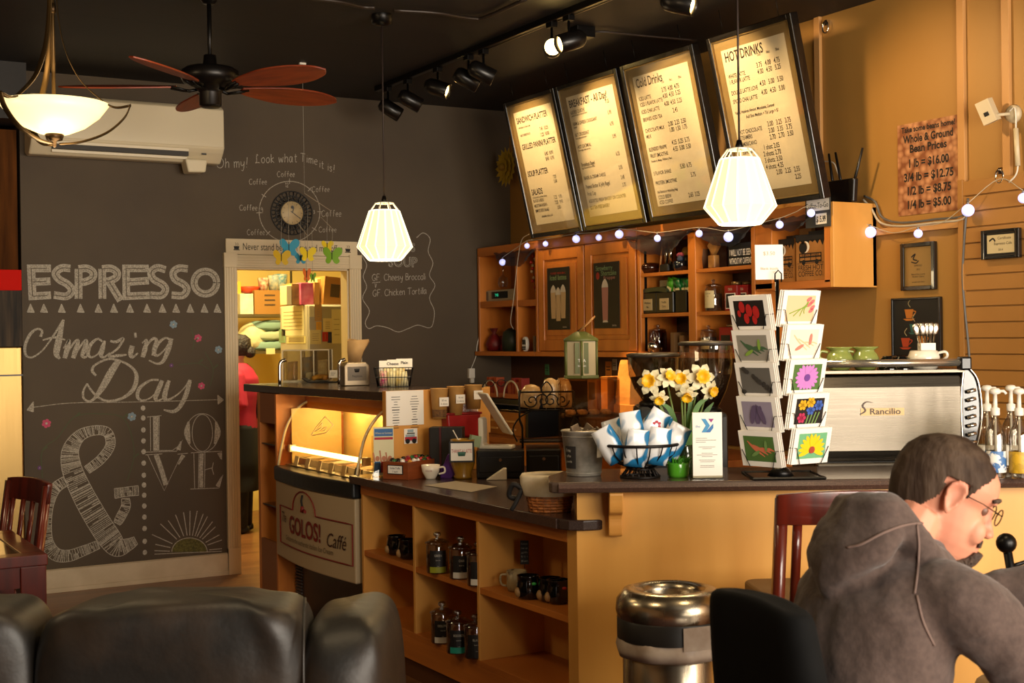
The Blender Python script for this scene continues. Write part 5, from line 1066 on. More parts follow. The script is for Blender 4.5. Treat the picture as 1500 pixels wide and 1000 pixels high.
OL = mat('olive_paint', '5c602c', .5, col2='525628', scale=6); DUL = mat('dull_pane', '8f7f62', .35)
n6 = [(.078*math.cos(R(30+60*i)), .068*math.sin(R(30+60*i))) for i in range(6)]
MB().prism(n6, .15, (0, 0, .012), (1, 0, 0), (0, 1, 0)).build('body', mat('canister_glass', 'a89878', .25, coat=.3), t)
for i in range(6):
    a, b = Vector(n6[i]), Vector(n6[(i+1) % 6]); mid = (a+b)/2; q = MB().tube([(a.x, a.y, .01), (a.x, a.y, .165)], .006, 6); q.build('corner_post', OL, t)
MB().box(-.03, -.0635, .02, .03, -.060, .155).m(1).text('TEA', (0, -.065, .07), AX, AZ, .02, 'C').text('biscotti', (0, -.065, .05), AX, AZ, .012, 'C').build('front_tag', [OL, PAPER], t)
MB().prism([(x*1.12, y*1.12) for x, y in n6], .014, (0, 0, -.002), (1, 0, 0), (0, 1, 0)).build('foot', OL, t, bevel=.003)
MB().skin([[(x*s_, y*s_, z) for x, y in n6] for z, s_ in ((.162, 1.12), (.172, 1.1), (.20, .45), (.205, .3))]).build('roof_lid', OL, t)
o = MB().lathe([(0, 0), (.05, .0), (.052, .006), (.0, .008)], n=20).build('cork_lid', mat('wood_lid', '9a6a34', .5), t); o.location = (.03, 0, .235); o.rotation_euler = (0, -.75, 0)
MB().tube([(-.02, 0, .20), (.03, 0, .236)], .004, 6).build('lid_wire', IR, t)

# ------------------------------------------------------------------ back counter
def backp(px, x, z): q = at_x(px, 500, x); return Vector((x, q.y, z))
HB = .911
y0, y1 = backp(716, 4.7, HB).y, backp(783, 4.7, HB).y
t = thing('riser_shelf', 'black riser shelf on the back counter near the chalkboard corner', 'shelf', (4.62, y0, HB))
d = y0-y1
MB().box(0, -d, .215, .34, 0, .255).build('top_board', BLACK, t, bevel=.003)
for y in (-.03, -d): MB().box(.02, y, 0, .32, y+.03, .215).build('leg_panel', BLACK, t)
MB().box(-.004, -d, .215, -.001, 0, .222).build('metal_edge', CHROME, t)
for i in range(2):
    yb = y0-.12-i*d*.47; tt = thing('handled_basket', ['low basket with a white hoop handle, left of the two on the riser shelf', 'low basket with a white hoop handle, right of the two on the riser shelf'][i], 'basket', (4.68, yb, HB+.256), 0, 'hoop handled baskets')
    MB().box(-.04, -.11, 0, .12, .11, .004).box(-.04, -.11, 0, -.036, .11, .035).box(.116, -.11, 0, .12, .11, .035).box(-.04, -.11, 0, .12, -.106, .035).box(-.04, .106, 0, .12, .11, .035).build('tray', mat('basket_orange', 'a8582a', .5), tt)
    MB().tube([(-.042, .105*math.cos(a*PI/12), .01+.115*math.sin(a*PI/12)) for a in range(13)], .006, 6).build('handle', mat('cream_plastic', 'cbbd9c', .4), tt)
    for j in range(4):
        o = MB().box(-.025, -.02, 0, .04, .02, .11+.03*((i+j) % 2)).box(-.026, -.016, .02, -.025, .016, .09).build('tea_box', mat('tea_red_%d' % (j % 2), ('8a2414', 'a0461c')[j % 2], .5), bevel=.002); o.location = (4.69, yb-.075+.05*j, HB+.261); tag(o, '%s tea box, %s in the %s hoop handled basket' % (('dark red', 'orange red')[j % 2], ('first', 'second', 'third', 'fourth')[j], ('left', 'right')[i]), 'box', 'tea boxes in the hoop handled baskets')
t = thing('cutlery_tray', 'wooden cutlery tray under the riser shelf', 'tray', (4.66, y0-.06, HB))
MB().box(0, -d+.14, 0, .05, 0, .16).build('front', mat('tray_wood', 'b0702c', .45, col2='9a5c22', scale=4), t, bevel=.004)
for r_ in range(2):
    for c_ in range(2): MB().box(-.012, -d*.42-.02-c_*-d*.40-.10, .035+.055*r_, 0, -d*.42-.02-c_*-d*.40+.06, .05+.055*r_).build('drawer_pull', mat('tray_pull', 'd09a54', .35), t, bevel=.003)
for i in range(3): o = MB().tube([(0, 0, 0), (0, -.14, .006)], .005, 6).ball((0, -.16, .008), .018, 8, 1, 1.4, .4).build('spoon', CHROME); o.location = (4.70, y0-.10-.03*i-.08*i, HB+.167); tag(o, 'metal spoon lying on the wooden cutlery tray, %s from the chalkboard' % ('nearest', 'second', 'third')[i], 'spoon', 'spoons on the cutlery tray')
# riser with kraft bags and boxes, lit by a spotlight
y0, y1 = backp(862, 4.7, 0).y, backp(948, 4.7, 0).y
t = thing('pastry_riser', 'dark riser box on the back counter under the kraft bags', 'riser', (4.62, y1, HB)); MB().box(0, 0, 0, .4, y0-y1, .21).build('box', mat('riser_brown', '3a1e10', .5), t, bevel=.004)
KB = mat('kraft_box', 'c07c30', .7, col2='b06c26', scale=12); ZR = HB+.211
for i, (px, w_, hh, dx, lab) in enumerate(((866, .10, .20, .05, 'kraft box with a dark window at the left of the riser'), (884, .07, .22, .03, 'narrow upright kraft box second from left on the riser'), (898, .07, .22, .12, 'pale kraft box with print behind the tall kraft bag'), (936, .06, .15, .10, 'short kraft box at the right of the tall kraft bag'), (912, .20, .055, -.0, 'flat kraft box lying in front of the tall kraft bag'))):
    q = backp(px, 4.66+dx, ZR); m = MB().box(0, -w_/2, 0, .09 if i < 4 else .045, w_/2, hh)
    if i == 0: m.m(1).box(-.002, -w_*.36, hh*.35, 0, w_*.36, hh*.9)
    if i == 2: m.m(1).text('LOAVES', (-.001, .0, hh*.6), (0, -1, 0), AZ, .018, 'C')
    o = m.build('kraft_box', [KB, mat('box_window', '6a3414', .4)], bevel=.002); o.location = q; tag(o, lab, 'box', 'kraft boxes on the riser')
q = backp(919, 4.715, ZR); m = MB(); W2_ = .075
m.skin([[(dx*s_, dy*c_+sh, z) for dx, dy in ((-.04, -W2_), (-.04, W2_), (.04, W2_), (.04, -W2_))] for z, s_, c_, sh in ((0, 1, .9, 0), (.10, 1, 1, 0), (.2, .7, .95, .005), (.30, .3, .55, .03), (.325, .1, .5, .03))]); o = m.build('kraft_bag', mat('kraft_bag_paper', 'cc8a3a', .7, col2='b8742c', scale=7, bump=.6)); o.location = q; tag(o, 'tall folded kraft paper bag on the riser', 'bag')
for f_ in o.data.polygons: f_.use_smooth = False
for i, (px, py, w_, hh, c_, lab) in enumerate(((891, 540, .07, .10, 'd07a1e', 'orange sticky note on the backsplash beside the kraft bag'), (900, 534, .05, .075, 'b09a78', 'small printed note on the backsplash above the kraft box'), (801, 541, .055, .08, '4a8050', 'green note on the dark backsplash left of the green canister'), (800, 559, .05, .055, '6a7a2c', 'olive note below the green note on the dark backsplash'))):
    q = at_x(px, py, 5.150); o = MB().box(0, -w_/2, -hh/2, .003, w_/2, hh/2).m(1).box(-.0008, -w_*.35, -hh*.1, 0, w_*.3, -hh*.04).box(-.0008, -w_*.3, hh*.1, 0, w_*.35, hh*.16).build('wall_note', [mat('note_%s' % c_, c_, .7), INK]); o.location = q; tag(o, lab, 'note', 'notes on the backsplash')
lamp('SPOT', 'track_spot_light', (3.95, 6.85, 3.18), 650, TUNG, to=(4.68, backp(908, 4.7, 0).y, 1.25), spot_size=R(17), spot_blend=.6, shadow_soft_size=.03)
# socket adapter with white lead on the chalkboard wall
q = at_y(689, 548, WY); t = thing('plug_adapter', 'white plug adapter on the chalkboard wall below the cubbies', 'adapter', (q.x, WY, q.z))
MB().box(-.025, -.03, -.03, .025, 0, .045).build('plug_body', WHITE, t, bevel=.004); MB().box(-.012, -.03, -.065, .018, -.005, -.031).build('plug_block', WHITE, t, bevel=.003)
W_ = lambda px, py, d=.012: at_y(px, py, WY-d)-Vector((q.x, WY, q.z))
MB().tube(cat([(0.0, -.015, .045), W_(697, 522), W_(699, 505), W_(704, 480), W_(703, 460), W_(705, 440), W_(712, 438)], 5), .003, 5).build('lead', WHITE, t)
# ------------------------------------------------------------------ things on the bar
p = at_z(866, 697, H3)+Vector((.0, .05, 0)); 
t = thing('galvanized_bucket', 'galvanized metal bucket of brown packets on the bar corner', 'bucket', p, YR)
GAL = mat('galvanized', 'a49c90', .45, .6, col2='7c766a', scale=22, detail=3)
MB().lathe([(0, .0), (.064, 0), (.066, .004), (.083, .165), (.088, .17), (.083, .174), (.079, .165), (.062, .008), (0, .008)], n=32).build('pail', GAL, t)
for z, r in ((.012, .0675), (.15, .082)): MB().tube([(r*math.cos(a*PI/16), r*math.sin(a*PI/16), z) for a in range(32)], .002, 5, closed=True).build('pail_ridge', GAL, t)
def curvetag(x0, x1, z0, z1, name, m_, words=()):
    m = MB()
    def at_(x, z, d): r = .066+(.017*z/.165)+d; a = -PI/2+x/r; return (r*math.cos(a), r*math.sin(a), z)
    n = 6
    for i in range(n):
        a, b = x0+(x1-x0)*i/n, x0+(x1-x0)*(i+1)/n; m.flat([at_(a, z0, .002), at_(b, z0, .002), at_(b, z1, .002), at_(a, z1, .002)])
    m.m(1)
    for j, (s, sz) in enumerate(words):
        vv, ff, W0 = glyphs(s); vs = [m.v(at_(x0+.006+q[0]*sz*.7, z1-.022-j*.02+q[1]*sz, .003)) for q in vv]
        for q in ff: m.f([vs[i] for i in q])
    m.build(name, m_, t)
curvetag(-.088, -.035, .03, .115, 'black_tag', [mat('slate_tag', '17120f', .7), CHALK], (('Free', .02), ('coffee', .015), ('grounds', .013)))
curvetag(.05, .086, .07, .16, 'white_tag', [PAPER, INK])
random.seed(9)
for i in range(7):
    a = i*.9; o = MB().box(-.022, -.004, 0, .022, .004, .09).build('brown_packet', mat('packet_brown', '6a5640', .5, col2='4a3a28', scale=30), bevel=.002) if i == 0 else o.copy()
    if i: COL.objects.link(o)
    o.location = p+Rz @ Vector((.042*math.cos(a), .042*math.sin(a), .085+.012*(i % 3))); o.rotation_euler = (random.uniform(-.3, .3), random.uniform(-.5, .5), random.uniform(0, 3)); tag(o, 'brown packet sticking out of the galvanized bucket', 'packet', 'packets in the galvanized bucket')
# wire bowl with coffee bags
p = at_z(947, 700, H3)+Vector((.0, .04, 0)); k = kk(p)
t = thing('wire_bowl', 'black wire bowl on a foot heaped with blue and white coffee bags', 'bowl', p, YR)
m = MB(); R0 = .145
def circ(r, z, n=28): return [(r*math.cos(2*PI*i/n), r*math.sin(2*PI*i/n), z) for i in range(n)]
m.tube(circ(R0, .125), .0062, 6, closed=True).tube(circ(.055, .045), .004, 6, closed=True).tube(circ(.072, .004), .005, 6, closed=True).tube(circ(.05, .032), .004, 6, closed=True)
for i in range(18):
    a = 2*PI*i/18; c_, s_ = math.cos(a), math.sin(a); m.tube([(r*c_, r*s_, z) for r, z in ((.05, .04), (.095, .058), (.13, .09), (R0, .125))], .0028, 5)
    m.tube([(.05*c_, .05*s_, .032), (.072*c_, .072*s_, .004)], .003, 5)
for r in (.0,): m.lathe([(0, .04), (.05, .04), (.05, .044), (0, .044)], n=18)
m.build('wire_frame', IR, t)
BAGS = []
bagm = mat('coffee_bag_print', 'dcdcdc', .25, col2='1f6f9e', scale=10, lo=.50, hi=.53, detail=1, coat=.3)
random.seed(21)
for i, (x, y, z, rx, ry, lab) in enumerate(((-.085, -.05, .075, .2, -.5, 'coffee bag leaning out at the left front of the wire bowl'), (-.03, -.08, .06, .25, .1, 'coffee bag low in the middle front of the wire bowl'), (.05, -.075, .065, .2, .15, 'coffee bag right of the middle in the wire bowl front'), (.095, -.02, .08, .1, .5, 'coffee bag leaning out at the right side of the wire bowl'), (-.07, .05, .09, -.2, -.3, 'coffee bag at the left back of the wire bowl'), (.02, .02, .135, .15, .55, 'coffee bag with a red flower crossing the top of the heap'), (.075, .06, .10, -.2, .25, 'coffee bag at the right back of the wire bowl'), (-.02, -.01, .12, .1, -.15, 'upright coffee bag in the middle of the heap'))):
    m = MB(); w_, d_, hh = .042, .02, .13
    m.skin([[(sx*w_*a_, sy*d_*b_, z_) for sx, sy in ((-1, -.8), (-.4, -1.2), (.4, -1.2), (1, -.8), (1, .8), (.4, 1.2), (-.4, 1.2), (-1, .8))] for z_, a_, b_ in ((-.01, .9, .5), (.02, 1, 1), (.07, 1, 1.05), (.105, .95, .5), (.125, .95, .1), (hh, .95, .1))])
    o = m.build('coffee_bag', bagm); o.location = p+Rz @ Vector((x, y, z)); o.rotation_euler = Euler((rx, ry, YR+random.uniform(-.4, .4))); tag(o, lab, 'coffee bag', 'coffee bags in the wire bowl')
    if i == 5: m = MB(); [m.flat([(.012*math.cos(a*PI/3)+.006*math.cos(b*PI/4), -d_*1.24, .075+.012*math.sin(a*PI/3)+.006*math.sin(b*PI/4)) for b in range(8)]) for a in range(6)]; m.build('red_flower_print', mat('flower_red', 'b03040', .5), o)
# green pot, daffodils, leaflet
p = at_z(998, 699, H3)+Vector((.0, .02, 0)); t = thing('green_pot', 'bright green pot with a frilly grass top on the bar', 'pot', p, YR)
GG = mat('lime_glass', '3f8a1c', .2, coat=.4, col2='4f9a26', scale=9)
MB().lathe([(0, 0), (.036, 0), (.04, .01), (.043, .05), (.041, .055), (0, .055)], n=22).build('pot_body', GG, t)
random.seed(4); m = MB()
for i in range(90): a = random.uniform(0, 6.3); r = random.uniform(0, .042); m.tube([(r*math.cos(a), r*math.sin(a), .05), (r*1.1*math.cos(a), r*1.1*math.sin(a), .07), (r*1.3*math.cos(a+.1), r*1.3*math.sin(a+.1), random.uniform(.06, .082))], [.002, .002, .0008], 4)
m.build('grass_top', mat('grass_green', '4a9a22', .5), t)
p = at_z(1000, 697, H3)+Rz @ Vector((.02, .10, 0)); t = thing('daffodil_vase', 'vase of yellow and white daffodils behind the coffee bags', 'vase', p, YR); k = kk(p)
MB().lathe([(0, 0), (.035, 0), (.042, .03), (.038, .08), (.03, .10), (.034, .11), (.028, .11), (.0, .03)], n=20).build('vase_body', mat('dark_green_glass', '1c2a14', .15, coat=.4), t)
YEL = mat('daffodil_yellow', 'e6b40c', .5, col2='dc9c08', scale=30); CRM = mat('daffodil_cream', 'd8cfa8', .55); STM = mat('stem_green', '6a7a34', .5, col2='546828', scale=20)
fl_ = [(958, 562, (-.35, -.9, .15), 1.15), (982, 556, (.3, -.8, .3), .95), (1004, 560, (-.3, -.85, .2), 1.0), (1030, 556, (.15, -.95, .1), 1.2), (1043, 575, (.5, -.7, -.2), .9), (1010, 580, (-.1, -.7, -.6), .9), (970, 585, (-.1, -.8, -.5), .8)]
for px, py, d, s_ in fl_:
    c = Vector(((px-1000)*k-.02, -.06+.02*random.random(), (697-py)*k)); d = Vector(d).normalized(); q = d.to_track_quat('Z', 'Y').to_matrix().to_4x4()
    st = MB().tube(cat([(c.x*.12, 0, .09), (c.x*.5, .0, c.z*.55), (c.x*.95, .0, c.z*.96), tuple(c-d*.02)], 5), .004, 6).build('stem', STM, t)
    m = MB(); m.T = Matrix.Translation(c) @ q @ Matrix.Scale(s_*.86, 4)
    for a in range(6):
        an = a*PI/3; P = []
        ca, sa = math.cos(an), math.sin(an); pr = [(.006, .006), (.024, .017), (.042, .015), (.056, 0), (.042, -.015), (.024, -.017), (.006, -.006)]
        m.flat([(r*ca-w_*sa, r*sa+w_*ca, .004-.006*(r/.05)**2+(.004 if abs(w_) > .01 else 0)) for r, w_ in pr])
    m.build('petals', CRM, t, solid=.001)
    m = MB(); m.T = Matrix.Translation(c) @ q @ Matrix.Scale(s_*.86, 4); m.lathe([(0, .004), (.013, .004), (.016, .022), (.027, .036), (.025, .037), (.013, .024), (.0, .01)], n=18, flute=.09, fn=9); m.build('trumpet', YEL, t)
for i, (dx, dz, b_) in enumerate(((.05, .30, .06), (-.05, .28, -.05), (.085, .27, .03), (.03, .33, -.02), (.01, .25, .04))):
    m = MB(); m.stroke([(0, .08), (dx*.5, dz*.5), (dx, dz*.85), (dx+b_, dz)], [.012, .022, .020, .004], (0, .01*i-.02, 0), AX, AZ); m.build('leaf', GREENP, t, solid=.0015)
p = at_z(1037, 702, H3); t = thing('leaflet_holder', 'clear holder with a tall white leaflet bearing a blue and purple Y', 'leaflet holder', p+Vector((.01, .02, 0)), YR); k = kk(p)
MB().box(-.058, -.03, 0, .058, .03, .005).box(-.058, -.026, .0, .058, -.023, .014).box(-.058, .0, .0, .058, .003, .10).build('stand', ACR, t)
m = MB().box(-.052, -.02, .006, .056, -.008, .245); m.m(1).flat([(x, -.0208, z) for x, z in ((-.02, .222), (-.004, .222), (.012, .197), (-.004, .172), (-.02, .172), (-.004, .197))]); m.m(4).flat([(x, -.0208, z) for x, z in ((-.004, .172), (.0, .178), (.024, .205), (.024, .188), (.012, .172))]); m.m(2).flat([(x, -.0208, z) for x, z in ((.006, .222), (.026, .222), (.016, .208))])
m.m(1).text('the', (-.042, -.0208, .19), AX, AZ, .014); m.m(3)
random.seed(8)
for i, z in enumerate((.15, .143, .136, .118, .112, .095, .089, .083, .070, .064, .05, .044)): w_ = random.uniform(.03, .075); fl(m, -.04 if i < 3 else -w_/2, z, (-.04+w_) if i < 3 else w_/2, z+.0022, 36)
m.build('leaflet', [PAPER, mat('print_sky', '3a86b4', .6), mat('print_magenta', '8a2270', .6), mat('print_grey', '9a948c', .6), mat('print_blue2', '2a6aa6', .6)], t)

# ------------------------------------------------------------------ greeting card spinner
p = at_z(1146, 699, H3)+Rz @ Vector((0, .03, 0)); k = kk(p); RKZ = p
t = thing('card_spinner', 'black wire spinner rack of flower greeting cards on the bar', 'card rack', p, YR)
m = MB(); m.box(-.11, -.10, 0, .13, .12, .004); m.tube([(-.12, -.11, .004), (.14, -.11, .004), (.14, .13, .004), (-.12, .13, .004)], .006, 5, closed=True, smooth=False); m.lathe([(0, .0), (.05, .004), (.03, .03), (.012, .04), (0, .04)], n=16); m.build('base', BLKM, t)
TOPZ = (697-408)*k
MB().tube([(0, .02, .03), (0, .02, TOPZ)], .007, 10).build('pole', BLKM, t)
PIC = {c_: mat('photo_%s' % c_, c_, .5) for c_ in ('1a1410', 'a81c18', 'd8b890', 'd86a6a', '7a9a3a', '8a8478', '3e5a3c', 'e8d6c0', 'c07a6a', '5e5a54', '34302c', '4a6a30', 'c07ac0', '6a3a8a', '8f8496', '5a4a66', '3a5aa8', 'd0a018', 'b02a50', '6a8a4a', 'c86a4a', 'f0c010', 'a0402c', '6aa878')}
def pk(*n): return [PAPER]+[PIC[x] for x in n]
def petal(m, cx, cz, a, r0, r1, w_, n=8, lift=1):
    ca, sa = math.cos(a), math.sin(a); P = []
    for i in range(n): q = 2*PI*i/n; rr = (r0+r1)/2+(r1-r0)/2*math.cos(q); ww = w_/2*math.sin(q); P.append((cx+rr*ca-ww*sa, -.0006*lift, cz+rr*sa+ww*ca))
    m.flat(P)
def art(kind, m, w, h):
    a, b, c, d = -w/2+.02, .02, w/2-.02, h-.018
    m.m(1); fl(m, a, b, c, d); cx, cz = 0, h/2; ww, hh = c-a, d-b
    if kind == 0:
        m.m(2)
        for x, z, s_ in ((-.03, .75, 1), (.0, .62, 1.1), (.03, .55, 1.1), (-.015, .3, .9), (.02, .25, .8), (-.045, .5, .6)): petal(m, x, b+hh*z, PI/2+.1, -.022*s_, .022*s_, .026*s_, 10, 2+len(m.bm.verts) % 5)
    elif kind == 1:
        m.m(3)
        for i, (x, z) in enumerate(((-.05, .3), (-.03, .2), (.0, .2), (.02, .3))): m.stroke([(x, b+hh*z), (x*.4+.01, b+hh*.45), (.035, b+hh*(.6+.08*i))], .004, (0, -.0014, 0), AX, AZ)
        m.m(2)
        for x, z in ((.035, .62), (.045, .72), (.03, .82), (.05, .5), (.045, .38)): petal(m, x, b+hh*z, .6, -.006, .02, .014, 8, 4)
    elif kind in (2, 3, 8):
        m.m(2)
        for i in range(4): m.stroke([(-.05+.022*i, b+hh*(.8-.15*i)), (-.02+.02*i, b+hh*.5), (.02+.015*i, b+hh*(.2+.08*i))], [.004, .012 if kind != 3 else .006, .003], (0, -.0014, 0), AX, AZ)
        m.m(3)
        for i in range(2): petal(m, -.02+.05*i, b+hh*(.3+.3*i), .5+i, -.02, .025, .014, 8, 5)
    elif kind == 4:
        m.m(2)
        for i in range(9): petal(m, a+ww*((i*37 % 10)/10+.05), b+hh*((i*53 % 10)/10+.05), i, -.012, .012, .018, 7, 2+i)
    elif kind in (5, 9):
        r = .055 if kind == 5 else .062; oz = cz if kind == 5 else b+hh*.35
        m.m(2)
        for i in range(18):
            an = 2*PI*i/18
            if kind == 9 and math.sin(an) < -.5: continue
            rr = min(r, (c-.002)/max(abs(math.cos(an)), .01), ((d-oz) if math.sin(an) > 0 else (oz-b))/max(abs(math.sin(an)), .01)*.98); petal(m, 0, oz, an, .006, rr, .017, 8, 2+i % 3)
        m.m(3); petal(m, 0, oz, 0, -.014, .014, .028, 10, 7)
    elif kind == 6:
        m.m(2)
        for x, an in ((-.03, 1.3), (.0, 1.6), (.03, 1.9), (-.01, 1.2)): petal(m, x, b+.01, an, .0, hh*.8, .024, 10, 2+int(abs(x)*100))
    elif kind == 7:
        for j, (x, z, q) in enumerate(((-.035, .75, 3), (.005, .55, 2), (.04, .72, 2), (-.035, .25, 4), (.0, .85, 3))):
            m.m(q)
            for i in range(6): petal(m, x, b+hh*z, i*PI/3, 0, .021, .016, 8, 2+j)
        m.m(5)
        for i in range(4): m.stroke([(-.01+.014*i, b), (.0+.016*i, b+hh*.45)], .005, (0, -.0011, 0), AX, AZ, smooth=False)
arts = [(0, pk('1a1410', 'a81c18')), (2, pk('8a8478', '3e5a3c', '7a9a3a')), (4, pk('5e5a54', '34302c')), (6, pk('8f8496', '5a4a66')), (8, pk('4a6a30', 'c86a4a', '6a8a4a')), (1, pk('d8b890', 'd86a6a', '7a9a3a')), (3, pk('e8d6c0', 'd8b890', 'c07a6a')), (5, pk('4a6a30', 'c07ac0', '6a3a8a')), (7, pk('1a1410', '3a5aa8', 'd0a018', 'b02a50', '6a8a4a')), (9, pk('6aa878', 'f0c010', 'a0402c'))]
alab = ['red tulips on black', 'green buds on grey', 'a grey monochrome scene', 'pale lilac crocuses', 'orange tulip stems on green', 'pink tulips on cream', 'a pale pink still life', 'a purple daisy', 'blue, red and orange flowers', 'a yellow daisy']
for side in range(2):
    for i in range(5):
        px = ((1108, 1112, 1116, 1118, 1120), (1173, 1177, 1181, 1184, 1187))[side][i]; pyb = ((484, 534, 581, 630, 680), (478, 527, 577, 626, 676))[side][i]
        yaw = (-.80, .50)[side]; zb = (697-pyb)*k; c = Vector(((px-1146)*k-.012, (-.055, -.065)[side], zb))
        M4 = Matrix.Translation(p) @ Rz.to_4x4() @ Matrix.Translation(c) @ Matrix.Rotation(yaw, 4, 'Z') @ Matrix.Rotation(R(13), 4, 'X')
        for j in range(3):
            m = MB(); w_, h_ = .172, .134; m.box(-w_/2, 0, 0, w_/2, .003, h_)
            if j == 0: art(arts[side*5+i][0], m, w_, h_)
            o = m.build('greeting_card', arts[side*5+i][1] if j == 0 else PAPER); o.matrix_world = M4 @ Matrix.Translation((.004*j*(1 if side == 0 else -1), .006*j, .0))
            if j == 0: tag(o, 'white bordered greeting card showing %s' % alab[side*5+i], 'card', 'front cards on the spinner')
            else: tag(o, 'plain white card edge tucked behind the front card showing %s' % alab[side*5+i], 'card', 'cards tucked behind %s' % alab[side*5+i])
        L = Rz.to_4x4().inverted() @ Matrix.Translation(-p) @ M4 if 0 else Matrix.Translation(c) @ Matrix.Rotation(yaw, 4, 'Z') @ Matrix.Rotation(R(13), 4, 'X')
        T = lambda x, y, z: L @ Vector((x, y, z))
        wire = MB(); wire.tube([T(-.095, .015, .06), T(-.075, -.006, .064), T(-.05, -.006, 0), T(-.05, .02, -.004)], .0016, 4, smooth=False).tube([T(.095, .015, .06), T(.075, -.006, .064), T(.05, -.006, 0), T(.05, .02, -.004)], .0016, 4, smooth=False).tube([T(-.06, .02, -.004), T(.06, .02, -.004)], .002, 4).tube([T(0, .02, -.004), (0, .02, zb+.01)], .002, 4); wire.build('wire_pocket', BLKM, t)
wire = MB(); wire.tube([(-.012, .0, TOPZ-.01), (-.012, -.002, TOPZ+.02), (.0, -.002, TOPZ+.033), (.012, -.002, TOPZ+.02), (.012, 0, TOPZ-.01)], .003, 5)
wire.build('top_loop', BLKM, t)
def tc(m, w, h): m.m(1); m.text('$3.50', (0, -.0012, h*.7), AX, AZ, .02, 'C'); m.text('Blank Inside', (0, -.0012, h*.28), AX, AZ, .014, 'C')
sheet('price_sign', 'small white price sign standing on top of the card spinner', 'sign', [PAPER, mat('faint_ink', 'a89c88', .7)], .104, .13, p+Rz @ Vector((-.028, .02, TOPZ)), YR, -3, .003, tc)

# ------------------------------------------------------------------ espresso machine (stands on the staff counter)
MZ = .9005
t = thing('espresso_machine', 'large brushed steel espresso machine seen from behind', 'espresso machine', bw(0, 0, 0), BR_)
ex0, ex1, ey = .985, 1.60, .44
def E(*a): return MB().box(*a)
for x in (ex0+.08, ex1-.08):
    for y in (ey+.06, ey+.42): MB().lathe([(0, MZ), (.03, MZ), (.025, MZ+.04), (.02, MZ+.11), (0, MZ+.11)], (x, y, 0), 14).build('foot', CHROME, t)
E(ex0, ey+.02, MZ+.10, ex1, ey+.50, 1.415).build('body', mat('machine_dark', '2a2622', .4, .5), t, bevel=.01)
pf = [(ey, 1.075), (ey-.012, 1.12), (ey-.012, 1.375), (ey+.004, 1.42), (ey+.03, 1.43), (ey+.03, 1.075)]
m = MB().prism(pf, ex1-ex0-.03, (ex0, 0, 0), (0, 1, 0), (0, 0, 1)); m.build('back_panel', STEELH, t, bevel=.004)
E(ex0, ey-.025, 1.045, ex1+.01, ey+.02, 1.072).build('lower_lip', STEELH, t, bevel=.006); E(ex0, ey-.005, 1.0, ex1, ey+.02, 1.044).build('plinth', STEELH, t, bevel=.004)
E(ex0, ey+.0, 1.432, ex1-.01, ey+.48, 1.443).build('top_tray', STEELH, t)
MB().tube([(ex0, ey-.005, 1.472), (ex1-.02, ey-.005, 1.472)], .016, 10).build('cup_rail', mat('rail_pale_steel', 'd8d0c0', .2, .9), t)
E(ex1-.035, ey-.025, 1.44, ex1+.012, ey+.03, 1.495).build('rail_end', mat('rail_black', '0e0d0c', .25), t, bevel=.008)
lens = cat([(0, 1.45), (.035, 1.40), (.05, 1.30), (.045, 1.20), (.015, 1.09), (-.02, 1.06), (-.03, 1.20), (-.032, 1.32), (-.02, 1.44), (0, 1.45)], 5)
MB().prism([(a, b) for a, b in [(q[0], q[1]) for q in lens[:-1]]], .45, (ex1+.01, ey+.47, 0), (1, 0, 0), (0, 0, 1)).build('side_cheek', mat('cheek_black', '12100e', .2, coat=.5), t)
MB().tube([(ex1+.01+q[0], ey+.015, q[1]) for q in lens[:-1]], .006, 6, closed=True).build('cheek_trim', CHROME, t)
m = MB()
for i in range(7): m.tube([(ex1-.0, ey+.008, 1.14+.035*i), (ex1+.035, ey+.008, 1.15+.035*i)], .008, 6)
m.build('chrome_pipes', CHROME, t)
LG = mat('logo_gold', '8a6a3c', .3, .8)
m = MB(); m.prism([(-.0, 0), (.175, 0), (.175, .03), (-.0, .03)], .002, (1.165, ey-.0125, 1.262), AX, AZ)
m.m(1).text('Rancilio', (1.20, -.0165+ey, 1.267), AX, AZ, .034, bold=.01, width=.125); m.stroke([(.0, .005), (.02, .02), (.01, .04), (.025, .055), (.05, .052)], [.003, .007, .006, .004, .002], (1.163, ey-.0165, 1.262), AX, AZ)
m.build('maker_badge', [mat('badge_plate', 'b0905c', .4, .2), mat('badge_dark', '4a3018', .5)], t)
# cups and jugs on the machine
JG = mat('celadon_glaze', '87904a', .18, coat=.5, col2='7c8542', scale=6)
TZ = 1.4435
for i, (px, lab) in enumerate(((1.108, 'green ceramic jug on the espresso machine, left'), (1.214, 'green ceramic jug on the espresso machine, right'))):
    q = bw(px, ey+.10, TZ)
    tt = thing('green_jug', lab, 'jug', q, BR_, 'green jugs on the espresso machine'); tt.scale = (1.05, 1.05, .88)
    MB().lathe([(0, 0), (.035, 0), (.04, .006), (.052, .03), (.054, .052), (.046, .075), (.036, .088), (.037, .095), (.052, .105), (.052, .109), (.034, .098), (.03, .085), (0, .03)], n=28).build('jug_body', JG, tt)
    MB().tube(cat([(-.045, 0, .085), (-.072, 0, .088), (-.078, 0, .062), (-.05, 0, .045)], 5), .0065, 8).build('handle', JG, tt)
for i, (dx, dy) in enumerate(((1.315, .12), (1.365, .10), (1.34, .18))):
    tt = thing('black_cup', 'glossy black cup upturned on the espresso machine', 'cup', bw(dx, ey+dy, TZ), BR_, 'black cups on the espresso machine')
    MB().lathe([(.046, 0), (.046, .004), (.04, .035), (.025, .05), (.024, .055), (0, .055)], n=22).build('cup_body', mat('gloss_black', '0c0a09', .12, coat=.6), tt); MB().tube(cat([(.042, 0, .012), (.066, 0, .018), (.060, 0, .038), (.034, 0, .04)], 4), .004, 6).build('handle', mat('gloss_black', '0c0a09', .12), tt)
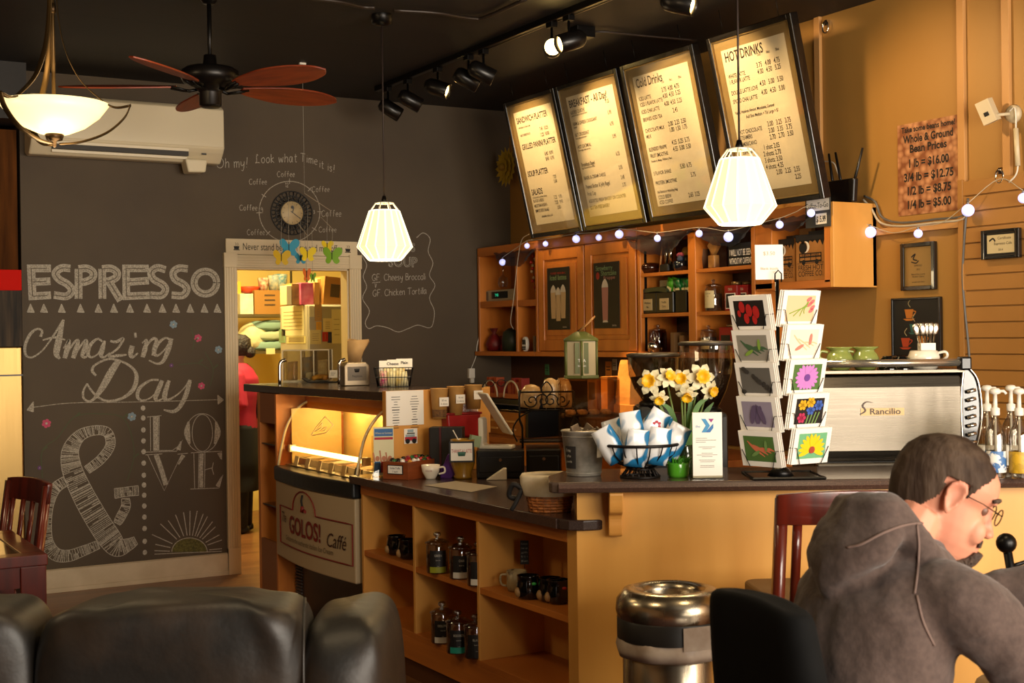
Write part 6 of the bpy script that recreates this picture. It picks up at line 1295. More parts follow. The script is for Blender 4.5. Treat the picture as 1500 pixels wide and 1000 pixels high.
tt = thing('white_mug', 'wide white mug carrying a spoon holder on the espresso machine', 'mug', bw(1.455, ey+.10, TZ), BR_)
MB().lathe([(0, 0), (.05, 0), (.062, .02), (.064, .05), (.055, .075), (.05, .077), (.05, .07), (.058, .048), (.05, .01), (0, .006)], n=28).build('mug_body', mat('porcelain', 'e6dcca', .2, coat=.3), tt); MB().tube(cat([(.055, 0, .065), (.085, -.01, .07), (.092, -.01, .05), (.06, 0, .025)], 5), .006, 8).build('handle', mat('porcelain', 'e6dcca', .2), tt)
tt = thing('spoon_holder', 'square white holder of long metal spoons above the white mug', 'holder', bw(1.47, ey+.11, TZ+.012), BR_)
MB().box(-.03, -.025, 0, .03, -.021, .095).box(-.03, .021, 0, .03, .025, .095).box(-.03, -.021, 0, -.026, .021, .095).box(.026, -.021, 0, .03, .021, .095).box(-.026, -.021, 0, .026, .021, .004).build('holder_body', WHITE, tt)
random.seed(2)
for i in range(9):
    x, y = random.uniform(-.018, .018), random.uniform(-.012, .012); tl = x*8+random.uniform(-.1, .1)
    o = MB().tube([(0, 0, 0), (0, 0, .125)], [.0025, .0035], 5).lathe([(0, .12), (.011, .13), (.015, .15), (.011, .17), (0, .176)], n=12, sy=.3).build('long_spoon', mat('spoon_steel', 'c0b8aa', .25, 1)) if i == 0 else o.copy()
    if i: COL.objects.link(o)
    o.location = bw(1.47+x, ey+.11+y, TZ+.018); o.rotation_euler = (0, tl, BR_); tag(o, 'long metal spoon standing in the white holder', 'spoon', 'spoons in the white holder')
# coffee grinders
def grinder(px, py, Z, r, hh, lab):
    q = at_d(px, py, Z); t = thing('coffee_grinder', lab, 'coffee grinder', (q.x, q.y, H1), YR, 'coffee grinders behind the bar'); zt = q.z-H1
    MB().box(-.09, -.11, 0, .09, .13, .06).build('base', BLKM, t, bevel=.01); m = MB().box(-.08, -.06, .06, .08, .12, zt-hh-.02); m.build('motor_body', mat('grinder_black', '14110f', .35), t, bevel=.02)
    MB().lathe([(0, zt-hh-.04), (.06, zt-hh-.04), (.065, zt-hh-.01), (.05, zt-hh), (0, zt-hh)], n=24).build('collar', BLKM, t)
    MB().lathe([(.05, zt-hh), (r*.75, zt-hh*.75), (r*.96, zt-hh*.45), (r, zt-.012)], n=30).build('hopper', glass('hopper_glass', 'e8dcc8', .94, .10), t)
    MB().lathe([(0, zt-hh), (.048, zt-hh+.002), (r*.73, zt-hh*.74), (r*.9, zt-hh*.5), (0, zt-hh*.45)], n=26).build('coffee_beans', mat('coffee_beans', '2a1208', .4, col2='160a05', scale=90, bump=.6), t)
    MB().lathe([(0, zt-.014), (r+.004, zt-.014), (r+.006, zt-.002), (r*.9, zt+.004), (0, zt+.006)], n=30).build('hopper_lid', mat('grinder_lid', '3a332c', .4), t)
    MB().tube([(.0, -.10, zt-hh-.08), (.0, -.16, zt-hh-.09)], .014, 8).build('dosing_lever', BLKM, t)
grinder(957, 518, 5.75, .112, .20, 'coffee grinder with a shallow bean hopper, left of the pair')
grinder(1034, 501, 5.55, .112, .27, 'coffee grinder with a tall bean hopper, right of the pair')
# syrup bottles at the right
for i, (px, py, lf, bc, lab) in enumerate(((1459, 699, 'print_sky2', '3f6a9e', 'clear syrup pump bottle with a blue and white label'), (1494, 700, 'yellow_sleeve', 'b08a1c', 'syrup pump bottle in a yellow sleeve at the right edge'), (1447, 688, 'pale_label', 'cfc8ba', 'syrup pump bottle standing behind the blue labelled one'), (1482, 688, 'pale_label', 'cfc8ba', 'syrup pump bottle standing behind the yellow sleeved one'))):
    q = at_z(px, py, H3); tt = thing('syrup_bottle', lab, 'bottle', q, YR, 'syrup pump bottles on the bar')
    MB().lathe([(0, 0), (.034, 0), (.036, .006), (.036, .15), (.03, .175), (.014, .205), (.013, .235), (.0, .235)], n=22).build('bottle_glass', glass('syrup_glass', 'e8e4da', .9, .14), tt)
    MB().lathe([(.0365, .02), (.0372, .022), (.0372, .095), (.0365, .097)], n=22).build('label', mat(lf, bc, .5, col2='e0dcd2' if i != 1 else 'c89c20', scale=28, lo=.48, hi=.52), tt)
    m = MB().lathe([(.015, .225), (.016, .23), (.016, .25), (.008, .254), (.007, .30), (.019, .304), (.02, .314), (.014, .322), (0, .324)], n=16).tube([(0, 0, .312), (.028, -.01, .312), (.036, -.012, .302)], .0055, 7).tube([(0, 0, .02), (0, 0, .23)], .0045, 6); m.build('pump', mat('pump_white', 'ded6c8', .4), tt)

# ------------------------------------------------------------------ things in the wall cabinets (front plane x = CX0)
def cab(px, z, d=.03): q = at_x(px, 500, CX0+d); return Vector((CX0+d, q.y, z))
FX, FZ = (0, -1, 0), (0, 0, 1)      # on faces that look into the room: right is -y
q = cab(731, 1.8655, .06); t = thing('clock_radio', 'cream clock radio with green digits in the top cubby', 'radio', q)
MB().box(0, -.235, 0, .16, .235, .085).build('case', mat('radio_cream', 'a89878', .4), t, bevel=.008); m = MB().box(-.003, -.14, .02, 0, .10, .072).m(1).text('7:45', (-.004, .02, .036), FX, FZ, .03, 'C'); m.build('display', [mat('radio_black', '0c120e', .2), mat('green_digits', '3ad09a', .5, emit=1.2, ecol='2ac08a')], t); MB().box(-.003, .15, .01, 0, .22, .075).build('speaker_grille', mat('radio_grey', '6a6050', .6), t)
q = cab(738, 2.19, .10); t = thing('wine_glass', 'wine glass hanging upside down in the upper left cubby', 'glass', (q.x, q.y, 1.97)); MB().lathe([(.03, 0), (.038, .03), (.034, .07), (.006, .09), (.004, .16), (.03, .168), (.032, .172)], n=22).build('glass_body', GLS, t); MB().tube([(0, 0, .17), (0, 0, .235)], .006, 6).build('hanger', BLKM, t)
q = cab(727, 1.4925, .08)
for i, (px, c_, s_, lab) in enumerate(((724, '7a1414', .075, 'red gift wrapped bundle in the lower left cubby'), (738, '8a1c1c', .05, 'small red bundle with a pale ribbon in the lower left cubby'))):
    q = cab(px, 1.4925, .07+.05*i); o = MB().lathe([(0, 0), (s_*.8, .005), (s_, s_*.7), (s_*.6, s_*1.5), (.015, s_*1.8), (.04, s_*2.3), (0, s_*2.2)], n=14, sx=.8, flute=.06, fn=5).build('red_bundle', mat('bundle_%s' % c_, c_, .5, col2='4a0c0c', scale=14)); o.location = q; tag(o, lab, 'bundle')
q = cab(748, 1.4925, .06); o = MB().lathe([(0, 0), (.08, .002), (.085, .08), (.07, .14), (.02, .17), (0, .17)], n=16, sx=.7).build('dark_pouch', mat('dark_green_pouch', '141a12', .5, col2='24301c', scale=8)); o.location = q; tag(o, 'dark green pouch beside the red bundles in the lower cubby', 'pouch')
q = cab(772, 1.4925, .03); t = thing('kitchen_timer', 'white oval kitchen timer in the lower right cubby', 'timer', q); o = MB().prism([(.032*math.cos(a*PI/10), .05+.055*math.sin(a*PI/10)*(1 if math.sin(a*PI/10) > 0 else .9)) for a in range(20)], .025, (0, 0, 0), FX, FZ); o.build('case', WHITE, t, bevel=.004); m = MB().box(-.028, -.022, .05, -.025, .02, .085)
m.build('display', mat('timer_grey', '3a3a34', .2), t)
for r_ in range(2):
    for c_ in range(3): MB().box(-.029, -.024+.018*c_, .012+.014*r_, -.025, -.012+.018*c_, .022+.014*r_).build('button', BLACK, t)
for i in range(2): q = cab(782+3*i, 1.4925, .05); o = MB().box(0, -.012, 0, .08, .012, .11-.01*i).build('small_book', mat('book_%d' % i, ('6a5a44', 'b0a890')[i], .6), bevel=.001); o.location = q+Vector((0, -.0-.016*i, 0)); tag(o, ('dark thin book beside the kitchen timer', 'pale thin book at the right of the kitchen timer')[i], 'book', 'thin books in the cubby')
t = thing('berry_garland', 'red berry garland hanging in the upper right cubby', 'garland', cab(784, 2.19, .05)); random.seed(6)
m = MB().tube([(0, 0, 0.02), (0.0, .01, -.12), (0, -.01, -.28)], .002, 4); m.build('garland_cord', BLKM, t)
for i in range(12): MB().ball((random.uniform(-.02, .02), random.uniform(-.03, .03), -.02-.022*i), .012, 8).build('berry', mat('berry_%d' % (i % 2), ('9a1410', 'a89070')[i % 2], .35), t)
# posters on the doors
def poster(px0, py0, px1, py1, lab, draw):
    a, b = at_x(px0, py1, CX0-.001), at_x(px1, py0, CX0-.001); w_, h_ = a.y-b.y, b.z-a.z; m = MB(); m.prism([(0, 0), (w_, 0), (w_, h_), (0, h_)], .003, (0, 0, 0), FX, FZ); draw(m, w_, h_); o = m.build('door_poster', [mat('poster_dark', '1c1812', .5), mat('poster_cream', 'c8a878', .6), mat('poster_red', 'a03020', .6), mat('poster_pink', 'b07868', .6), mat('poster_white', 'd2c6b0', .6), mat('poster_green', '7f9a6a', .6)]); o.location = (CX0-.001, a.y, a.z); tag(o, lab, 'poster', 'drink posters on the cabinet doors')
def tumbler(m, x, z0, w_, h_, c1, c2):
    m.m(c1); m.flat([(-.0036, -(x-w_*.38), z0), (-.0036, -(x+w_*.38), z0), (-.0036, -(x+w_/2), z0+h_), (-.0036, -(x-w_/2), z0+h_)]); m.m(c2); m.flat([(-.004, -(x+w_/2*math.cos(a*PI/8)), z0+h_+w_*.75*math.sin(a*PI/8)*(1-.25*abs(math.cos(a*PI/8)))) for a in range(9)])
def d1(m, w, h):
    m.m(2).text('TOPPED WITH REAL', (-.0036, -w/2, h*.89), FX, FZ, .02, 'C', width=w*.7); m.m(5).text('Iced lattes', (-.0036, -w/2, h*.80), FX, FZ, .05, 'C', width=w*.75)
    for x in (.28, .5, .72): tumbler(m, w*x, h*(.14 if x == .5 else .18), w*.25, h*.42, 1, 4)
    m.m(4).text('barista', (-.0036, -w*.78, h*.03), FX, FZ, .018, 'C')
def d2(m, w, h):
    m.m(5).text('Strawberry', (-.0036, -w*.42, h*.88), FX, FZ, .045, 'C', width=w*.66).text('Shortcake', (-.0036, -w*.60, h*.80), FX, FZ, .045, 'C', width=w*.6); m.m(3).text('Frappe', (-.0036, -w*.62, h*.74), FX, FZ, .032, 'C', width=w*.45); m.m(2); m.flat([(-.0036, -(w*.17+.02*math.cos(a*PI/6)), h*.80+.024*math.sin(a*PI/6)) for a in range(12)])
    tumbler(m, w*.45, h*.12, w*.26, h*.50, 3, 4); m.m(4); m.flat([(-.0036, -w*.34, h*.09), (-.0036, -w*.56, h*.09), (-.0036, -w*.52, h*.125), (-.0036, -w*.38, h*.125)]); m.text('barista', (-.0036, -w*.80, h*.03), FX, FZ, .018, 'C')
poster(803, 390, 834, 483, 'dark drink poster showing three iced lattes on the left door', d1); poster(871, 382, 907, 481, 'dark drink poster headed Strawberry Shortcake on the right door', d2)
def put(mb, name, mats, q, lab, cat_, group=None, rz=0, **kw): o = mb.build(name, mats, **kw); o.location = q; o.rotation_euler = (0, 0, rz); return tag(o, lab, cat_, group)
SZ1, SZ2, SZ3 = 1.9805, 1.7305, 1.4925
put(MB().lathe([(0, 0), (.05, 0), (.072, .03), (.07, .05), (.05, .066), (0, .07)], n=22), 'brown_bowl', mat('brown_glaze', '2a1008', .15, coat=.5), cab(954, SZ1, .08), 'brown glazed bowl on the top left shelf of the open cabinet', 'bowl')
t = thing('drink_mixer', 'tall black and chrome drink mixer on the top left shelf', 'mixer', cab(981, SZ1, .08)); MB().box(-.04, -.045, 0, .06, .045, .05).build('base', BLACK, t, bevel=.01)
for y in (-.022, .022): MB().cyl((0, y, .05), (0, y, .185), .011, n=10).build('shaft', CHROME, t)
MB().tube([(-.02, .065, .0), (-.0, .06, .19)], .006, 6).build('bamboo_whisk', mat('bamboo', 'a87848', .5), t)
t = thing('skull_mug', 'dark mug with a pink flower topped figure on the top left shelf', 'mug', cab(999, SZ1, .06)); MB().lathe([(0, 0), (.035, 0), (.048, .02), (.05, .045), (.046, .06), (0, .055)], n=20).build('mug_body', mat('navy_glaze', '12161e', .15, coat=.5), t); MB().ball((0, 0, .075), .024, 10).build('figure', mat('blue_figure', '3a4a6a', .4), t); MB().tube(cat([(0, .045, .05), (0, .07, .05), (0, .07, .02), (0, .045, .015)], 4), .005, 6).build('handle', mat('navy_glaze', '12161e', .15), t)
for i in range(5): MB().ball((-.005, -.02+.01*i, .098+.004*(i % 2)), .011, 8).build('flower', mat('figure_pink', 'b0506a', .5), t)
t = thing('yellow_ornament', 'small yellow ornament at the back of the top left shelf', 'ornament', cab(1007, SZ1, .14)); MB().lathe([(0, 0), (.03, 0), (.02, .08), (.012, .1), (0, .1)], n=12).build('figure_stand', mat('dark_olive', '2c2a14', .5), t); MB().ball((0, 0, .125), .028, 10).build('ornament_head', mat('ornament_yellow', 'a8842a', .5), t)
for i, (px, tx) in enumerate(((950, ('Madison', 'Mix')), (974, ('Truffle', 'Dark')))):
    q = cab(px, SZ2, .02); t = thing('black_tub', 'black plastic tub with a small label, %s on the middle left shelf' % ('left one' if i == 0 else 'right one'), 'tub', q, 0, 'black tubs on the middle shelf')
    m = MB().prism([(-.062, 0), (.062, 0), (.07, .135), (-.07, .135)], .20, (.2, 0, 0), FX, FZ) if 0 else MB().box(0, -.085, 0, .2, .085, .13); m.build('tub_body', mat('tub_black', '0a0a09', .35), t, bevel=.006); m = MB().box(-.004, -.045, .02, -.001, .045, .09).m(1)
    for j, w_ in enumerate(tx): m.text(w_, (-.0048, 0, .06-.026*j), FX, FZ, .018, 'C')
    m.build('tub_label', [mat('label_kraft', 'c0a878', .6), INK], t)
q = cab(958, SZ2, .01); put(MB().prism(cat([(-.12, 0), (.02, .004), (.12, -.006), (.10, .024), (0, .03), (-.11, .022)], 4, True), .19, (.2, 0, .131), FX, FZ), 'green_tray_lid', mat('dark_green_lid', '16281c', .3), (CX0+.01, q.y-.0, SZ2), 'dark green lid lying across the black tubs', 'lid')
put(MB().box(0, -.055, 0, .2, .055, .135), 'black_crate', mat('crate_black', '0a0a09', .4), cab(998, SZ2, .03), 'black crate holding green packets on the middle left shelf', 'crate', bevel=.004)
for i in range(5):
    q = cab(982+7*i, SZ2+.12, .05+.01*(i % 2)); put(MB().skin([[(sx*.008, sy*.028*a_, z) for sx, sy in ((-1, -1), (1, -1), (1, 1), (-1, 1))] for z, a_ in ((0, 1), (.085, 1))], True).m(1).box(-.0095, -.02, .004, -.0085, .02, .03), 'green_packet', [mat('packet_green_%d' % (i > 1), ('3f8a1c', '0f5a24')[i > 1], .3, coat=.3), mat('packet_cream', 'c8bc90', .5)], q+Vector((0, 0, .012*(i < 2))), ('lime green tea packet leaning at the left of the black crate', 'second lime green tea packet in the black crate', 'dark green tea packet in the middle of the black crate', 'dark green tea packet second from right in the black crate', 'dark green tea packet at the right of the black crate')[i], 'packet', 'green packets in the black crate', 0).rotation_euler = (.45-.1*i if i < 2 else -.2+.15*i*.3, -.15, 0)
put(MB().box(0, -.06, 0, .1, .04, .04), 'cream_box', mat('cream_box', '9a8c68', .6), cab(973, SZ2+.165, .09), 'small cream box resting on the dark lid and crate', 'box', bevel=.002)
def jar(name, q, r, h, lab, cat_, group, fill, label=None, words=(), lid='clear', lm=None):
    t = thing(name, lab, cat_, q, 0, group)
    MB().lathe([(0, 0), (r*.96, 0), (r, .006), (r, h*.8), (r*.85, h*.9), (r*.82, h*.9)], n=24).build('jar_glass', GLS if fill else GLSD, t)
    if fill: MB().lathe([(0, .004), (r*.92, .004), (r*.94, h*.62), (0, h*.66)], n=18).build('contents', fill, t)
    if lid == 'clear': MB().lathe([(r*.9, h*.9), (r*.92, h*.93), (r*.5, h*.97), (r*.14, h*.985), (r*.12, h*1.02), (r*.24, h*1.06), (r*.2, h*1.12), (0, h*1.14)], n=22).build('jar_lid', glass('lid_glass', 'e8e0d0', .9, .2), t)
    else: MB().lathe([(0, h*.9), (r*.9, h*.9), (r*.9, h), (0, h)], n=22).build('jar_lid', lid, t)
    return t
def jlabel(t, r, x0, x1, z0, z1, mats, words=(), band=None, facing=-PI/2):
    m = MB(); pt = lambda x, z, d=.0012: ((r+d)*math.cos(facing+x/r), (r+d)*math.sin(facing+x/r), z); n = 8
    def strip(a0, a1, b0, b1, d):
        for i in range(n): a, b = a0+(a1-a0)*i/n, a0+(a1-a0)*(i+1)/n; m.flat([pt(a, b0, d), pt(b, b0, d), pt(b, b1, d), pt(a, b1, d)])
    m.m(0); strip(x0, x1, z0, z1, .0012)
    if band: m.m(2); strip(x0, x1, z0, z0+band, .0018)
    m.m(1)
    for s, z, sz in words:
        vv, ff, W0 = glyphs(s); vs = [m.v(pt((x0+x1)/2+(a-W0/2)*sz*.7, z+b*sz, .0026)) for a, b in vv]
        for f_ in ff: m.f([vs[i] for i in f_])
    m.build('jar_label', mats, t)
DK = mat('dark_tea', '1c0e08', .8, col2='3a2414', scale=60)
WF = PI+.35      # facing of labels on the wall shelves (towards the room)
t = jar('glass_jar', cab(964, SZ3, .10), .055, .15, 'large clear jar on the bottom left shelf of the open cabinet', 'jar', None, None)
t = thing('milk_pitcher', 'round chrome pitcher with whisk on the bottom left shelf', 'pitcher', cab(958, SZ3, .01)); MB().lathe([(0, 0), (.03, 0), (.042, .025), (.04, .05), (.03, .065), (0, .06)], n=20).build('pitcher_body', CHROME, t)
for i in range(6): a = i*PI/3; MB().tube(cat([(0, 0, .06), (.02*math.cos(a), .02*math.sin(a), .095), (.008*math.cos(a), .008*math.sin(a), .125), (0, 0, .13)], 4), .0015, 4).build('whisk_wire', CHROME, t)
for i, px in enumerate((985, 998)): put(MB().box(0, -.02, 0, .1, .02, .12-.02*i), 'tan_carton', mat('carton_tan', '7a5a34', .6), cab(px, SZ3, .05), ('tan carton on the bottom left shelf beside the clear jar', 'shorter tan carton at the right of the bottom left shelf')[i], 'carton', 'tan cartons', 0, bevel=.002)
# right column of shelves
put(MB().skin([[(sx*.03*a_, sy*.05*a_, z) for sx, sy in ((-1, -1), (1, -1), (1, 1), (-1, 1))] for z, a_ in ((0, .8), (.06, 1), (.12, .75), (.16, .2))]), 'coffee_sack', mat('sack_brown', '4a2c14', .7, col2='2a160a', scale=10), cab(1030, SZ1, .08), 'dark brown sack on the top right shelf', 'sack')
t = thing('carved_ornament', 'carved wooden ornament with a diamond top on the top right shelf', 'ornament', cab(1045, SZ1, .03)); MB().box(-.01, -.03, 0, .03, .03, .075).build('pedestal', mat('ornament_tan', 'a8783c', .5, col2='6a4420', scale=14), t, bevel=.006); MB().prism([(0, .075), (.048, .13), (.0, .185), (-.048, .13)], .03, (.03, 0, 0), FX, FZ).build('diamond_top', mat('ornament_tan', 'a8783c', .5), t, bevel=.003)
put(MB().box(0, -.0, 0, .06, .13, .15), 'dark_box', mat('dark_box', '160d0a', .5, col2='3a1410', scale=8), cab(1066, SZ1, .12), 'dark box behind the black message block', 'box', bevel=.003)
a, b = at_x(1067, 392, CX0+.02), at_x(1103, 386, CX0+.02); q = Vector((CX0+.02, a.y, SZ1)); w_ = a.y-b.y; t = thing('message_block', 'black block sign with white letters about caffeine on the top right shelf', 'sign', q); MB().box(0, -w_, 0, .04, 0, .13).build('block', BLACK, t, bevel=.002); m = MB().text('I WILL NOT BE SEEN', (-.001, -w_/2, .058), FX, FZ, .052, 'C', width=w_*.9, bold=.01).text('WITHOUT MY CAFFEINE', (-.001, -w_/2, .012), FX, FZ, .048, 'C', width=w_*.9, bold=.01); m.build('lettering', PAPER, t)
t = jar('glass_jar', cab(1046, SZ2, .055), .05, .165, 'clear jar of brown tea with a cream label on the middle right shelf', 'jar', None, mat('brown_tea', '5a3a1c', .8, col2='3a2410', scale=60)); jlabel(t, .05, -.045, .03, .02, .12, [mat('label_cream', 'c0ae80', .6), INK, mat('label_olive', '6a6a34', .6)], (('Loose leaf', .10, .012), ('tea', .085, .012)), None, WF)
put(MB().lathe([(0, 0), (.016, 0), (.016, .14), (0, .145)], n=14), 'steel_tube', CHROME, cab(1025, SZ2, .04), 'slim steel tube at the left of the middle right shelf', 'tube')
for i, px in enumerate((1071, 1087, 1101)):
    t = thing('red_tin', 'red tea tin with a black panel, %s of the three on the middle right shelf' % ('leftmost', 'middle', 'rightmost')[i], 'tin', cab(px, SZ2, .03+.03*i), 0, 'red tea tins'); MB().box(0, -.055, 0, .09, .055, .145).build('tin_body', mat('tin_red', '8a1210', .35), t, bevel=.004); m = MB().box(-.002, -.042, .012, -.0, .042, .10).m(1).box(-.003, -.037, .016, -.002, .037, .096); m.m(2).text('tea', (-.003, 0, .115), FX, FZ, .03, 'C').m(3).lathe([(0, 0), (.016, 0), (.018, .02), (0, .021)], (-.0035, 0, .05), 10, .02, 1); m.build('tin_label', [PAPER, BLACK, mat('tin_white', 'c8b8a0', .6), mat('tin_green', '4a5a1c', .6)], t); MB().lathe([(0, .145), (.03, .145), (.03, .165), (0, .168)], (.045, 0, 0), 18).build('tin_lid', mat('tin_lid_gold', '8a7048', .35, .8), t)
t = jar('glass_jar', cab(1038, SZ3, .04), .048, .14, 'clear jar with a small label on the bottom right shelf', 'jar', None, DK); jlabel(t, .048, -.03, .03, .02, .075, [mat('label_cream', 'c0ae80', .6), INK], (('tea', .04, .02),), None, WF)
t = thing('red_tin', 'single red tea tin on the bottom right shelf', 'tin', cab(1063, SZ3, .04)); MB().box(0, -.06, 0, .09, .06, .145).build('tin_body', mat('tin_red', '8a1210', .35), t, bevel=.004); MB().box(-.002, -.04, .015, 0, .04, .10).build('tin_label', BLACK, t); MB().lathe([(0, .145), (.03, .145), (.03, .16), (0, .162)], (.045, 0, 0), 18).build('tin_lid', mat('tin_lid_gold', '8a7048', .35, .8), t)
# coffee to go boxes in the end cabinet
def togo(px0, px1, z0, hgt, d, lab):
    a, b = at_x(px0, 380, CX0+d), at_x(px1, 380, CX0+d); w_ = a.y-b.y; t = thing('coffee_carton', lab, 'carton', (CX0+d, a.y, z0), 0, 'coffee to go cartons')
    MB().box(0, -w_, 0, .13, 0, hgt).build('carton_body', mat('togo_kraft', 'a8733a', .65, col2='9a672f', scale=12), t, bevel=.003)
    m = MB(); e = -.0012; B = lambda u0, v0, u1, v1: m.flat([(e, -u0*w_, v0*hgt), (e, -u1*w_, v0*hgt), (e, -u1*w_, v1*hgt), (e, -u0*w_, v1*hgt)])
    m.m(0); B(0, .86, 1, 1)
    for i in range(6): m.flat([(e, -w_*(i/6), .87*hgt), (e, -w_*((i+.9)/6), .87*hgt), (e, -w_*((i+.5)/6), (.87-.05-.04*(i % 3))*hgt)])
    m.flat([(e, -(w_*.25+.03*math.cos(a_*PI/10)), hgt*.72+.03*math.sin(a_*PI/10)) for a_ in range(20)])
    for q_ in ((.12, .40, .88, .44), (.12, .50, .88, .53), (.12, .40, .15, .60), (.85, .40, .88, .60), (.12, .58, .88, .60), (.05, .375, .95, .385), (.3, .44, .32, .6), (.5, .44, .52, .6), (.68, .44, .70, .6)): B(*q_)
    for x_ in (.27, .72): m.flat([(e*1.3, -(w_*x_+.014*math.cos(a_*PI/6)), hgt*.40+.014*math.sin(a_*PI/6)) for a_ in range(12)])
    m.text('BEAN HOUSE', (e*1.3, -w_*.5, hgt*.535), FX, FZ, .018, 'C', width=w_*.6).text('FRESH HOT', (e, -w_*.5, hgt*.23), FX, FZ, .04, 'C', width=w_*.85).text('COFFEE CO.', (e, -w_*.5, hgt*.10), FX, FZ, .04, 'C', width=w_*.85)
    m.m(1); m.flat([(e*1.2, -(w_*.34+.03*math.cos(a_*PI/10)), hgt*.73+.03*math.sin(a_*PI/10)) for a_ in range(15, 26)]+[(e*1.2, -(w_*.31+.02*math.cos(a_*PI/10)), hgt*.73+.028*math.sin(a_*PI/10)) for a_ in range(25, 14, -1)])
    m.build('carton_print', [INK, PAPER], t); MB().prism([(0, hgt), (.13, hgt), (.09, hgt+.03), (.04, hgt+.03)], w_*.5, (0, -w_*.75, 0), (1, 0, 0), (0, 0, 1)).build('top_flap', mat('togo_kraft', 'a8733a', .65), t) if 0 else MB().box(.05, -w_*.8, hgt, .08, -w_*.2, hgt+.02).build('top_flap', mat('togo_black', '17120f', .6), t)
togo(1137, 1164, 1.8725, .235, .05, 'kraft coffee carton with a printed bus, left in the end cabinet'); togo(1166, 1209, 1.8725, .245, .025, 'kraft coffee carton with a printed bus, right in the end cabinet')
put(MB().box(0, -.30, 0, .03, 0, .30), 'pale_board', mat('pale_pine', 'b08a58', .5), (CX0+.20, at_x(1131, 380, CX0+.2).y-.02, 1.8725), 'pale board standing behind the coffee cartons', 'board', bevel=.003)
a, b = at_x(1181, 332, CX0-.004), at_x(1217, 307, CX0-.004); w_ = a.y-b.y; m = MB().prism([(0, 0), (w_, 0), (w_, .16), (0, .16)], .004, (0, 0, 0), FX, FZ).m(1); B = lambda u0, v0, u1, v1: m.flat([(-.005, -u0, v0), (-.005, -u1, v0), (-.005, -u1, v1), (-.005, -u0, v1)])
B(.01, .085, w_-.005, .145); B(w_*.42, .015, w_*.86, .07); m.m(2).text('Coffee-To-Go', (-.006, -w_+.012, .10), FX, FZ, .04, 'R', width=w_*.92).text('$15.99', (-.006, -w_*.64, .026), FX, FZ, .045, 'C', width=w_*.38, bold=.03)
o = m.build('price_placard', [mat('placard_grey', '3a3a38', .6), PAPER, INK]); o.location = (CX0-.004, a.y, a.z-.01); tag(o, 'dark placard reading To-Go $15.99 on the end cabinet', 'placard')
# ------------------------------------------------------------------ right wall
def onw(px, py, d=.0): return at_x(px, py, WX-d)
def wall_rect(x0, y0, x1, y1, d=.002): a, b = onw(x0, y1, d), onw(x1, y0, d); return a, a.y-b.y, b.z-a.z
a, w_, h_ = wall_rect(1316.5, 167, 1406, 317)
BEAN = mat('bean_print', '8f5a34', .6)
nt = BEAN.node_tree; vo = nt.nodes.new('ShaderNodeTexVoronoi'); vo.inputs['Scale'].default_value = 28; tcn = nt.nodes.new('ShaderNodeTexCoord'); rp = nt.nodes.new('ShaderNodeValToRGB'); rp.color_ramp.elements[0].color = C('c48e64'); rp.color_ramp.elements[1].color = C('7e4826'); rp.color_ramp.elements[0].position = .15; rp.color_ramp.elements[1].position = .75
nt.links.new(tcn.outputs['Object'], vo.inputs['Vector']); nt.links.new(vo.outputs['Distance'], rp.inputs[0]); nt.links.new(rp.outputs[0], nt.nodes['Principled BSDF'].inputs['Base Color'])
m = MB().prism([(0, 0), (w_, 0), (w_, h_), (0, h_)], .003, (0, 0, 0), FX, FZ).m(1); e = -.004
for s, v, sz, wd in (('Take some beans home!', .905, .040, .86), ('Whole & Ground', .79, .055, .80), ('Bean Prices', .68, .055, .60), ('1 lb = $16.00', .52, .058, .66), ('3/4 lb = $12.75', .37, .058, .80), ('1/2 lb = $8.75', .22, .058, .72), ('1/4 lb = $5.00', .07, .058, .72)): m.text(s, (e, -w_/2, v*h_), FX, FZ, sz, 'C', width=w_*wd, bold=.03)
o = m.build('bean_price_poster', [BEAN, INK]); o.location = (WX-.001, a.y, a.z); tag(o, 'coffee bean patterned price poster on the tan wall', 'poster')
def framed(name, lab, cat_, x0, y0, x1, y1, d, draw, mats, fw=.022, rise=0):
    a, w_, h_ = wall_rect(x0, y0, x1, y1, rise); t = thing(name, lab, cat_, (WX-rise-.0005, a.y, a.z))
    m = MB()
    for q in ((0, 0, fw, h_), (w_-fw, 0, w_, h_), (fw, 0, w_-fw, fw), (fw, h_-fw, w_-fw, h_)): m.box(-d, -q[2], q[1], 0, -q[0], q[3])
    m.build('frame', mat('plaque_black', '100d0b', .25, coat=.4), t, bevel=.003); m = MB().box(-d*.6, -(w_-fw), fw, -.001, -fw, h_-fw); draw(m, w_, h_, -d*.6-.0008); m.build('picture', mats, t)
GOLDP = mat('plaque_gold', '8f7444', .35, .5)
def pl1(m, w, h, e):
    m.m(1).stroke([(w*.30, h*.70), (w*.42, h*.76), (w*.36, h*.66), (w*.48, h*.62)], .007, (e, 0, 0), FX, FZ).stroke([(w*.30, h*.60), (w*.44, h*.57), (w*.52, h*.62)], .006, (e, 0, 0), FX, FZ)
    for s, v, sz in (('ESPRESSO', .50, .012), ('2013', .42, .012), ('Best of the county', .32, .012), ('Readers Choice', .27, .012), ('awarded with thanks', .16, .010)): m.text(s, (e, -w/2, v*h), FX, FZ, sz, 'C')
framed('award_plaque', 'tall black award plaque with a gold plate on the tan wall', 'plaque', 1324, 353, 1373, 426, .025, pl1, [GOLDP, INK])
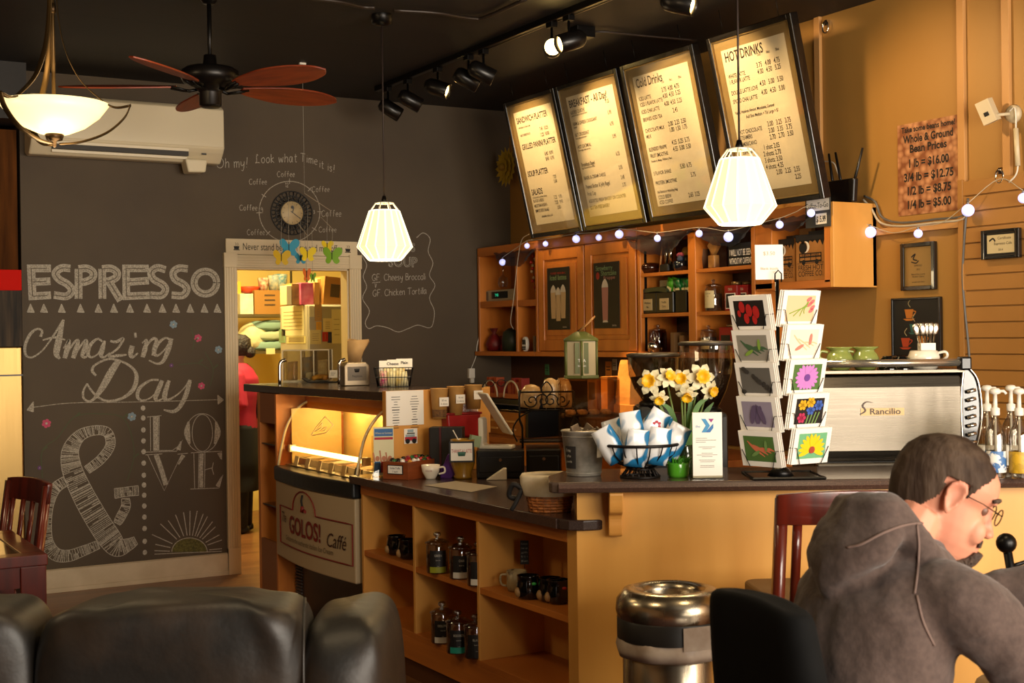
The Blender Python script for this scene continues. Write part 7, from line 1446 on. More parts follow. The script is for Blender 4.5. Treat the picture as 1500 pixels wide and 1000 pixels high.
def pl2(m, w, h, e):
    m.m(1).m(2); m.flat([(e, -w*.14, h*.2), (e, -w*.86, h*.2), (e, -w*.86, h*.82), (e, -w*.14, h*.82)]); m.m(1).text('Certificate', (e-.0006, -w*.60, h*.66), FX, FZ, .018, 'C').text('Espresso Cafe', (e-.0006, -w*.56, h*.48), FX, FZ, .018, 'C').text('2014', (e-.0006, -w/2, h*.28), FX, FZ, .014, 'C').stroke([(w*.2, h*.62), (w*.3, h*.7), (w*.36, h*.6)], .008, (e-.0006, 0, 0), FX, FZ)
framed('award_plaque', 'wide black award plaque on the slatwall', 'plaque', 1442, 333, 1497, 381, .025, pl2, [mat('plaque_black2', '16120f', .3), INK, mat('plaque_cream', 'c2b28a', .5)], .018, .034)
def pl3(m, w, h, e):
    for (cx, cz, s_, c_) in ((.36, .74, 1, 1), (.45, .50, .9, 3), (.28, .26, 1, 2), (.62, .30, .9, 1)):
        m.m(c_); m.flat([(e, -(cx*w-.03*s_), cz*h+.02*s_), (e, -(cx*w-.018*s_), cz*h-.025*s_), (e, -(cx*w+.018*s_), cz*h-.025*s_), (e, -(cx*w+.03*s_), cz*h+.02*s_)]); m.flat([(e, -(cx*w-.04*s_), cz*h-.028*s_), (e, -(cx*w-.02*s_), cz*h-.038*s_), (e, -(cx*w+.02*s_), cz*h-.038*s_), (e, -(cx*w+.04*s_), cz*h-.028*s_)]); m.stroke([(cx*w+.028*s_, cz*h+.012), (cx*w+.046*s_, cz*h+.006), (cx*w+.024*s_, cz*h-.014)], .005, (e-.0004, 0, 0), FX, FZ)
        m.m(4).stroke([(cx*w+.01, cz*h+.03), (cx*w-.004, cz*h+.05), (cx*w+.012, cz*h+.07)], .004, (e-.0004, 0, 0), FX, FZ)
framed('coffee_picture', 'large black framed picture of stacked coffee cups behind the white mug', 'picture', 1310, 434, 1381, 523, .022, pl3, [mat('art_black', '0d0b0a', .4), mat('art_orange', 'b06a22', .6), mat('art_red', 'a03a18', .6), mat('art_teal', '2a5a54', .6), mat('art_cream', 'a89a74', .6)], .012)
# wall camera on an arm, ring hooks
c = onw(1472, 165, .05); t = thing('wall_camera', 'small white camera on a wall bracket with a looping lead', 'camera', (WX, c.y, c.z))
MB().lathe([(0, 0), (.045, 0), (.04, .02), (.02, .03), (0, .03)], n=20).build('wall_mount', mat('camera_ivory', 'c9b896', .4), t).matrix_local = Matrix.Translation((0, -.01, -.005)) @ Matrix.Rotation(-PI/2, 4, 'Y')
o = MB().box(-.028, -.034, -.055, .028, .034, .055).m(1).box(-.031, -.012, -.02, -.027, .012, .0).build('camera_body', [mat('camera_ivory', 'c9b896', .4), BLACK], t, bevel=.006); o.location = (-.10, .055, .01); o.rotation_euler = (R(-18), R(-12), .3)
MB().tube([(-.03, -.01, -.005), (-.09, .03, -.01)], .008, 8).build('bracket_arm', mat('camera_ivory', 'c9b896', .4), t)
L_ = lambda px, py, d=.03: onw(px, py, d)-Vector((WX, c.y, c.z))
MB().tube(cat([L_(1478, 163), L_(1486, 158), L_(1488, 172), L_(1488, 188), L_(1489, 205), L_(1491, 240), L_(1488, 256), L_(1478, 267)], 5), .004, 6).build('lead', WHITE, t); MB().tube([L_(1488, 188), L_(1491, 243)], .012, 8).build('lead_sleeve', mat('camera_ivory', 'c9b896', .4), t)
for i, (px, py, lab) in enumerate(((1210, 40, 'chrome ring hook high on the tan wall beside the batten'), (1465, 258, 'chrome ring hook on the tan wall above the slatwall'))):
    q = onw(px, py, .02); t = thing('ring_hook', lab, 'hook', q, 0, 'ring hooks on the tan wall'); MB().tube([(-.004, .022*math.cos(a*PI/8), .032*math.sin(a*PI/8)) for a in range(16)], .005, 6, closed=True).build('ring', CHROME, t); MB().box(-.002, -.01, .01, .02, .01, .04).build('hook_plate', CHROME, t)
# router with three aerials on the cabinets
q = at_x(1237, 290, 5.02); t = thing('wifi_router', 'black router with three aerials standing on the end cabinet', 'router', (5.02, q.y, 2.2705))
m = MB().prism([(-.10, 0), (.095, .0), (.105, .125), (-.115, .125)], .035, (0, 0, 0), FX, FZ); m.build('case', mat('router_black', '0c0a0a', .35), t, bevel=.008)
for y, tl in ((.105, .16), (.045, .22), (-.055, -.35)): MB().tube([(.02, y, .125), (.02, y+tl*.02, .14), (.02, y+tl*.17, .28)], [.006, .008, .006], 8).build('aerial', BLACK, t)
# cables along the ledge
WC = mat('white_cable', 'b8ad98', .5); GC = mat('grey_cable', '5c5a58', .5)
for pts, r, m_, lab in (([(1264, 292), (1276, 305), (1290, 326), (1320, 331), (1370, 326), (1410, 321), (1417, 305)], .006, WC, 'white cable sagging from the router along the ledge'), ([(1266, 287), (1282, 296), (1292, 318), (1320, 326), (1370, 321), (1412, 315), (1418, 290), (1414, 330), (1410, 400), (1413, 450), (1418, 500), (1421, 540)], .006, GC, 'grey cable running along the ledge and down beside the slatwall'), ([(1203, 236), (1220, 238), (1226, 250), (1230, 262)], .004, WC, 'thin white cable behind the router')):
    o = MB().tube(cat([onw(x, y, .03) for x, y in pts], 5), r, 6).build('wall_cable', m_); tag(o, lab, 'cable')
# string lights
SG = mat('globe_light', 'd8daf0', .3, emit=1.0, ecol='b4bcff')
t = thing('string_lights', 'string of small bluish globe lights along the cabinets and tan wall', 'string lights')
gl_ = [(736, 384), (772, 360), (799, 357), (844, 350), (877, 348), (907, 343), (963, 349), (1024, 342), (1067, 347), (1142, 329), (1188, 312), (1275, 340), (1345, 342), (1418, 308), (1499, 290)]
P = []
for i, (x, y) in enumerate(gl_):
    q = at_x(x, y, 4.815) if x < 1200 else onw(x, y, .055 if x < 1400 else .07)
    P.append(q); r = (.024, .019, .019, .026, .020, .027, .021, .021, .028, .021, .021, .030, .022, .030, .024)[i]
    b = MB().ball(q, r, 14).build('globe', SG, t); MB().cyl(q+Vector((0, 0, r*.9)), q+Vector((0, 0, r+.012)), .006, n=8).build('globe_socket', mat('globe_silver', '8a8a90', .3, .8), b)
W_ = []
for i, q in enumerate(P):
    W_.append(q+Vector((0, 0, .035)))
    if i+1 < len(P): mid = (q+P[i+1])/2; W_.append(mid+Vector((0, 0, .035 if i not in (11, 12) else -.0)))
    if i == 13: W_[-1] = onw(1464, 262, .03)
MB().tube(cat(W_, 5), .0022, 5).build('wire', WC, t)
MB().tube(cat([at_x(775, 343, 4.80), at_x(764, 352, 4.82), at_x(758, 385, 4.83), at_x(752, 440, 4.83), at_x(748, 470, 4.83), at_x(752, 482, 4.86)], 5), .0025, 5).build('wire', WC, t)
gm = glass('gauze', 'b0a08a', .85, .02, .9, .1)
def gauze(x0, x1, sag, lab):
    a, b = at_x(x0, 345, 4.835), at_x(x1, 340, 4.835); m = MB(); m.sm = True; n = 16; rows = []
    for j in range(7):
        v = j/6; rows.append([m.v((4.845-.03*v*math.sin(i/n*9+j), a.y+(b.y-a.y)*i/n, 2.215-(sag*math.sin(PI*i/n)*v)-.012*v+.006*math.sin(i*2.1+j))) for i in range(n+1)])
    for A, B in zip(rows, rows[1:]):
        for i in range(n): m.f([A[i], A[i+1], B[i+1], B[i]])
    o = m.build('gauze_drape', gm); tag(o, lab, 'drape', 'gauze drapes along the cabinet tops')
gauze(914, 1012, .12, 'grey gauze swag across the top of the left open shelves'); gauze(1018, 1108, .11, 'grey gauze swag across the top of the right open shelves'); gauze(1110, 1192, .06, 'grey gauze swag across the end cabinet beside the placard'); gauze(722, 782, .10, 'grey gauze swag across the cubbies beside the chalkboard')
q = at_x(745, 245, 5.05); t = thing('yellow_flower', 'large yellow paper flower behind the SANDWICH PLATTER board', 'paper flower', q); m = MB()
for ring_, r, n in ((0, .15, 16), (1, .11, 14), (2, .07, 10)):
    for i in range(n):
        a = 2*PI*i/n+ring_*.3; ca, sa = math.cos(a), math.sin(a); m.flat([(-.02*ring_-.03*rr/.15, rr*ca-ww*sa, rr*sa+ww*ca) for rr, ww in ((.01, .01), (r*.7, .022), (r, 0), (r*.7, -.022), (.01, -.01))])
m.build('petals', mat('paper_petal', 'b0921c', .7), t, solid=.002); MB().ball((-.06, 0, 0), .03, 10).build('centre', mat('petal_centre', '8a6a10', .7), t)

# ------------------------------------------------------------------ shelves of the lower counter
BLJ = mat('jar_black_label', '14110f', .5); WJ = mat('jar_white_print', 'b8b0a0', .6)
def shop_jar(px, py, z, strip, sc_, lab, word):
    q = at_z(px, py, z); t = thing('tea_jar', lab, 'jar', q, 0, 'lidded tea jars on the shelves'); r, h = .050, .145
    MB().lathe([(0, 0), (r*.97, 0), (r, .005), (r, h*.86), (r*.94, h*.9), (r*.94, h*.91)], n=26).build('jar_glass', glass('jar_clear', 'e0d6c4', .9, .12), t)
    MB().lathe([(0, .004), (r*.9, .004), (r*.92, h*.55), (0, h*.6)], n=18).build('contents', DK, t)
    MB().lathe([(r*1.02, h*.90), (r*1.12, h*.92), (r*1.1, h*.95), (r*.6, h*1.04), (r*.16, h*1.06), (r*.14, h*1.10), (r*.34, h*1.15), (r*.34, h*1.22), (r*.2, h*1.26), (0, h*1.26)], n=24).build('jar_lid', glass('jar_lid_clear', 'e0d6c4', .88, .22), t)
    jlabel(t, r, -.042, .036, .006, .105, [BLJ, WJ, mat('strip_%s' % strip, strip, .5)], ((word, .078, .015), ('loose tea', .06, .008), ('2 oz', .034, .007)), .026, -PI/2-.35)
ZS = .5415; ZB = .2325
shop_jar(641, 838, ZS, '8a8c1c', 1, 'lidded tea jar with a yellow strip on the upper middle shelf', 'GREEN')
shop_jar(675, 846, ZS, 'c8c0b0', 1, 'lidded tea jar with a white strip on the upper middle shelf', 'CHAI')
shop_jar(701, 856, ZS, 'c8c0b0', 1, 'dark tea jar half hidden by the divider on the upper middle shelf', 'TEA')
shop_jar(648, 940, ZB, 'c8c0b0', 1, 'lidded tea jar with a white strip on the lower middle shelf', 'OOLONG')
shop_jar(671, 955, ZB, '1c8a74', 1, 'lidded tea jar with a teal strip on the lower middle shelf', 'ROOIBOS')
shop_jar(697, 962, ZB, '14110f', 1, 'dark tea jar half hidden by the divider on the lower middle shelf', 'BLACK')
BM = mat('bear_mug_black', '090808', .12, coat=.6)
def bearmug(px, py, z, eye, lab):
    q = at_z(px, py, z); t = thing('black_mug', lab, 'mug', q, YR, 'black round mugs on the shelves')
    MB().lathe([(0, 0), (.034, 0), (.046, .012), (.052, .04), (.046, .068), (.044, .09), (.047, .094), (.042, .094), (.04, .07), (0, .03)], n=24).build('mug_body', BM, t); MB().tube(cat([(.044, .01, .075), (.078, .01, .07), (.076, .01, .035), (.048, .01, .025)], 5), .007, 8).build('handle', BM, t)
    MB().ball((-.042, -.025, .03), .020, 10, .7, .8, 1).build('tan_patch', mat('mug_tan', '9a7444', .5), t)
    if eye: MB().ball((.022, -.042, .066), .008, 8, 1.4, .5, .8).build('coloured_spot', mat('mug_spot_%s' % eye, eye, .4), t)
bearmug(581, 812, ZS, None, 'black round mug alone on the upper left shelf'); bearmug(598, 818, ZS, None, 'dark mug behind the black one on the upper left shelf')
bearmug(774, 876, ZS, '2f9a3a', 'black round mug with a green spot on the upper right shelf'); bearmug(806, 880, ZS, None, 'plain black mug between the spotted mugs on the upper right shelf'); bearmug(818, 883, ZS, 'a82018', 'black round mug with a red spot on the upper right shelf')
q = at_z(757, 865, ZS); t = thing('cream_mug', 'cream speckled mug at the back of the upper right shelf', 'mug', q, YR); MB().lathe([(0, 0), (.036, 0), (.042, .02), (.042, .085), (.038, .085), (.037, .02), (0, .01)], n=22).build('mug_body', mat('speckled_cream', '9a8560', .4, col2='5a4428', scale=24, lo=.55, hi=.62), t); MB().tube(cat([(-.04, 0, .07), (-.066, 0, .065), (-.064, 0, .03), (-.04, 0, .02)], 4), .005, 6).build('handle', mat('speckled_cream', '9a8560', .4), t)
t = thing('chalk_tag', 'black tag with white handwriting on a wire above the cream mug', 'tag', at_z(760, 862, ZS)+Vector((.03, .0, 0)), YR)
MB().tube([(0, 0, .0), (0, 0, .10)], .0015, 5).build('wire', BLKM, t); m = MB().box(-.018, -.002, .10, .018, .002, .20).m(1)
for i, s in enumerate(('Ceramic', 'Bear cups', 'gift', '$15 +', '$5 each')): m.text(s, (0, -.003, .183-.018*i), AX, AZ, .011, 'C', width=.028)
m.build('tag_card', [mat('slate_tag', '17120f', .7), CHALK], t)

# ------------------------------------------------------------------ bin, rug
q = at_z(982, 1000, 0); ZZ = 4.42; c = CP+ray(982, 900)*ZZ; c.z = 0
t = thing('litter_bin', 'round brushed steel litter bin with open rounded top before the bar', 'bin', c, YR); BS = brushed('bin_steel', 'b0a48e', .24, (1, 1, .02), 30, .1)
MB().lathe([(0, .0), (.155, 0), (.16, .01), (.16, .56), (.155, .565), (0, .565)], n=48).build('bin_body', BS, t)
MB().lathe([(.178, .60), (.178, .665), (.174, .67), (.170, .60)], n=48).build('black_band', mat('bin_black_band', '1a1816', .45), t)
MB().lathe([(.176, .668), (.182, .69), (.178, .725), (.155, .755), (.125, .762), (.105, .752), (.100, .735), (.098, .70)], n=48).build('dome_top', BS, t)
MB().lathe([(.098, .70), (.09, .60), (0, .60)], n=40).build('inner_bin', mat('bin_inside', '0a0908', .7), t)
random.seed(12); m = MB(); prof = []
m.lathe([(.168, .61), (.176, .60), (.183, .57), (.176, .545), (.164, .55)], n=64, flute=.02, fn=9); m.build('bin_liner', mat('liner_white', 'b5a594', .5, col2='9a8674', scale=14), t)
MB().prism([(.02, .0), (.11, .0), (.11, .075), (.02, .075)], .002, (0, -.182, .585), (1, 0, .1), (0, 0, 1)).build('liner_flap', mat('liner_white', 'b5a594', .5), t)
m = MB().box(-1.4, 2.0, 0, 2.55, 5.7, .008); o = m.build('floor_rug', mat('dark_red_rug', '3a0d0c', .9, col2='2a0a08', scale=40)); tag(o, 'dark red rug on the floor before the shelf counter', 'rug')

# ------------------------------------------------------------------ steel cooler left of the chalkboard
a0 = at_y(33, 500, 8.78).x
t = thing('steel_cooler', 'tall steel cooler with a red header strip left of the chalkboard', 'cooler', (a0-.9, 8.76, 0))
CS = brushed('cooler_steel', '8f7446', .34, (60, 1, .3), 5, .1)
MB().box(0, 0, 0, .895, .75, 1.58).build('cabinet_body', CS, t, bevel=.01)
MB().box(0, 0, 1.58, .895, .75, 1.93).build('dark_grille', mat('cooler_dark', '1c1610', .6, spec=.2, col2='4a3a28', scale=5, stretch=(6, 1, .4)), t)
MB().box(0, -.01, 1.93, .895, .75, 2.06).build('red_header', mat('header_red', 'c01a12', .8, spec=.1), t, bevel=.004)
MB().box(.02, -.03, .2, .05, -.005, 1.5).build('door_handle', CHROME, t)
MB().box(0, -.002, 1.395, .895, -.0005, 1.405).build('door_seam', BLACK, t)
MB().box(0, .1, 2.06, .895, .7, 2.95).build('upper_casing', mat('cooler_brown', '5a3414', .85, spec=.1, col2='3a200c', scale=3, stretch=(6, 1, .6)), t)
# ------------------------------------------------------------------ sofa
LEA = mat('black_leather', '15120f', .48, col2='34261a', scale=4, bump=.5, detail=5, lo=.45, hi=.8)
sofa_c = at_d(250, 900, 3.6); sofa_c.z = 0
t = thing('leather_sofa', 'worn black leather sofa seen from behind in the foreground', 'sofa', sofa_c, YR)
lat = lambda px, Z=3.6: (px-250)/FPX*Z
def pillow(cx, cy, cz, w, d, h, e=.55, n=40, top_bulge=0):
    m = MB(); m.sm = True; rings = []
    sg = lambda v, p: math.copysign(abs(v)**p, v)
    for i in range(21):
        ph = -PI/2+PI*i/20; r = []
        for j in range(n):
            th = 2*PI*j/n; x = w/2*sg(math.cos(ph), e)*sg(math.cos(th), e); y = d/2*sg(math.cos(ph), e)*sg(math.sin(th), e*1.3); z = h/2*sg(math.sin(ph), e)
            wr = .012*math.sin(x*19+y*7+cx*9)*math.cos(z*13+x*4)+.006*math.sin(x*41+z*17)
            r.append((cx+x*(1-.06*(z/h+.5)), cy+y+wr, cz+z*(1+.05*x/w)+(top_bulge*(1-(2*x/w)**2) if z > 0 else 0)+wr*.6))
        rings.append(r)
    return m.skin(rings)
for i, (a, b, zt, y) in enumerate(((-420, 46, .895, 0), (36, 450, .895, 0))):
    x0, x1 = lat(a), lat(b); pillow((x0+x1)/2, y+.14, .515, (x1-x0)*1.04, .32, .72, .30, 56, .02).build('back_cushion', LEA, t, sub=1)
x0, x1 = lat(425), lat(574); pillow((x0+x1)/2, .27, .415, (x1-x0)*1.08, .62, .84, .45, 40, .0).build('arm_rest', LEA, t, sub=1)
x0, x1 = lat(-420), lat(430); MB().box(x0, .18, .12, x1, .95, .42).build('seat_base', LEA, t, bevel=.05, seg=4)
for i in range(2): q0, q1 = ((-420, 36), (36, 430))[i]; pillow((lat(q0)+lat(q1))/2, .62, .44, lat(q1)-lat(q0), .66, .18, .4).build('seat_cushion', LEA, t)
MB().box(lat(-400), .02, .0, lat(560), .6, .10).build('plinth', BLACK, t)
m = MB()
m.tube(cat([(lat(448)-.004, -.03, .18), (lat(447), -.045, .5), (lat(446), -.03, .75), (lat(440), .08, .885)], 5), .005, 6); m.build('piping', LEA, t)

# ------------------------------------------------------------------ slat back chairs
def slat_chair(name, lab, cat_, loc, rz, seat_h, top_h, w_=.42, d_=.42, seat_m=None, slats=5, foot=False, lean=.07):
    t = thing(name, lab, cat_, loc, rz)       # local -y is the back of the chair
    hw = w_/2
    for s_ in (-1, 1):
        m = MB(); st = [(0, d_*.0, 0), (0, 0, seat_h), (0, -lean, top_h-.0)]
        m.skin([[(s_*(hw-.018)+dx, y+dy-.0, z) for dx, dy in ((-.018, -.016), (.018, -.016), (.018, .016), (-.018, .016))] for _, y, z in st]); o = m.build('leg', MAHOG, t)
        MB().box(s_*(hw-.02)-.019, d_-.045, 0, s_*(hw-.02)+.019, d_-.007, seat_h-.02).build('leg', MAHOG, t, bevel=.003)
        MB().box(s_*(hw-.02)-.01, 0, seat_h*.35, s_*(hw-.02)+.01, d_-.02, seat_h*.35+.035).build('stretcher', MAHOG, t)
    y_at = lambda z: -lean*(z-seat_h)/(top_h-seat_h)
    rail = MB(); z0, z1 = top_h-.085, top_h+.012
    rail.skin([[(x, y_at(z)-.014+.02*((x/hw)**2-1)*1.0+dy, z+(.012*(1-(x/hw)**2) if z > top_h-.03 else 0)) for z, dy in ((z0, -.004), (z0, .024), (z1, .022), (z1, -.004))] for x in [(-hw)+w_*k/10 for k in range(11)]]); rail.build('top_rail', MAHOG, t, bevel=.004)
    for i in range(slats):
        x = -hw+.07+(w_-.14)*i/(slats-1)
        m = MB(); m.skin([[(x+dx, y_at(z)+dy-.012*(1-(x/hw)**2), z) for dx, dy in ((-.014, -.007), (.014, -.007), (.014, .007), (-.014, .007))] for z in (seat_h+.02, (seat_h+top_h)/2, top_h-.08)]); m.build('slat', MAHOG, t)
    MB().box(-hw+.01, -.01, seat_h-.065, hw-.01, d_-.01, seat_h-.02).build('seat_rail', MAHOG, t)
    m = MB().prism([(x*1.0, y) for x, y in rrect(w_, d_, .05)], .045, (0, d_/2-.005, seat_h-.02), (1, 0, 0), (0, 1, 0)); m.build('seat', seat_m or MAHOG, t, bevel=.012, seg=3)
    if foot: MB().box(-hw+.03, d_-.04, .22, hw-.03, d_-.015, .26).build('foot_rail', MAHOG, t)
    return t
c = CP+ray(1233, 800)*4.27; c.z = 0
slat_chair('bar_stool', 'mahogany slat back stool with a tan seat pulled up to the bar', 'stool', c, YR+.06, .715, 1.08, .46, .42, mat('tan_seat', '7a5a34', .55), 5, True)
tc_ = at_z(70, 811, .75)
cc = at_z(52, 700, 1.0); c = Vector((tc_.x+.04, 6.56, 0))
slat_chair('dining_chair', 'dark red mahogany slat back chair behind the table beside the chalkboard', 'chair', c, PI/2+.22, .46, .94, .46, .42, None, 4)
t = thing('dining_table', 'mahogany dining table with thick square legs at the left edge', 'table', (tc_.x, tc_.y, 0))
TL, TW = 1.2, .82
MB().box(-TL+.06, .09, .715, -.06, TW-.09, .745).build('inset_top', mat('table_inset', '1c2418', .12, coat=.4), t)
m = MB()
for q in ((-TL, 0, -0, .09), (-TL, TW-.09, 0, TW), (-TL, .09, -TL+.09, TW-.09), (-.09, .09, 0, TW-.09)): m.box(q[0], q[1], .705, q[2], q[3], .75)
m.build('table_frame', MAHOG, t, bevel=.004)
m = MB()
for q in ((-TL+.1, .015, -.1, .045), (-TL+.1, TW-.045, -.1, TW-.015), (-.045, .1, -.015, TW-.1), (-TL+.015, .1, -TL+.045, TW-.1)): m.box(q[0], q[1], .62, q[2], q[3], .705)
m.build('apron', MAHOG, t)
for x in (-TL+.005, -.105):
    for y in (.005, TW-.105): MB().box(x, y, 0, x+.10, y+.10, .704).build('leg', MAHOG, t, bevel=.004)

# ------------------------------------------------------------------ the man at the right, his chair and table
def cf(la, Z, z=0): return Vector((_f0.x*Z+_r0.x*la, _f0.y*Z+_r0.y*la, z))
JB = mat('black_cloth', '060606', .9, col2='0a0a0a', scale=12, spec=.15)
mc = cf(.60, 3.0); yaw = R(21)
t = thing('chair', 'chair with a black jacket draped over its back behind the seated man', 'chair', mc, YR+yaw)      # local +x is forward
for y in (-.15, .15):
    MB().skin([[(x+dx, y+dy, z) for dx, dy in ((-.016, -.016), (.016, -.016), (.016, .016), (-.016, .016))] for x, z in ((-.02, 0), (.04, .45), (-.01, .80))]).build('leg', MAHOG, t)
    MB().box(.40, y-.018, 0, .436, y+.018, .44).build('leg', MAHOG, t)
MB().box(.03, -.21, .41, .45, .21, .46).build('seat', mat('seat_black', '141110', .6), t, bevel=.015, seg=3)
m = MB(); rows = []
def jk(z): return .0-.075*(z-.45)/.55+.02
for z, hw, th in ((.46, .265, .05), (.62, .25, .05), (.78, .23, .048), (.90, .212, .046), (.975, .20, .045), (.998, .195, .040), (1.008, .185, .02)):
    rows.append([(jk(z)+th*sx*(1 if abs(sy) < .9 else .75)+.006*math.sin(9*z+sy*4), hw*sy, z+(.012*math.cos(sy*2) if z > .9 else 0)) for sx, sy in ((-1, -.85), (-1, -.4), (-1, .1), (-1, .5), (-1, .88), (0, 1), (1, .88), (1, .4), (1, -.1), (1, -.5), (1, -.85), (0, -1))])
m.skin(rows); m.build('draped_jacket', JB, t, sub=1)

mo = cf(.83, 3.10); MYAW = R(24)
person = thing('person', 'seated man in a brown hooded sweatshirt leaning forward, head bowed, wearing glasses', 'person', mo, YR+MYAW)
SKN = mat('skin', 'c4866a', .55, col2='b87860', scale=9, spec=.35); HOOD = mat('brown_fleece', '4a3a33', .9, col2='3f302a', scale=70, sheen=.15, bump=.12)
HAIR = mat('greying_hair', '24160d', .75, spec=.2, col2='46372b', scale=26, stretch=(1, 1, .25), bump=.6); BEARD = mat('goatee_hair', '33241a', .8, col2='4a382a', scale=90, bump=.8)
HM = Matrix.Translation((.228, 0, 1.218)) @ Matrix.Rotation(R(-33), 4, 'Z') @ Matrix.Rotation(R(25), 4, 'Y') @ Matrix.Scale(1.18, 4) @ Matrix.Translation((0, 0, -.125))
HR = [(-.17, .0, -.125, .062), (-.10, .012, -.105, .062), (-.05, .03, -.095, .060), (-.012, .06, -.085, .05), (.0, .088, -.08, .045), (.015, .098, -.08, .052), (.035, .102, -.084, .060), (.05, .100, -.088, .064), (.07, .098, -.094, .068), (.095, .092, -.102, .071), (.118, .085, -.107, .0735), (.138, .094, -.108, .0755), (.155, .097, -.108, .077), (.18, .089, -.101, .0755), (.205, .066, -.083, .064), (.222, .038, -.056, .046), (.232, .008, -.025, .02)]
def headring(z, xf, xb, hw, k=0, n=28):
    r = []
    for j in range(n):
        th = 2*PI*j/n; c_, s_ = math.cos(th), math.sin(th); cx = (xf+xb)/2; hl = (xf-xb)/2+k
        e = .85 if c_ > 0 else .95; x = cx+math.copysign(abs(c_)**e, c_)*hl; wj = (hw+k)*math.copysign(abs(s_)**.85, s_)
        if c_ > .3 and .0 <= z < .12: wj *= 1-.12*(c_-.3)
        r.append((x, wj, z))
    return r
m = MB(); m.T = HM; m.skin([headring(*h) for h in HR])
m.skin([[(x, y, z) for x, y in ((xb, -w_), (xf, -w_*.35), (xf, w_*.35), (xb, w_))] for z, xb, xf, w_ in ((.068, .085, .108, .017), (.076, .085, .124, .018), (.088, .08, .118, .013), (.105, .08, .106, .010), (.13, .08, .100, .008))])
for s_ in (-1, 1):
    m.ball((.108, s_*.012, .077), .010, 8); m.ball((.085, s_*.032, .142), .016, 8, .7, 1.2, .5)
    ear = [(-.002, .155), (.016, .152), (.022, .135), (.018, .115), (.010, .098), (.004, .088), (-.006, .092), (-.014, .115), (-.016, .138)]
    m.skin([[(.002+(x-.002)*f_, s_*(.068+o_), .122+(z-.122)*f_) for x, z in cat(ear, 2, True)] for o_, f_ in ((0, .7), (.012, .95), (.022, 1.1), (.024, .85), (.017, .5))])
    m.ball((.078, s_*.040, .072), .026, 10, .8, .7, 1)
m.ball((.098, 0, .043), .016, 8, .6, 1.5, .5); m.ball((.098, 0, .032), .015, 8, .6, 1.4, .5); m.ball((.088, 0, .008), .024, 10, .8, 1, .8)
# torso and arms under the clothes, hands
m.T = Matrix.Identity(4)
m.skin([[(cx+.12*math.cos(j*PI/8), .16*math.sin(j*PI/8), z) for j in range(16)] for cx, z in ((0, .50), (0, .8), (.02, .96))]); m.tube([(.02, 0, .93), (.07, 0, 1.05), (.11, 0, 1.12), (.15, 0, 1.17)], [.10, .075, .062, .056], 12)
RS, RE, RH = Vector((.075, -.20, 1.0)), Vector((.235, -.262, .835)), Vector((.50, -.14, .81)); LS, LE, LH = Vector((.085, .205, 1.03)), Vector((.38, .20, .895)), Vector((.63, -.01, .965))
q = Vector((.03, 0, .93)); m.tube([q, RS-Vector((0, 0, .03)), RE, RH], [.06, .04, .04, .03], 10); m.tube([q, LS-Vector((0, 0, .03)), LE, LH], [.06, .04, .04, .03], 10)
def hand3(wr, d, up, side):
    d = d.normalized(); sd = d.cross(up).normalized()*side; upn = sd.cross(d).normalized()*side
    m.skin([[wr+d*a+sd*(w_*x)+upn*(h_*y) for x, y in ((-1, -1), (1, -1), (1, 1), (-1, 1))] for a, w_, h_ in ((-.01, .026, .016), (.03, .038, .015), (.085, .040, .013), (.095, .036, .010))])
    for i, (o_, L_) in enumerate(((-.030, .062), (-.010, .074), (.010, .070), (.029, .055))):
        b = wr+d*.085+sd*o_; m.tube([b, b+d*L_*.45-upn*.008, b+d*L_*.75-upn*.028, b+d*L_*.85-upn*.048], [.0092, .0088, .0082, .0065], 8)
    b = wr+d*.02-sd*.03; m.tube([b, b+d*.028-sd*.022-upn*.008, b+d*.058-sd*.024-upn*.022], [.012, .0105, .008], 8)
hand3(RH, Vector((1, .25, -.1)), Vector((0, 0, 1)), 1); hand3(LH, Vector((.8, -.5, .1)), Vector((0, 0, 1)), -1)
# legs under the trousers
for s_ in (-1, 1): m.tube([(0, s_*.10, .52), (.42, s_*.14, .50), (.40, s_*.14, .09)], [.07, .055, .04], 10)
body = m.build('body', SKN, person)
def remesh(o, v, sm=4, fac=.5):
    md = o.modifiers.new('remesh', 'REMESH'); md.mode = 'VOXEL'; md.voxel_size = v; md.use_smooth_shade = True
    md = o.modifiers.new('smooth', 'SMOOTH'); md.iterations = sm; md.factor = fac
remesh(body, .0048, 3)
# hair shell
def shell(name, m_, keep, k, th, z0=-.05):
    mm = MB(); mm.T = HM; mm.sm = True; rows = []
    H = []
    for a, b in zip(HR, HR[1:]):
        for q in range(9): H.append(tuple(a[i]+(b[i]-a[i])*q/9 for i in range(4)))
    H.append(HR[-1]); n = 120; R_ = [headring(h[0], h[1], h[2], h[3], k, n) for h in H]
    V = [[mm.v(p) for p in r] for r in R_]
    for i in range(len(R_)-1):
        for j in range(n):
            ps = [R_[i][j], R_[i][(j+1) % n], R_[i+1][(j+1) % n], R_[i+1][j]]; cx, cy, cz = (sum(p[q] for p in ps)/4 for q in range(3))
            if keep(cx, abs(cy), cz): mm.f([V[i][j], V[i][(j+1) % n], V[i+1][(j+1) % n], V[i+1][j]])
    top = mm.v((-.008, 0, .236+k)) if keep(0, 0, .236) else None
    if top:
        for j in range(n): mm.f([V[-1][j], V[-1][(j+1) % n], top])
    for v in [v for v in mm.bm.verts if not v.link_faces]: mm.bm.verts.remove(v)
    return mm.build(name, m_, person, solid=th)
def hl(x, y, z):
    if x > .045: lim = .162+(x-.045)*1.5 if y > .045 else .218
    elif x > .02: lim = .118+(x-.02)*1.76
    elif x > -.022: lim = .155 if y > .05 else .2
    else: lim = .115-(-.022-x)*1.6
    return z > max(lim, -.02)
o = shell('hair', HAIR, hl, .004, .007); md = o.modifiers.new('smooth', 'SMOOTH'); md.iterations = 3
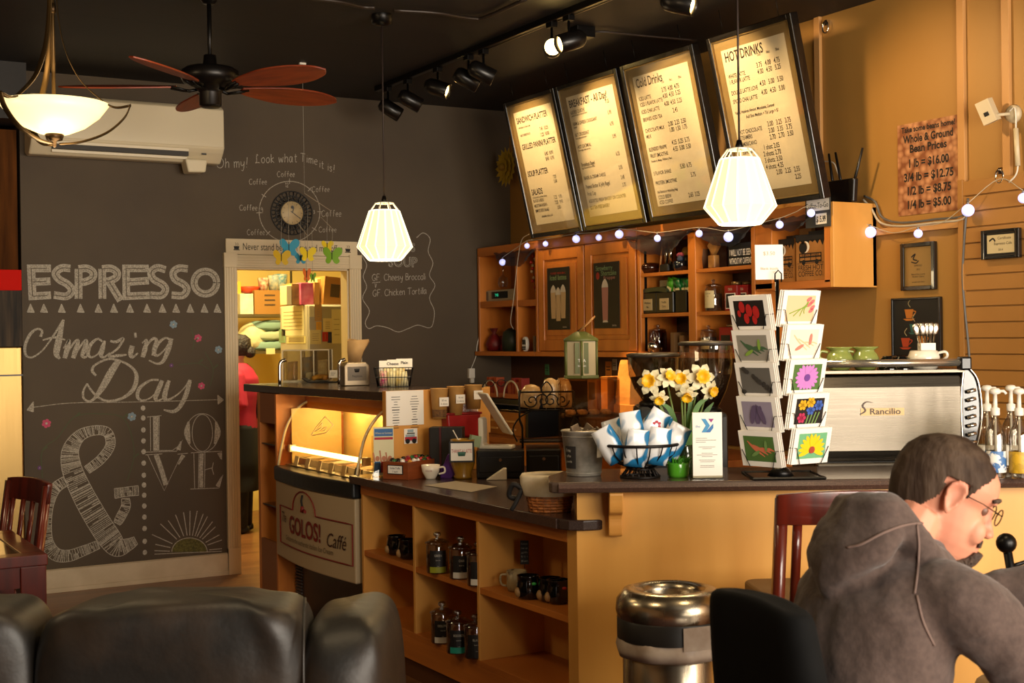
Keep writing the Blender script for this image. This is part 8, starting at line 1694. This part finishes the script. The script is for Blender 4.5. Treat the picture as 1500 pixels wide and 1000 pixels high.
g_ = shell('goatee', BEARD, lambda x, y, z: x > .045 and z < .036 and z > -.016 and y < .042-.25*max(0, z), .008, .02); remesh(g_, .005, 6)
shell('moustache', BEARD, lambda x, y, z: x > .088 and .046 < z < .062 and y < .03, .005, .006)
mm = MB(); mm.T = HM
for s_ in (-1, 1):
    mm.tube([(.108, s_*(.032+.022*math.cos(a*PI/7)), .118+.017*math.sin(a*PI/7)) for a in range(14)], .0014, 5, closed=True); mm.tube([(.108, s_*.053, .124), (.06, s_*.078, .132), (.0, s_*.082, .135), (-.012, s_*.08, .12)], .0013, 5)
mm.tube([(.108, -.011, .122), (.113, 0, .124), (.108, .011, .122)], .0014, 5); mm.build('glasses', mat('wire_frame_metal', '3a2c20', .3, .9), person)
mm = MB(); mm.T = HM
for s_ in (-1, 1): mm.ball((.074, s_*.033, .119), .0115, 10)
mm.build('eyes', mat('lid_shadow_tint', '6a4838', .5), person)  # eyes coloured dark to stand in for the shadow under the lids
mm = MB(); mm.T = HM
for s_ in (-1, 1): mm.tube(cat([(.094, s_*.014, .142), (.096, s_*.032, .15), (.082, s_*.052, .144)], 4), .0045, 6)
mm.build('eyebrows', BEARD, person)
# hooded sweatshirt: torso, sleeves and hood grown into one surface
m = MB()
TR = [(.44, .0, .165, .20), (.55, -.005, .17, .205), (.68, -.015, .168, .205), (.80, -.015, .165, .205), (.90, .0, .16, .212), (.98, .022, .152, .22), (1.015, .04, .138, .212), (1.05, .055, .12, .185), (1.08, .07, .10, .14), (1.115, .085, .08, .10)]
def tring(z, cx, d_, w_, n=32): return [(cx+d_*math.copysign(abs(math.cos(2*PI*j/n))**.85, math.cos(2*PI*j/n)), w_*math.copysign(abs(math.sin(2*PI*j/n))**.85, math.sin(2*PI*j/n)), z+.0*j) for j in range(n)]
m.skin([tring(*r) for r in TR])
m.tube(cat([RS+Vector((-.03, .06, .015)), RS, RS*.5+RE*.5+Vector((-.015, -.012, .01)), RE, RE*.5+RH*.5, RH], 5), [.085]+[.088]*5+[.086]*5+[.080]*5+[.072]*4+[.062]*3+[.052]*3, 16) if 0 else m.tube(cat([RS+Vector((-.03, .07, .01)), RS, RS*.5+RE*.5+Vector((-.01, -.012, .012)), RE, RE*.5+RH*.5, RH], 5), [(.066, .072, .078, .083, .086, .088, .088, .088)[i] if i < 8 else .088-(i-8)*.0021 for i in range(26)], 16)
m.tube(cat([LS+Vector((-.03, -.07, .01)), LS, LS*.5+LE*.5, LE, LE*.5+LH*.5, LH-Vector((.03, -.02, 0))], 5), [.088 if i < 8 else .088-(i-8)*.0021 for i in range(26)], 16)
# hood: thick rolled collar and the bag hanging behind the neck
m.tube(cat([(-.02, 0, 1.19), (.01, -.075, 1.18), (.062, -.112, 1.10), (.135, -.09, 1.02), (.175, 0, .985), (.15, .095, 1.07), (.075, .115, 1.13), (.01, .075, 1.18)], 4, True), .038, 12, closed=True)
m.skin([[(cx+a*math.cos(2*PI*j/20), b*math.sin(2*PI*j/20), z+tl*math.cos(2*PI*j/20)) for j in range(20)] for z, cx, a, b, tl in ((1.0, -.12, .015, .02, 0), (1.03, -.10, .045, .06, 0), (1.08, -.07, .075, .115, .01), (1.13, -.035, .085, .135, .01), (1.175, -.01, .075, .125, .01), (1.215, -.01, .045, .10, 0))])
hd = m.build('sweatshirt', HOOD, person); remesh(hd, .009, 7)
tx = bpy.data.textures.new('cloth_folds', 'CLOUDS'); tx.noise_scale = .10; tx.noise_depth = 1
md = hd.modifiers.new('folds', 'DISPLACE'); md.texture = tx; md.strength = .022; md.mid_level = .5
tx = bpy.data.textures.new('cloth_creases', 'CLOUDS'); tx.noise_scale = .045; md = hd.modifiers.new('creases', 'DISPLACE'); md.texture = tx; md.strength = .008
bpy.context.view_layer.update(); hev = hd.evaluated_get(bpy.context.evaluated_depsgraph_get()); PI_ = person.matrix_world.inverted()
m = MB()
for pts in ([(1241, 802), (1262, 797), (1295, 780), (1330, 768), (1360, 768), (1385, 780)], [(1343, 768), (1346, 800), (1344, 840), (1340, 870)], [(1343, 872), (1352, 910), (1368, 945)]):
    run = []
    for px, py in cat(pts, 6):
        ok, hit, nn, _ = hev.ray_cast(PI_ @ CP, (PI_.to_3x3() @ ray(px, py)).normalized())
        if ok and (not run or (hit-run[-1]).length < .06): run.append(hit+nn*.001)
    if len(run) > 2: m.tube(run, .0032, 5)
m.build('seam_lines', mat('seam_brown', '66524a', .85), person)
m = MB()
for s_ in (-1, 1): m.tube([(-.02, s_*.08, .50), (.20, s_*.12, .53), (.44, s_*.14, .51), (.455, s_*.14, .42), (.42, s_*.14, .10)], [.12, .105, .085, .08, .065], 14)
m.ball((0, 0, .49), .16, 14, 1, 1.15, .55); o = m.build('trousers', mat('dark_denim', '1a1c26', .85, col2='14161e', scale=80), person); remesh(o, .012, 4)
for s_ in (-1, 1): pillow(.47, s_*.14, .045, .27, .10, .09, .6, 24).build('shoe', mat('dark_shoe', '120f0d', .5), person)
# table in front of him, book, red napkin, iron chair
tcn_ = cf(1.74, 3.38)
t = thing('round_table', 'dark round table at the right edge before the seated man', 'table', tcn_, YR)
MB().lathe([(0, .70), (.45, .70), (.46, .715), (.46, .735), (.45, .74), (0, .74)], n=48).build('table_top', MAHOG, t); MB().lathe([(0, 0), (.24, 0), (.24, .02), (.04, .06), (.035, .70), (0, .70)], n=24).build('pedestal', BLKM, t)
q = cf(1.385, 3.60, .7405); o = MB().box(-.10, -.07, 0, .10, .07, .03).m(1).box(-.098, -.068, .030, .098, .068, .031).m(2).box(-.103, -.073, -.0, .103, -.0702, .03).build('open_book', [mat('book_pages', 'b8a888', .7), mat('page_olive', '8a8a3a', .6, col2='3a4a1c', scale=20), mat('book_red', '5a1614', .6)]); o.location = q; o.rotation_euler = (0, 0, YR+.3); tag(o, 'thick open book with dark red edge on the round table', 'book')
q = cf(1.37, 3.36, .7405); o = MB().prism(rrect(.14, .10, .02), .012, (0, 0, 0), (1, 0, 0), (0, 1, 0)).build('red_napkin', mat('napkin_red', 'a01c30', .8)); o.location = q; o.rotation_euler = (0, 0, YR-.2); tag(o, 'folded red napkin on the round table edge', 'napkin')
q = cf(1.455, 3.93); t = thing('iron_chair', 'black iron chair with a ball finial at the right edge', 'chair', q, YR)
for x in (0, .40):
    m = MB(); m.tube([(x-.0, 0, .955), (x+.035 if x == 0 else x-.035, .02, .78), (x+.05 if x == 0 else x-.05, .05, .45), (x+.03, .03, 0)], .013, 10); m.ball((x-.002, 0, .97), .030, 14); m.build('back_post', BLKM, t)
m = MB().tube(cat([(.01, .005, .90), (.10, .0, .925), (.20, 0, .93), (.30, 0, .925), (.39, .005, .90)], 4), .006, 6); m.build('top_rail', BLKM, t)
m = MB()
for x in (.14, .20, .26): m.tube([(x, .0, .925), (x, .05, .47)], .005, 6)
m.build('back_bars', BLKM, t); MB().lathe([(0, .44), (.20, .44), (.21, .455), (.20, .48), (0, .485)], (.20, .25, 0), 24).build('seat', BLACK, t)
for x in (.06, .34): MB().tube([(x, .42, .44), (x, .45, 0)], .012, 8).build('leg', BLKM, t)

# ------------------------------------------------------------------ kitchen seen through the doorway
kp = at_d(353, 700, 11.1); kp.z = 0
w2 = thing('person', 'woman in a red top and black apron standing in the kitchen doorway', 'person', kp, YR+PI)        # local +x faces left in the picture
K = 1.0; m = MB()
m.skin([[(cx+d_*math.cos(2*PI*j/20), w_*math.sin(2*PI*j/20), z) for j in range(20)] for z, cx, d_, w_ in ((.80, .0, .12, .16), (1.0, .0, .11, .15), (1.15, -.01, .12, .165), (1.28, -.01, .12, .185), (1.36, -.005, .09, .15), (1.40, .0, .06, .07))])
m.tube([(0, 0, 1.36), (.02, 0, 1.46)], .052, 12); m.lathe([(0, -.115), (.045, -.105), (.07, -.06), (.082, .0), (.08, .06), (.055, .10), (0, .115)], (.035, 0, 1.52), 18, 1.12, .95); m.ball((.125, 0, 1.50), .016, 8)
for s_ in (-1, 1):
    m.tube([(-.01, s_*.18, 1.32), (-.06, s_*.22, 1.08), (.18, s_*.17, .98)], [.05, .042, .028], 10); m.tube([(0, s_*.08, .85), (.0, s_*.09, .45), (.0, s_*.09, .07)], [.09, .065, .045], 10)
    wv = Vector((.18, s_*.17, .98)); m.skin([[wv+Vector((a, y*w_, z*.013)) for y, z in ((-1, -1), (1, -1), (1, 1), (-1, 1))] for a, w_ in ((0, .025), (.04, .036), (.08, .036))])
    for i in range(4): b = wv+Vector((.08, -.027+.018*i, 0)); m.tube([b, b+Vector((.035, 0, -.01)), b+Vector((.055+.008*(i in (1, 2)), 0, -.03))], [.009, .0085, .007], 7)
    b = wv+Vector((.02, -s_*.03, 0)); m.tube([b, b+Vector((.035, -s_*.02, -.012)), b+Vector((.055, -s_*.02, -.025))], [.011, .01, .008], 7)
o = m.build('body', SKN, w2); remesh(o, .007, 3)
m = MB(); m.skin([[(cx+d_*math.cos(2*PI*j/20), w_*math.sin(2*PI*j/20), z) for j in range(20)] for z, cx, d_, w_ in ((.84, .0, .145, .185), (1.0, -.005, .135, .175), (1.15, -.015, .145, .19), (1.28, -.015, .14, .205), (1.36, -.01, .10, .165), (1.41, .0, .065, .08))])
for s_ in (-1, 1): m.tube([(-.01, s_*.15, 1.32), (-.01, s_*.19, 1.30), (-.065, s_*.225, 1.08), (.15, s_*.175, .985)], [.06, .068, .058, .044], 12)
o = m.build('red_top', mat('red_cotton', 'a01030', .8), w2); remesh(o, .012, 4)
m = MB(); m.skin([[(cx+d_*math.cos(2*PI*j/20), w_*math.sin(2*PI*j/20), z) for j in range(20)] for z, cx, d_, w_ in ((.35, .02, .17, .19), (.6, .015, .165, .195), (.86, .01, .155, .195), (.9, .01, .15, .19))])
for s_ in (-1, 1): m.tube([(0, s_*.09, .7), (0, s_*.09, .05)], [.10, .07], 12); m.tube([(.14, s_*.07, .95), (.13, s_*.09, 1.25), (.0, s_*.08, 1.40), (-.13, s_*.05, 1.20), (-.15, 0, .95)], .014, 8)
m.box(.125, -.10, .85, .145, .10, 1.22); o = m.build('black_apron', mat('apron_black', '0c0b0c', .8), w2)
m = MB(); m.lathe([(.0, -.05), (.085, -.06), (.10, .02), (.095, .08), (.06, .115), (0, .125)], (.012, 0, 1.53), 20, 1.1, 1, .05, 7); m.ball((-.09, 0, 1.50), .05, 10); m.build('hair', mat('dark_hair', '160d08', .6, col2='2a1a10', scale=50, bump=.8), w2)
m = MB()
for s_ in (-1, 1): m.tube([(.135, s_*(.03+.02*math.cos(a*PI/5)), 1.535+.014*math.sin(a*PI/5)) for a in range(10)], .003, 5, closed=True)
m.tube([(.135, .05, 1.54), (.02, .09, 1.545)], .0025, 5).tube([(.135, -.05, 1.54), (.02, -.09, 1.545)], .0025, 5); m.build('glasses', mat('pink_frames', 'a04050', .4), w2)
for s_ in (-1, 1): pillow(.04, s_*.09, .04, .25, .09, .08, .6, 20).build('shoe', BLACK, w2)
# fridge with papers
YK = 10.0; fa = at_y(450, 446, YK); fb = at_y(503, 446, YK); fx0, fx1 = fa.x, fb.x+.12; zf = fa.z; fd = .62
t = thing('kitchen_fridge', 'pale kitchen fridge covered in pinned papers', 'fridge', (0, 0, 0)); FRM = mat('fridge_grey', 'a89f84', .4)
MB().box(fx0, YK, 0.05, fx1, YK+fd, zf).build('fridge_body', FRM, t, bevel=.01); MB().box(fx0+.004, YK-.025, 1.2, fx1-.004, YK-.004, zf-.01).build('fridge_door', FRM, t, bevel=.006); MB().box(fx0+.004, YK-.025, .1, fx1-.004, YK-.004, 1.185).build('fridge_door', FRM, t, bevel=.006)
MB().tube([(fx0+.04, YK-.03, .8), (fx0+.04, YK-.06, .85), (fx0+.04, YK-.06, 1.1), (fx0+.04, YK-.03, 1.15)], .01, 8).build('door_handle', CHROME, t); MB().box(fx0+.05, YK+.02, 0, fx1-.05, YK+fd-.05, .05).build('plinth', BLACK, t)
def pinned(i, px0, py0, px1, py1, c_, lab, side=False):
    if side: a, b = at_x(px0, py1, fx0-.002), at_x(px1, py0, fx0-.002); m = MB().box(-.002, min(a.y, b.y), a.z, 0, max(a.y, b.y), b.z).m(1); [m.box(-.003, min(a.y, b.y)+.04, a.z+(b.z-a.z)*(.2+.12*j), -.002, max(a.y, b.y)-.05, a.z+(b.z-a.z)*(.2+.12*j)+.004) for j in range(6)]; loc = (fx0-.001, 0, 0)
    else: a, b = at_y(px0, py1, YK-.026), at_y(px1, py0, YK-.026); m = MB().box(a.x, -.002, a.z, b.x, 0, b.z).m(1); [m.box(a.x+.02, -.003, a.z+(b.z-a.z)*(.25+.15*j), b.x-.02, -.002, a.z+(b.z-a.z)*(.25+.15*j)+.004) for j in range(4)]; loc = (0, YK-.0255-.0022*(i % 3), 0)
    o = m.build('pinned_paper', [mat('paper_%s' % c_, c_, .75), mat('paper_print', '8a7c58', .75)]); o.location = loc; tag(o, lab, 'paper', 'papers on the kitchen fridge')
for i, q in enumerate(((413, 447, 445, 492, 'd8cf9c', 'large cream page on the side of the kitchen fridge', 1), (420, 492, 448, 503, 'c8bc7a', 'yellowish page low on the side of the kitchen fridge', 1), (409, 482, 418, 502, '7f9a6a', 'small green card low on the side of the kitchen fridge', 1), (453, 448, 460, 464, 'cfc48c', 'narrow cream note at the top left of the fridge door', 0), (461, 446, 471, 470, 'b0884a', 'tan picture at the top of the fridge door', 0), (473, 466, 486, 486, 'd8c890', 'cream note in the middle of the fridge door', 0), (463, 471, 471, 484, 'd09a2c', 'orange note in the middle of the fridge door', 0), (486, 453, 500, 503, 'd6cb96', 'tall cream page at the right of the fridge door', 0), (472, 486, 480, 500, 'a8281c', 'red heart card low on the fridge door', 0), (480, 486, 486, 502, '2a2c4a', 'dark blue card low on the fridge door', 0), (454, 483, 470, 504, 'c8b878', 'buff page low on the left of the fridge door', 0))): pinned(i, *q[:4], q[4], q[5], bool(q[6]))
def kbox(px0, py0, px1, py1, Y, z0, d, name, c_, lab, cat_, rz=0, col2=None, group=None, extra=None):
    a, b = at_y(px0, py1, Y), at_y(px1, py0, Y); z = z0 if z0 is not None else a.z; m = MB().box(0, 0, 0, b.x-a.x, d, b.z-z)
    if extra: extra(m, b.x-a.x, b.z-z)
    o = m.build(name, [mat('k_%s' % c_, c_, .65, col2=col2, scale=10), mat('k_dark_print', '4a3418', .7)], bevel=.003); o.location = (a.x, Y, z); o.rotation_euler = (0, 0, rz); return tag(o, lab, cat_, group)
ZF = zf+.001
kbox(428, 415, 440, 446, YK+.10, ZF, .2, 'cereal_box', 'a8813c', 'brown patterned box on top of the kitchen fridge, left', 'box', 0, '6a4a1c'); kbox(420, 418, 427, 446, YK+.10, ZF, .15, 'cream_box', 'd8cc98', 'narrow cream box at the left end of the fridge top', 'box'); kbox(441, 414, 459, 446, YK+.06, ZF, .2, 'pink_box', 'c03a5e', 'pink box on top of the kitchen fridge', 'box', 0, 'd8788a'); kbox(461, 413, 468, 445, YK+.10, ZF, .2, 'tan_box', 'b0823c', 'narrow tan box between the pink box and the cartons on the fridge', 'box'); kbox(465, 408, 478, 444, YK+.14, ZF, .2, 'cream_carton', 'd0bc78', 'cream carton behind the large kraft carton on the fridge', 'carton')
o = kbox(473, 404, 503, 441, YK+.05, ZF, .3, 'kraft_carton', 'a06a26', 'large kraft carton leaning on top of the kitchen fridge', 'carton', 0, None, None, lambda m, w, h: m.m(1).box(w*.3, -.002, h*.3, w*.75, 0, h*.75)); o.rotation_euler = (0, .10, 0)
# wire shelves with goods along the kitchen's back wall
YS = 11.3; ks0, ks1 = at_y(346, 460, YS).x-.25, at_y(412, 460, YS).x+.25; zs1, zs2, zs3 = at_y(375, 460, YS).z, at_y(375, 514, YS).z, .55
t = thing('wire_shelf_unit', 'chrome wire shelf unit along the kitchen back wall', 'shelf unit', (0, 0, 0)); SM = mat('wire_chrome', '8a7c58', .3, .8)
for x in (ks0, ks1):
    for y in (YS, YS+.4): MB().cyl((x, y, 0), (x, y, zs1+.45), .012, n=8).build('post', SM, t)
for z in (zs1, zs2, zs3):
    m = MB().box(ks0, YS, z-.025, ks1, YS+.006, z).box(ks0, YS+.394, z-.025, ks1, YS+.4, z)
    for i in range(20): m.box(ks0+(ks1-ks0)*i/19-.003, YS, z-.006, ks0+(ks1-ks0)*i/19+.003, YS+.4, z)
    m.build('wire_shelf', SM, t)
kbox(373, 425, 421, 452, YS+.05, zs1+.001, .28, 'brown_carton', '9a6a2a', 'long brown carton on the upper kitchen shelf', 'carton', 0, None, None, lambda m, w, h: [m.m(1).box(w*.3, -.002, h*(.35+.2*j), w*.62, 0, h*(.42+.2*j)) for j in range(3)]); kbox(352, 430, 371, 456, YS+.05, zs1+.001, .25, 'plastic_tub', 'c0bc9a', 'pale plastic tub on the upper kitchen shelf', 'tub', 0, 'd8d4b8'); kbox(346, 412, 353, 456, YS+.12, zs1+.001, .2, 'yellow_carton', 'd09c2a', 'tall yellow carton at the left of the upper kitchen shelf', 'carton')
zc_ = at_y(395, 425, YS).z+.003
for i, (px, c_, r, lab) in enumerate(((387, 'b04a28', .05, 'small reddish jar on the brown carton in the kitchen'), (403, '7a8a8a', .06, 'grey stack of cups left on the brown carton'), (412, '3f7a8a', .065, 'blue stack of cups right on the brown carton'))): q = at_y(px, 425, YS+.15); o = MB().lathe([(0, 0), (r*.8, 0), (r, r*2.2), (r*.9, r*2.3), (0, r*2.2)], n=16).build('cup_stack', mat('k_%s' % c_, c_, .5, col2='c8c0a0', scale=30)); o.location = (q.x, YS+.17, zc_); tag(o, lab, 'cups')
q = at_y(366, 430, YS+.15); o = MB().lathe([(0, 0), (.07, .01), (.10, .06), (.095, .065), (0, .03)], n=18).build('red_bowl', mat('k_redbowl', 'c0401c', .4)); o.location = (q.x, YS+.18, at_y(362, 430, YS+.05).z+.003); tag(o, 'red bowl on the plastic tub in the kitchen', 'bowl')
for i, (px, w_, c_, lab) in enumerate(((372, .16, 'd6cc9e', 'crumpled cream bag on the lower kitchen shelf, left'), (362, .12, 'ccc08c', 'small cream bag behind the woman on the lower kitchen shelf'))): q = at_y(px, 514, YS+.15); o = pillow(0, 0, w_*.8, w_*1.6, .25, w_*1.6, .7, 24).build('cream_bag', mat('k_%s' % c_, c_, .7, bump=.8, scale=12)); o.location = (q.x, YS+.18, zs2+.001); tag(o, lab, 'bag', 'cream bags on the lower kitchen shelf')
for i in range(3): q = at_y(395, 514, YS+.15); o = pillow(0, 0, .045, .38, .28, .09, .5, 24).build('folded_towel', mat('k_towel%d' % (i % 2), ('7f9a8a', 'a8b090')[i % 2], .85)); o.location = (q.x, YS+.18, zs2+.001+.09*i); tag(o, ('bottom folded towel of the pile on the lower kitchen shelf', 'middle pale folded towel of the pile in the kitchen', 'top folded towel of the pile in the kitchen')[i], 'towel', 'folded towels in the kitchen')
kbox(390, 510, 403, 519, YS-.012, None, .006, 'shelf_label', 'd8c890', 'cream label on the lower kitchen shelf edge', 'label'); kbox(346, 470, 361, 480, YS+.1, zs2+.25, .2, 'dark_red_crate', '5a1c14', 'dark red crate between the kitchen shelves', 'crate').location.z = zs2+.001
for i, (px, py) in enumerate(((410, 545), (497, 540))): q = at_z(px, 562, H2); o = MB().tube(cat([(0, 0, 0), (0, 0, .10), (.01, 0, .135), (.04, 0, .145)], 4), .011, 8).build('chrome_tube', CHROME); o.location = (q.x, min(q.y, 7.78), H2); tag(o, ('bent chrome tube left of the clear box on the raised worktop', 'bent chrome tube behind the napkin dispenser')[i], 'tube')
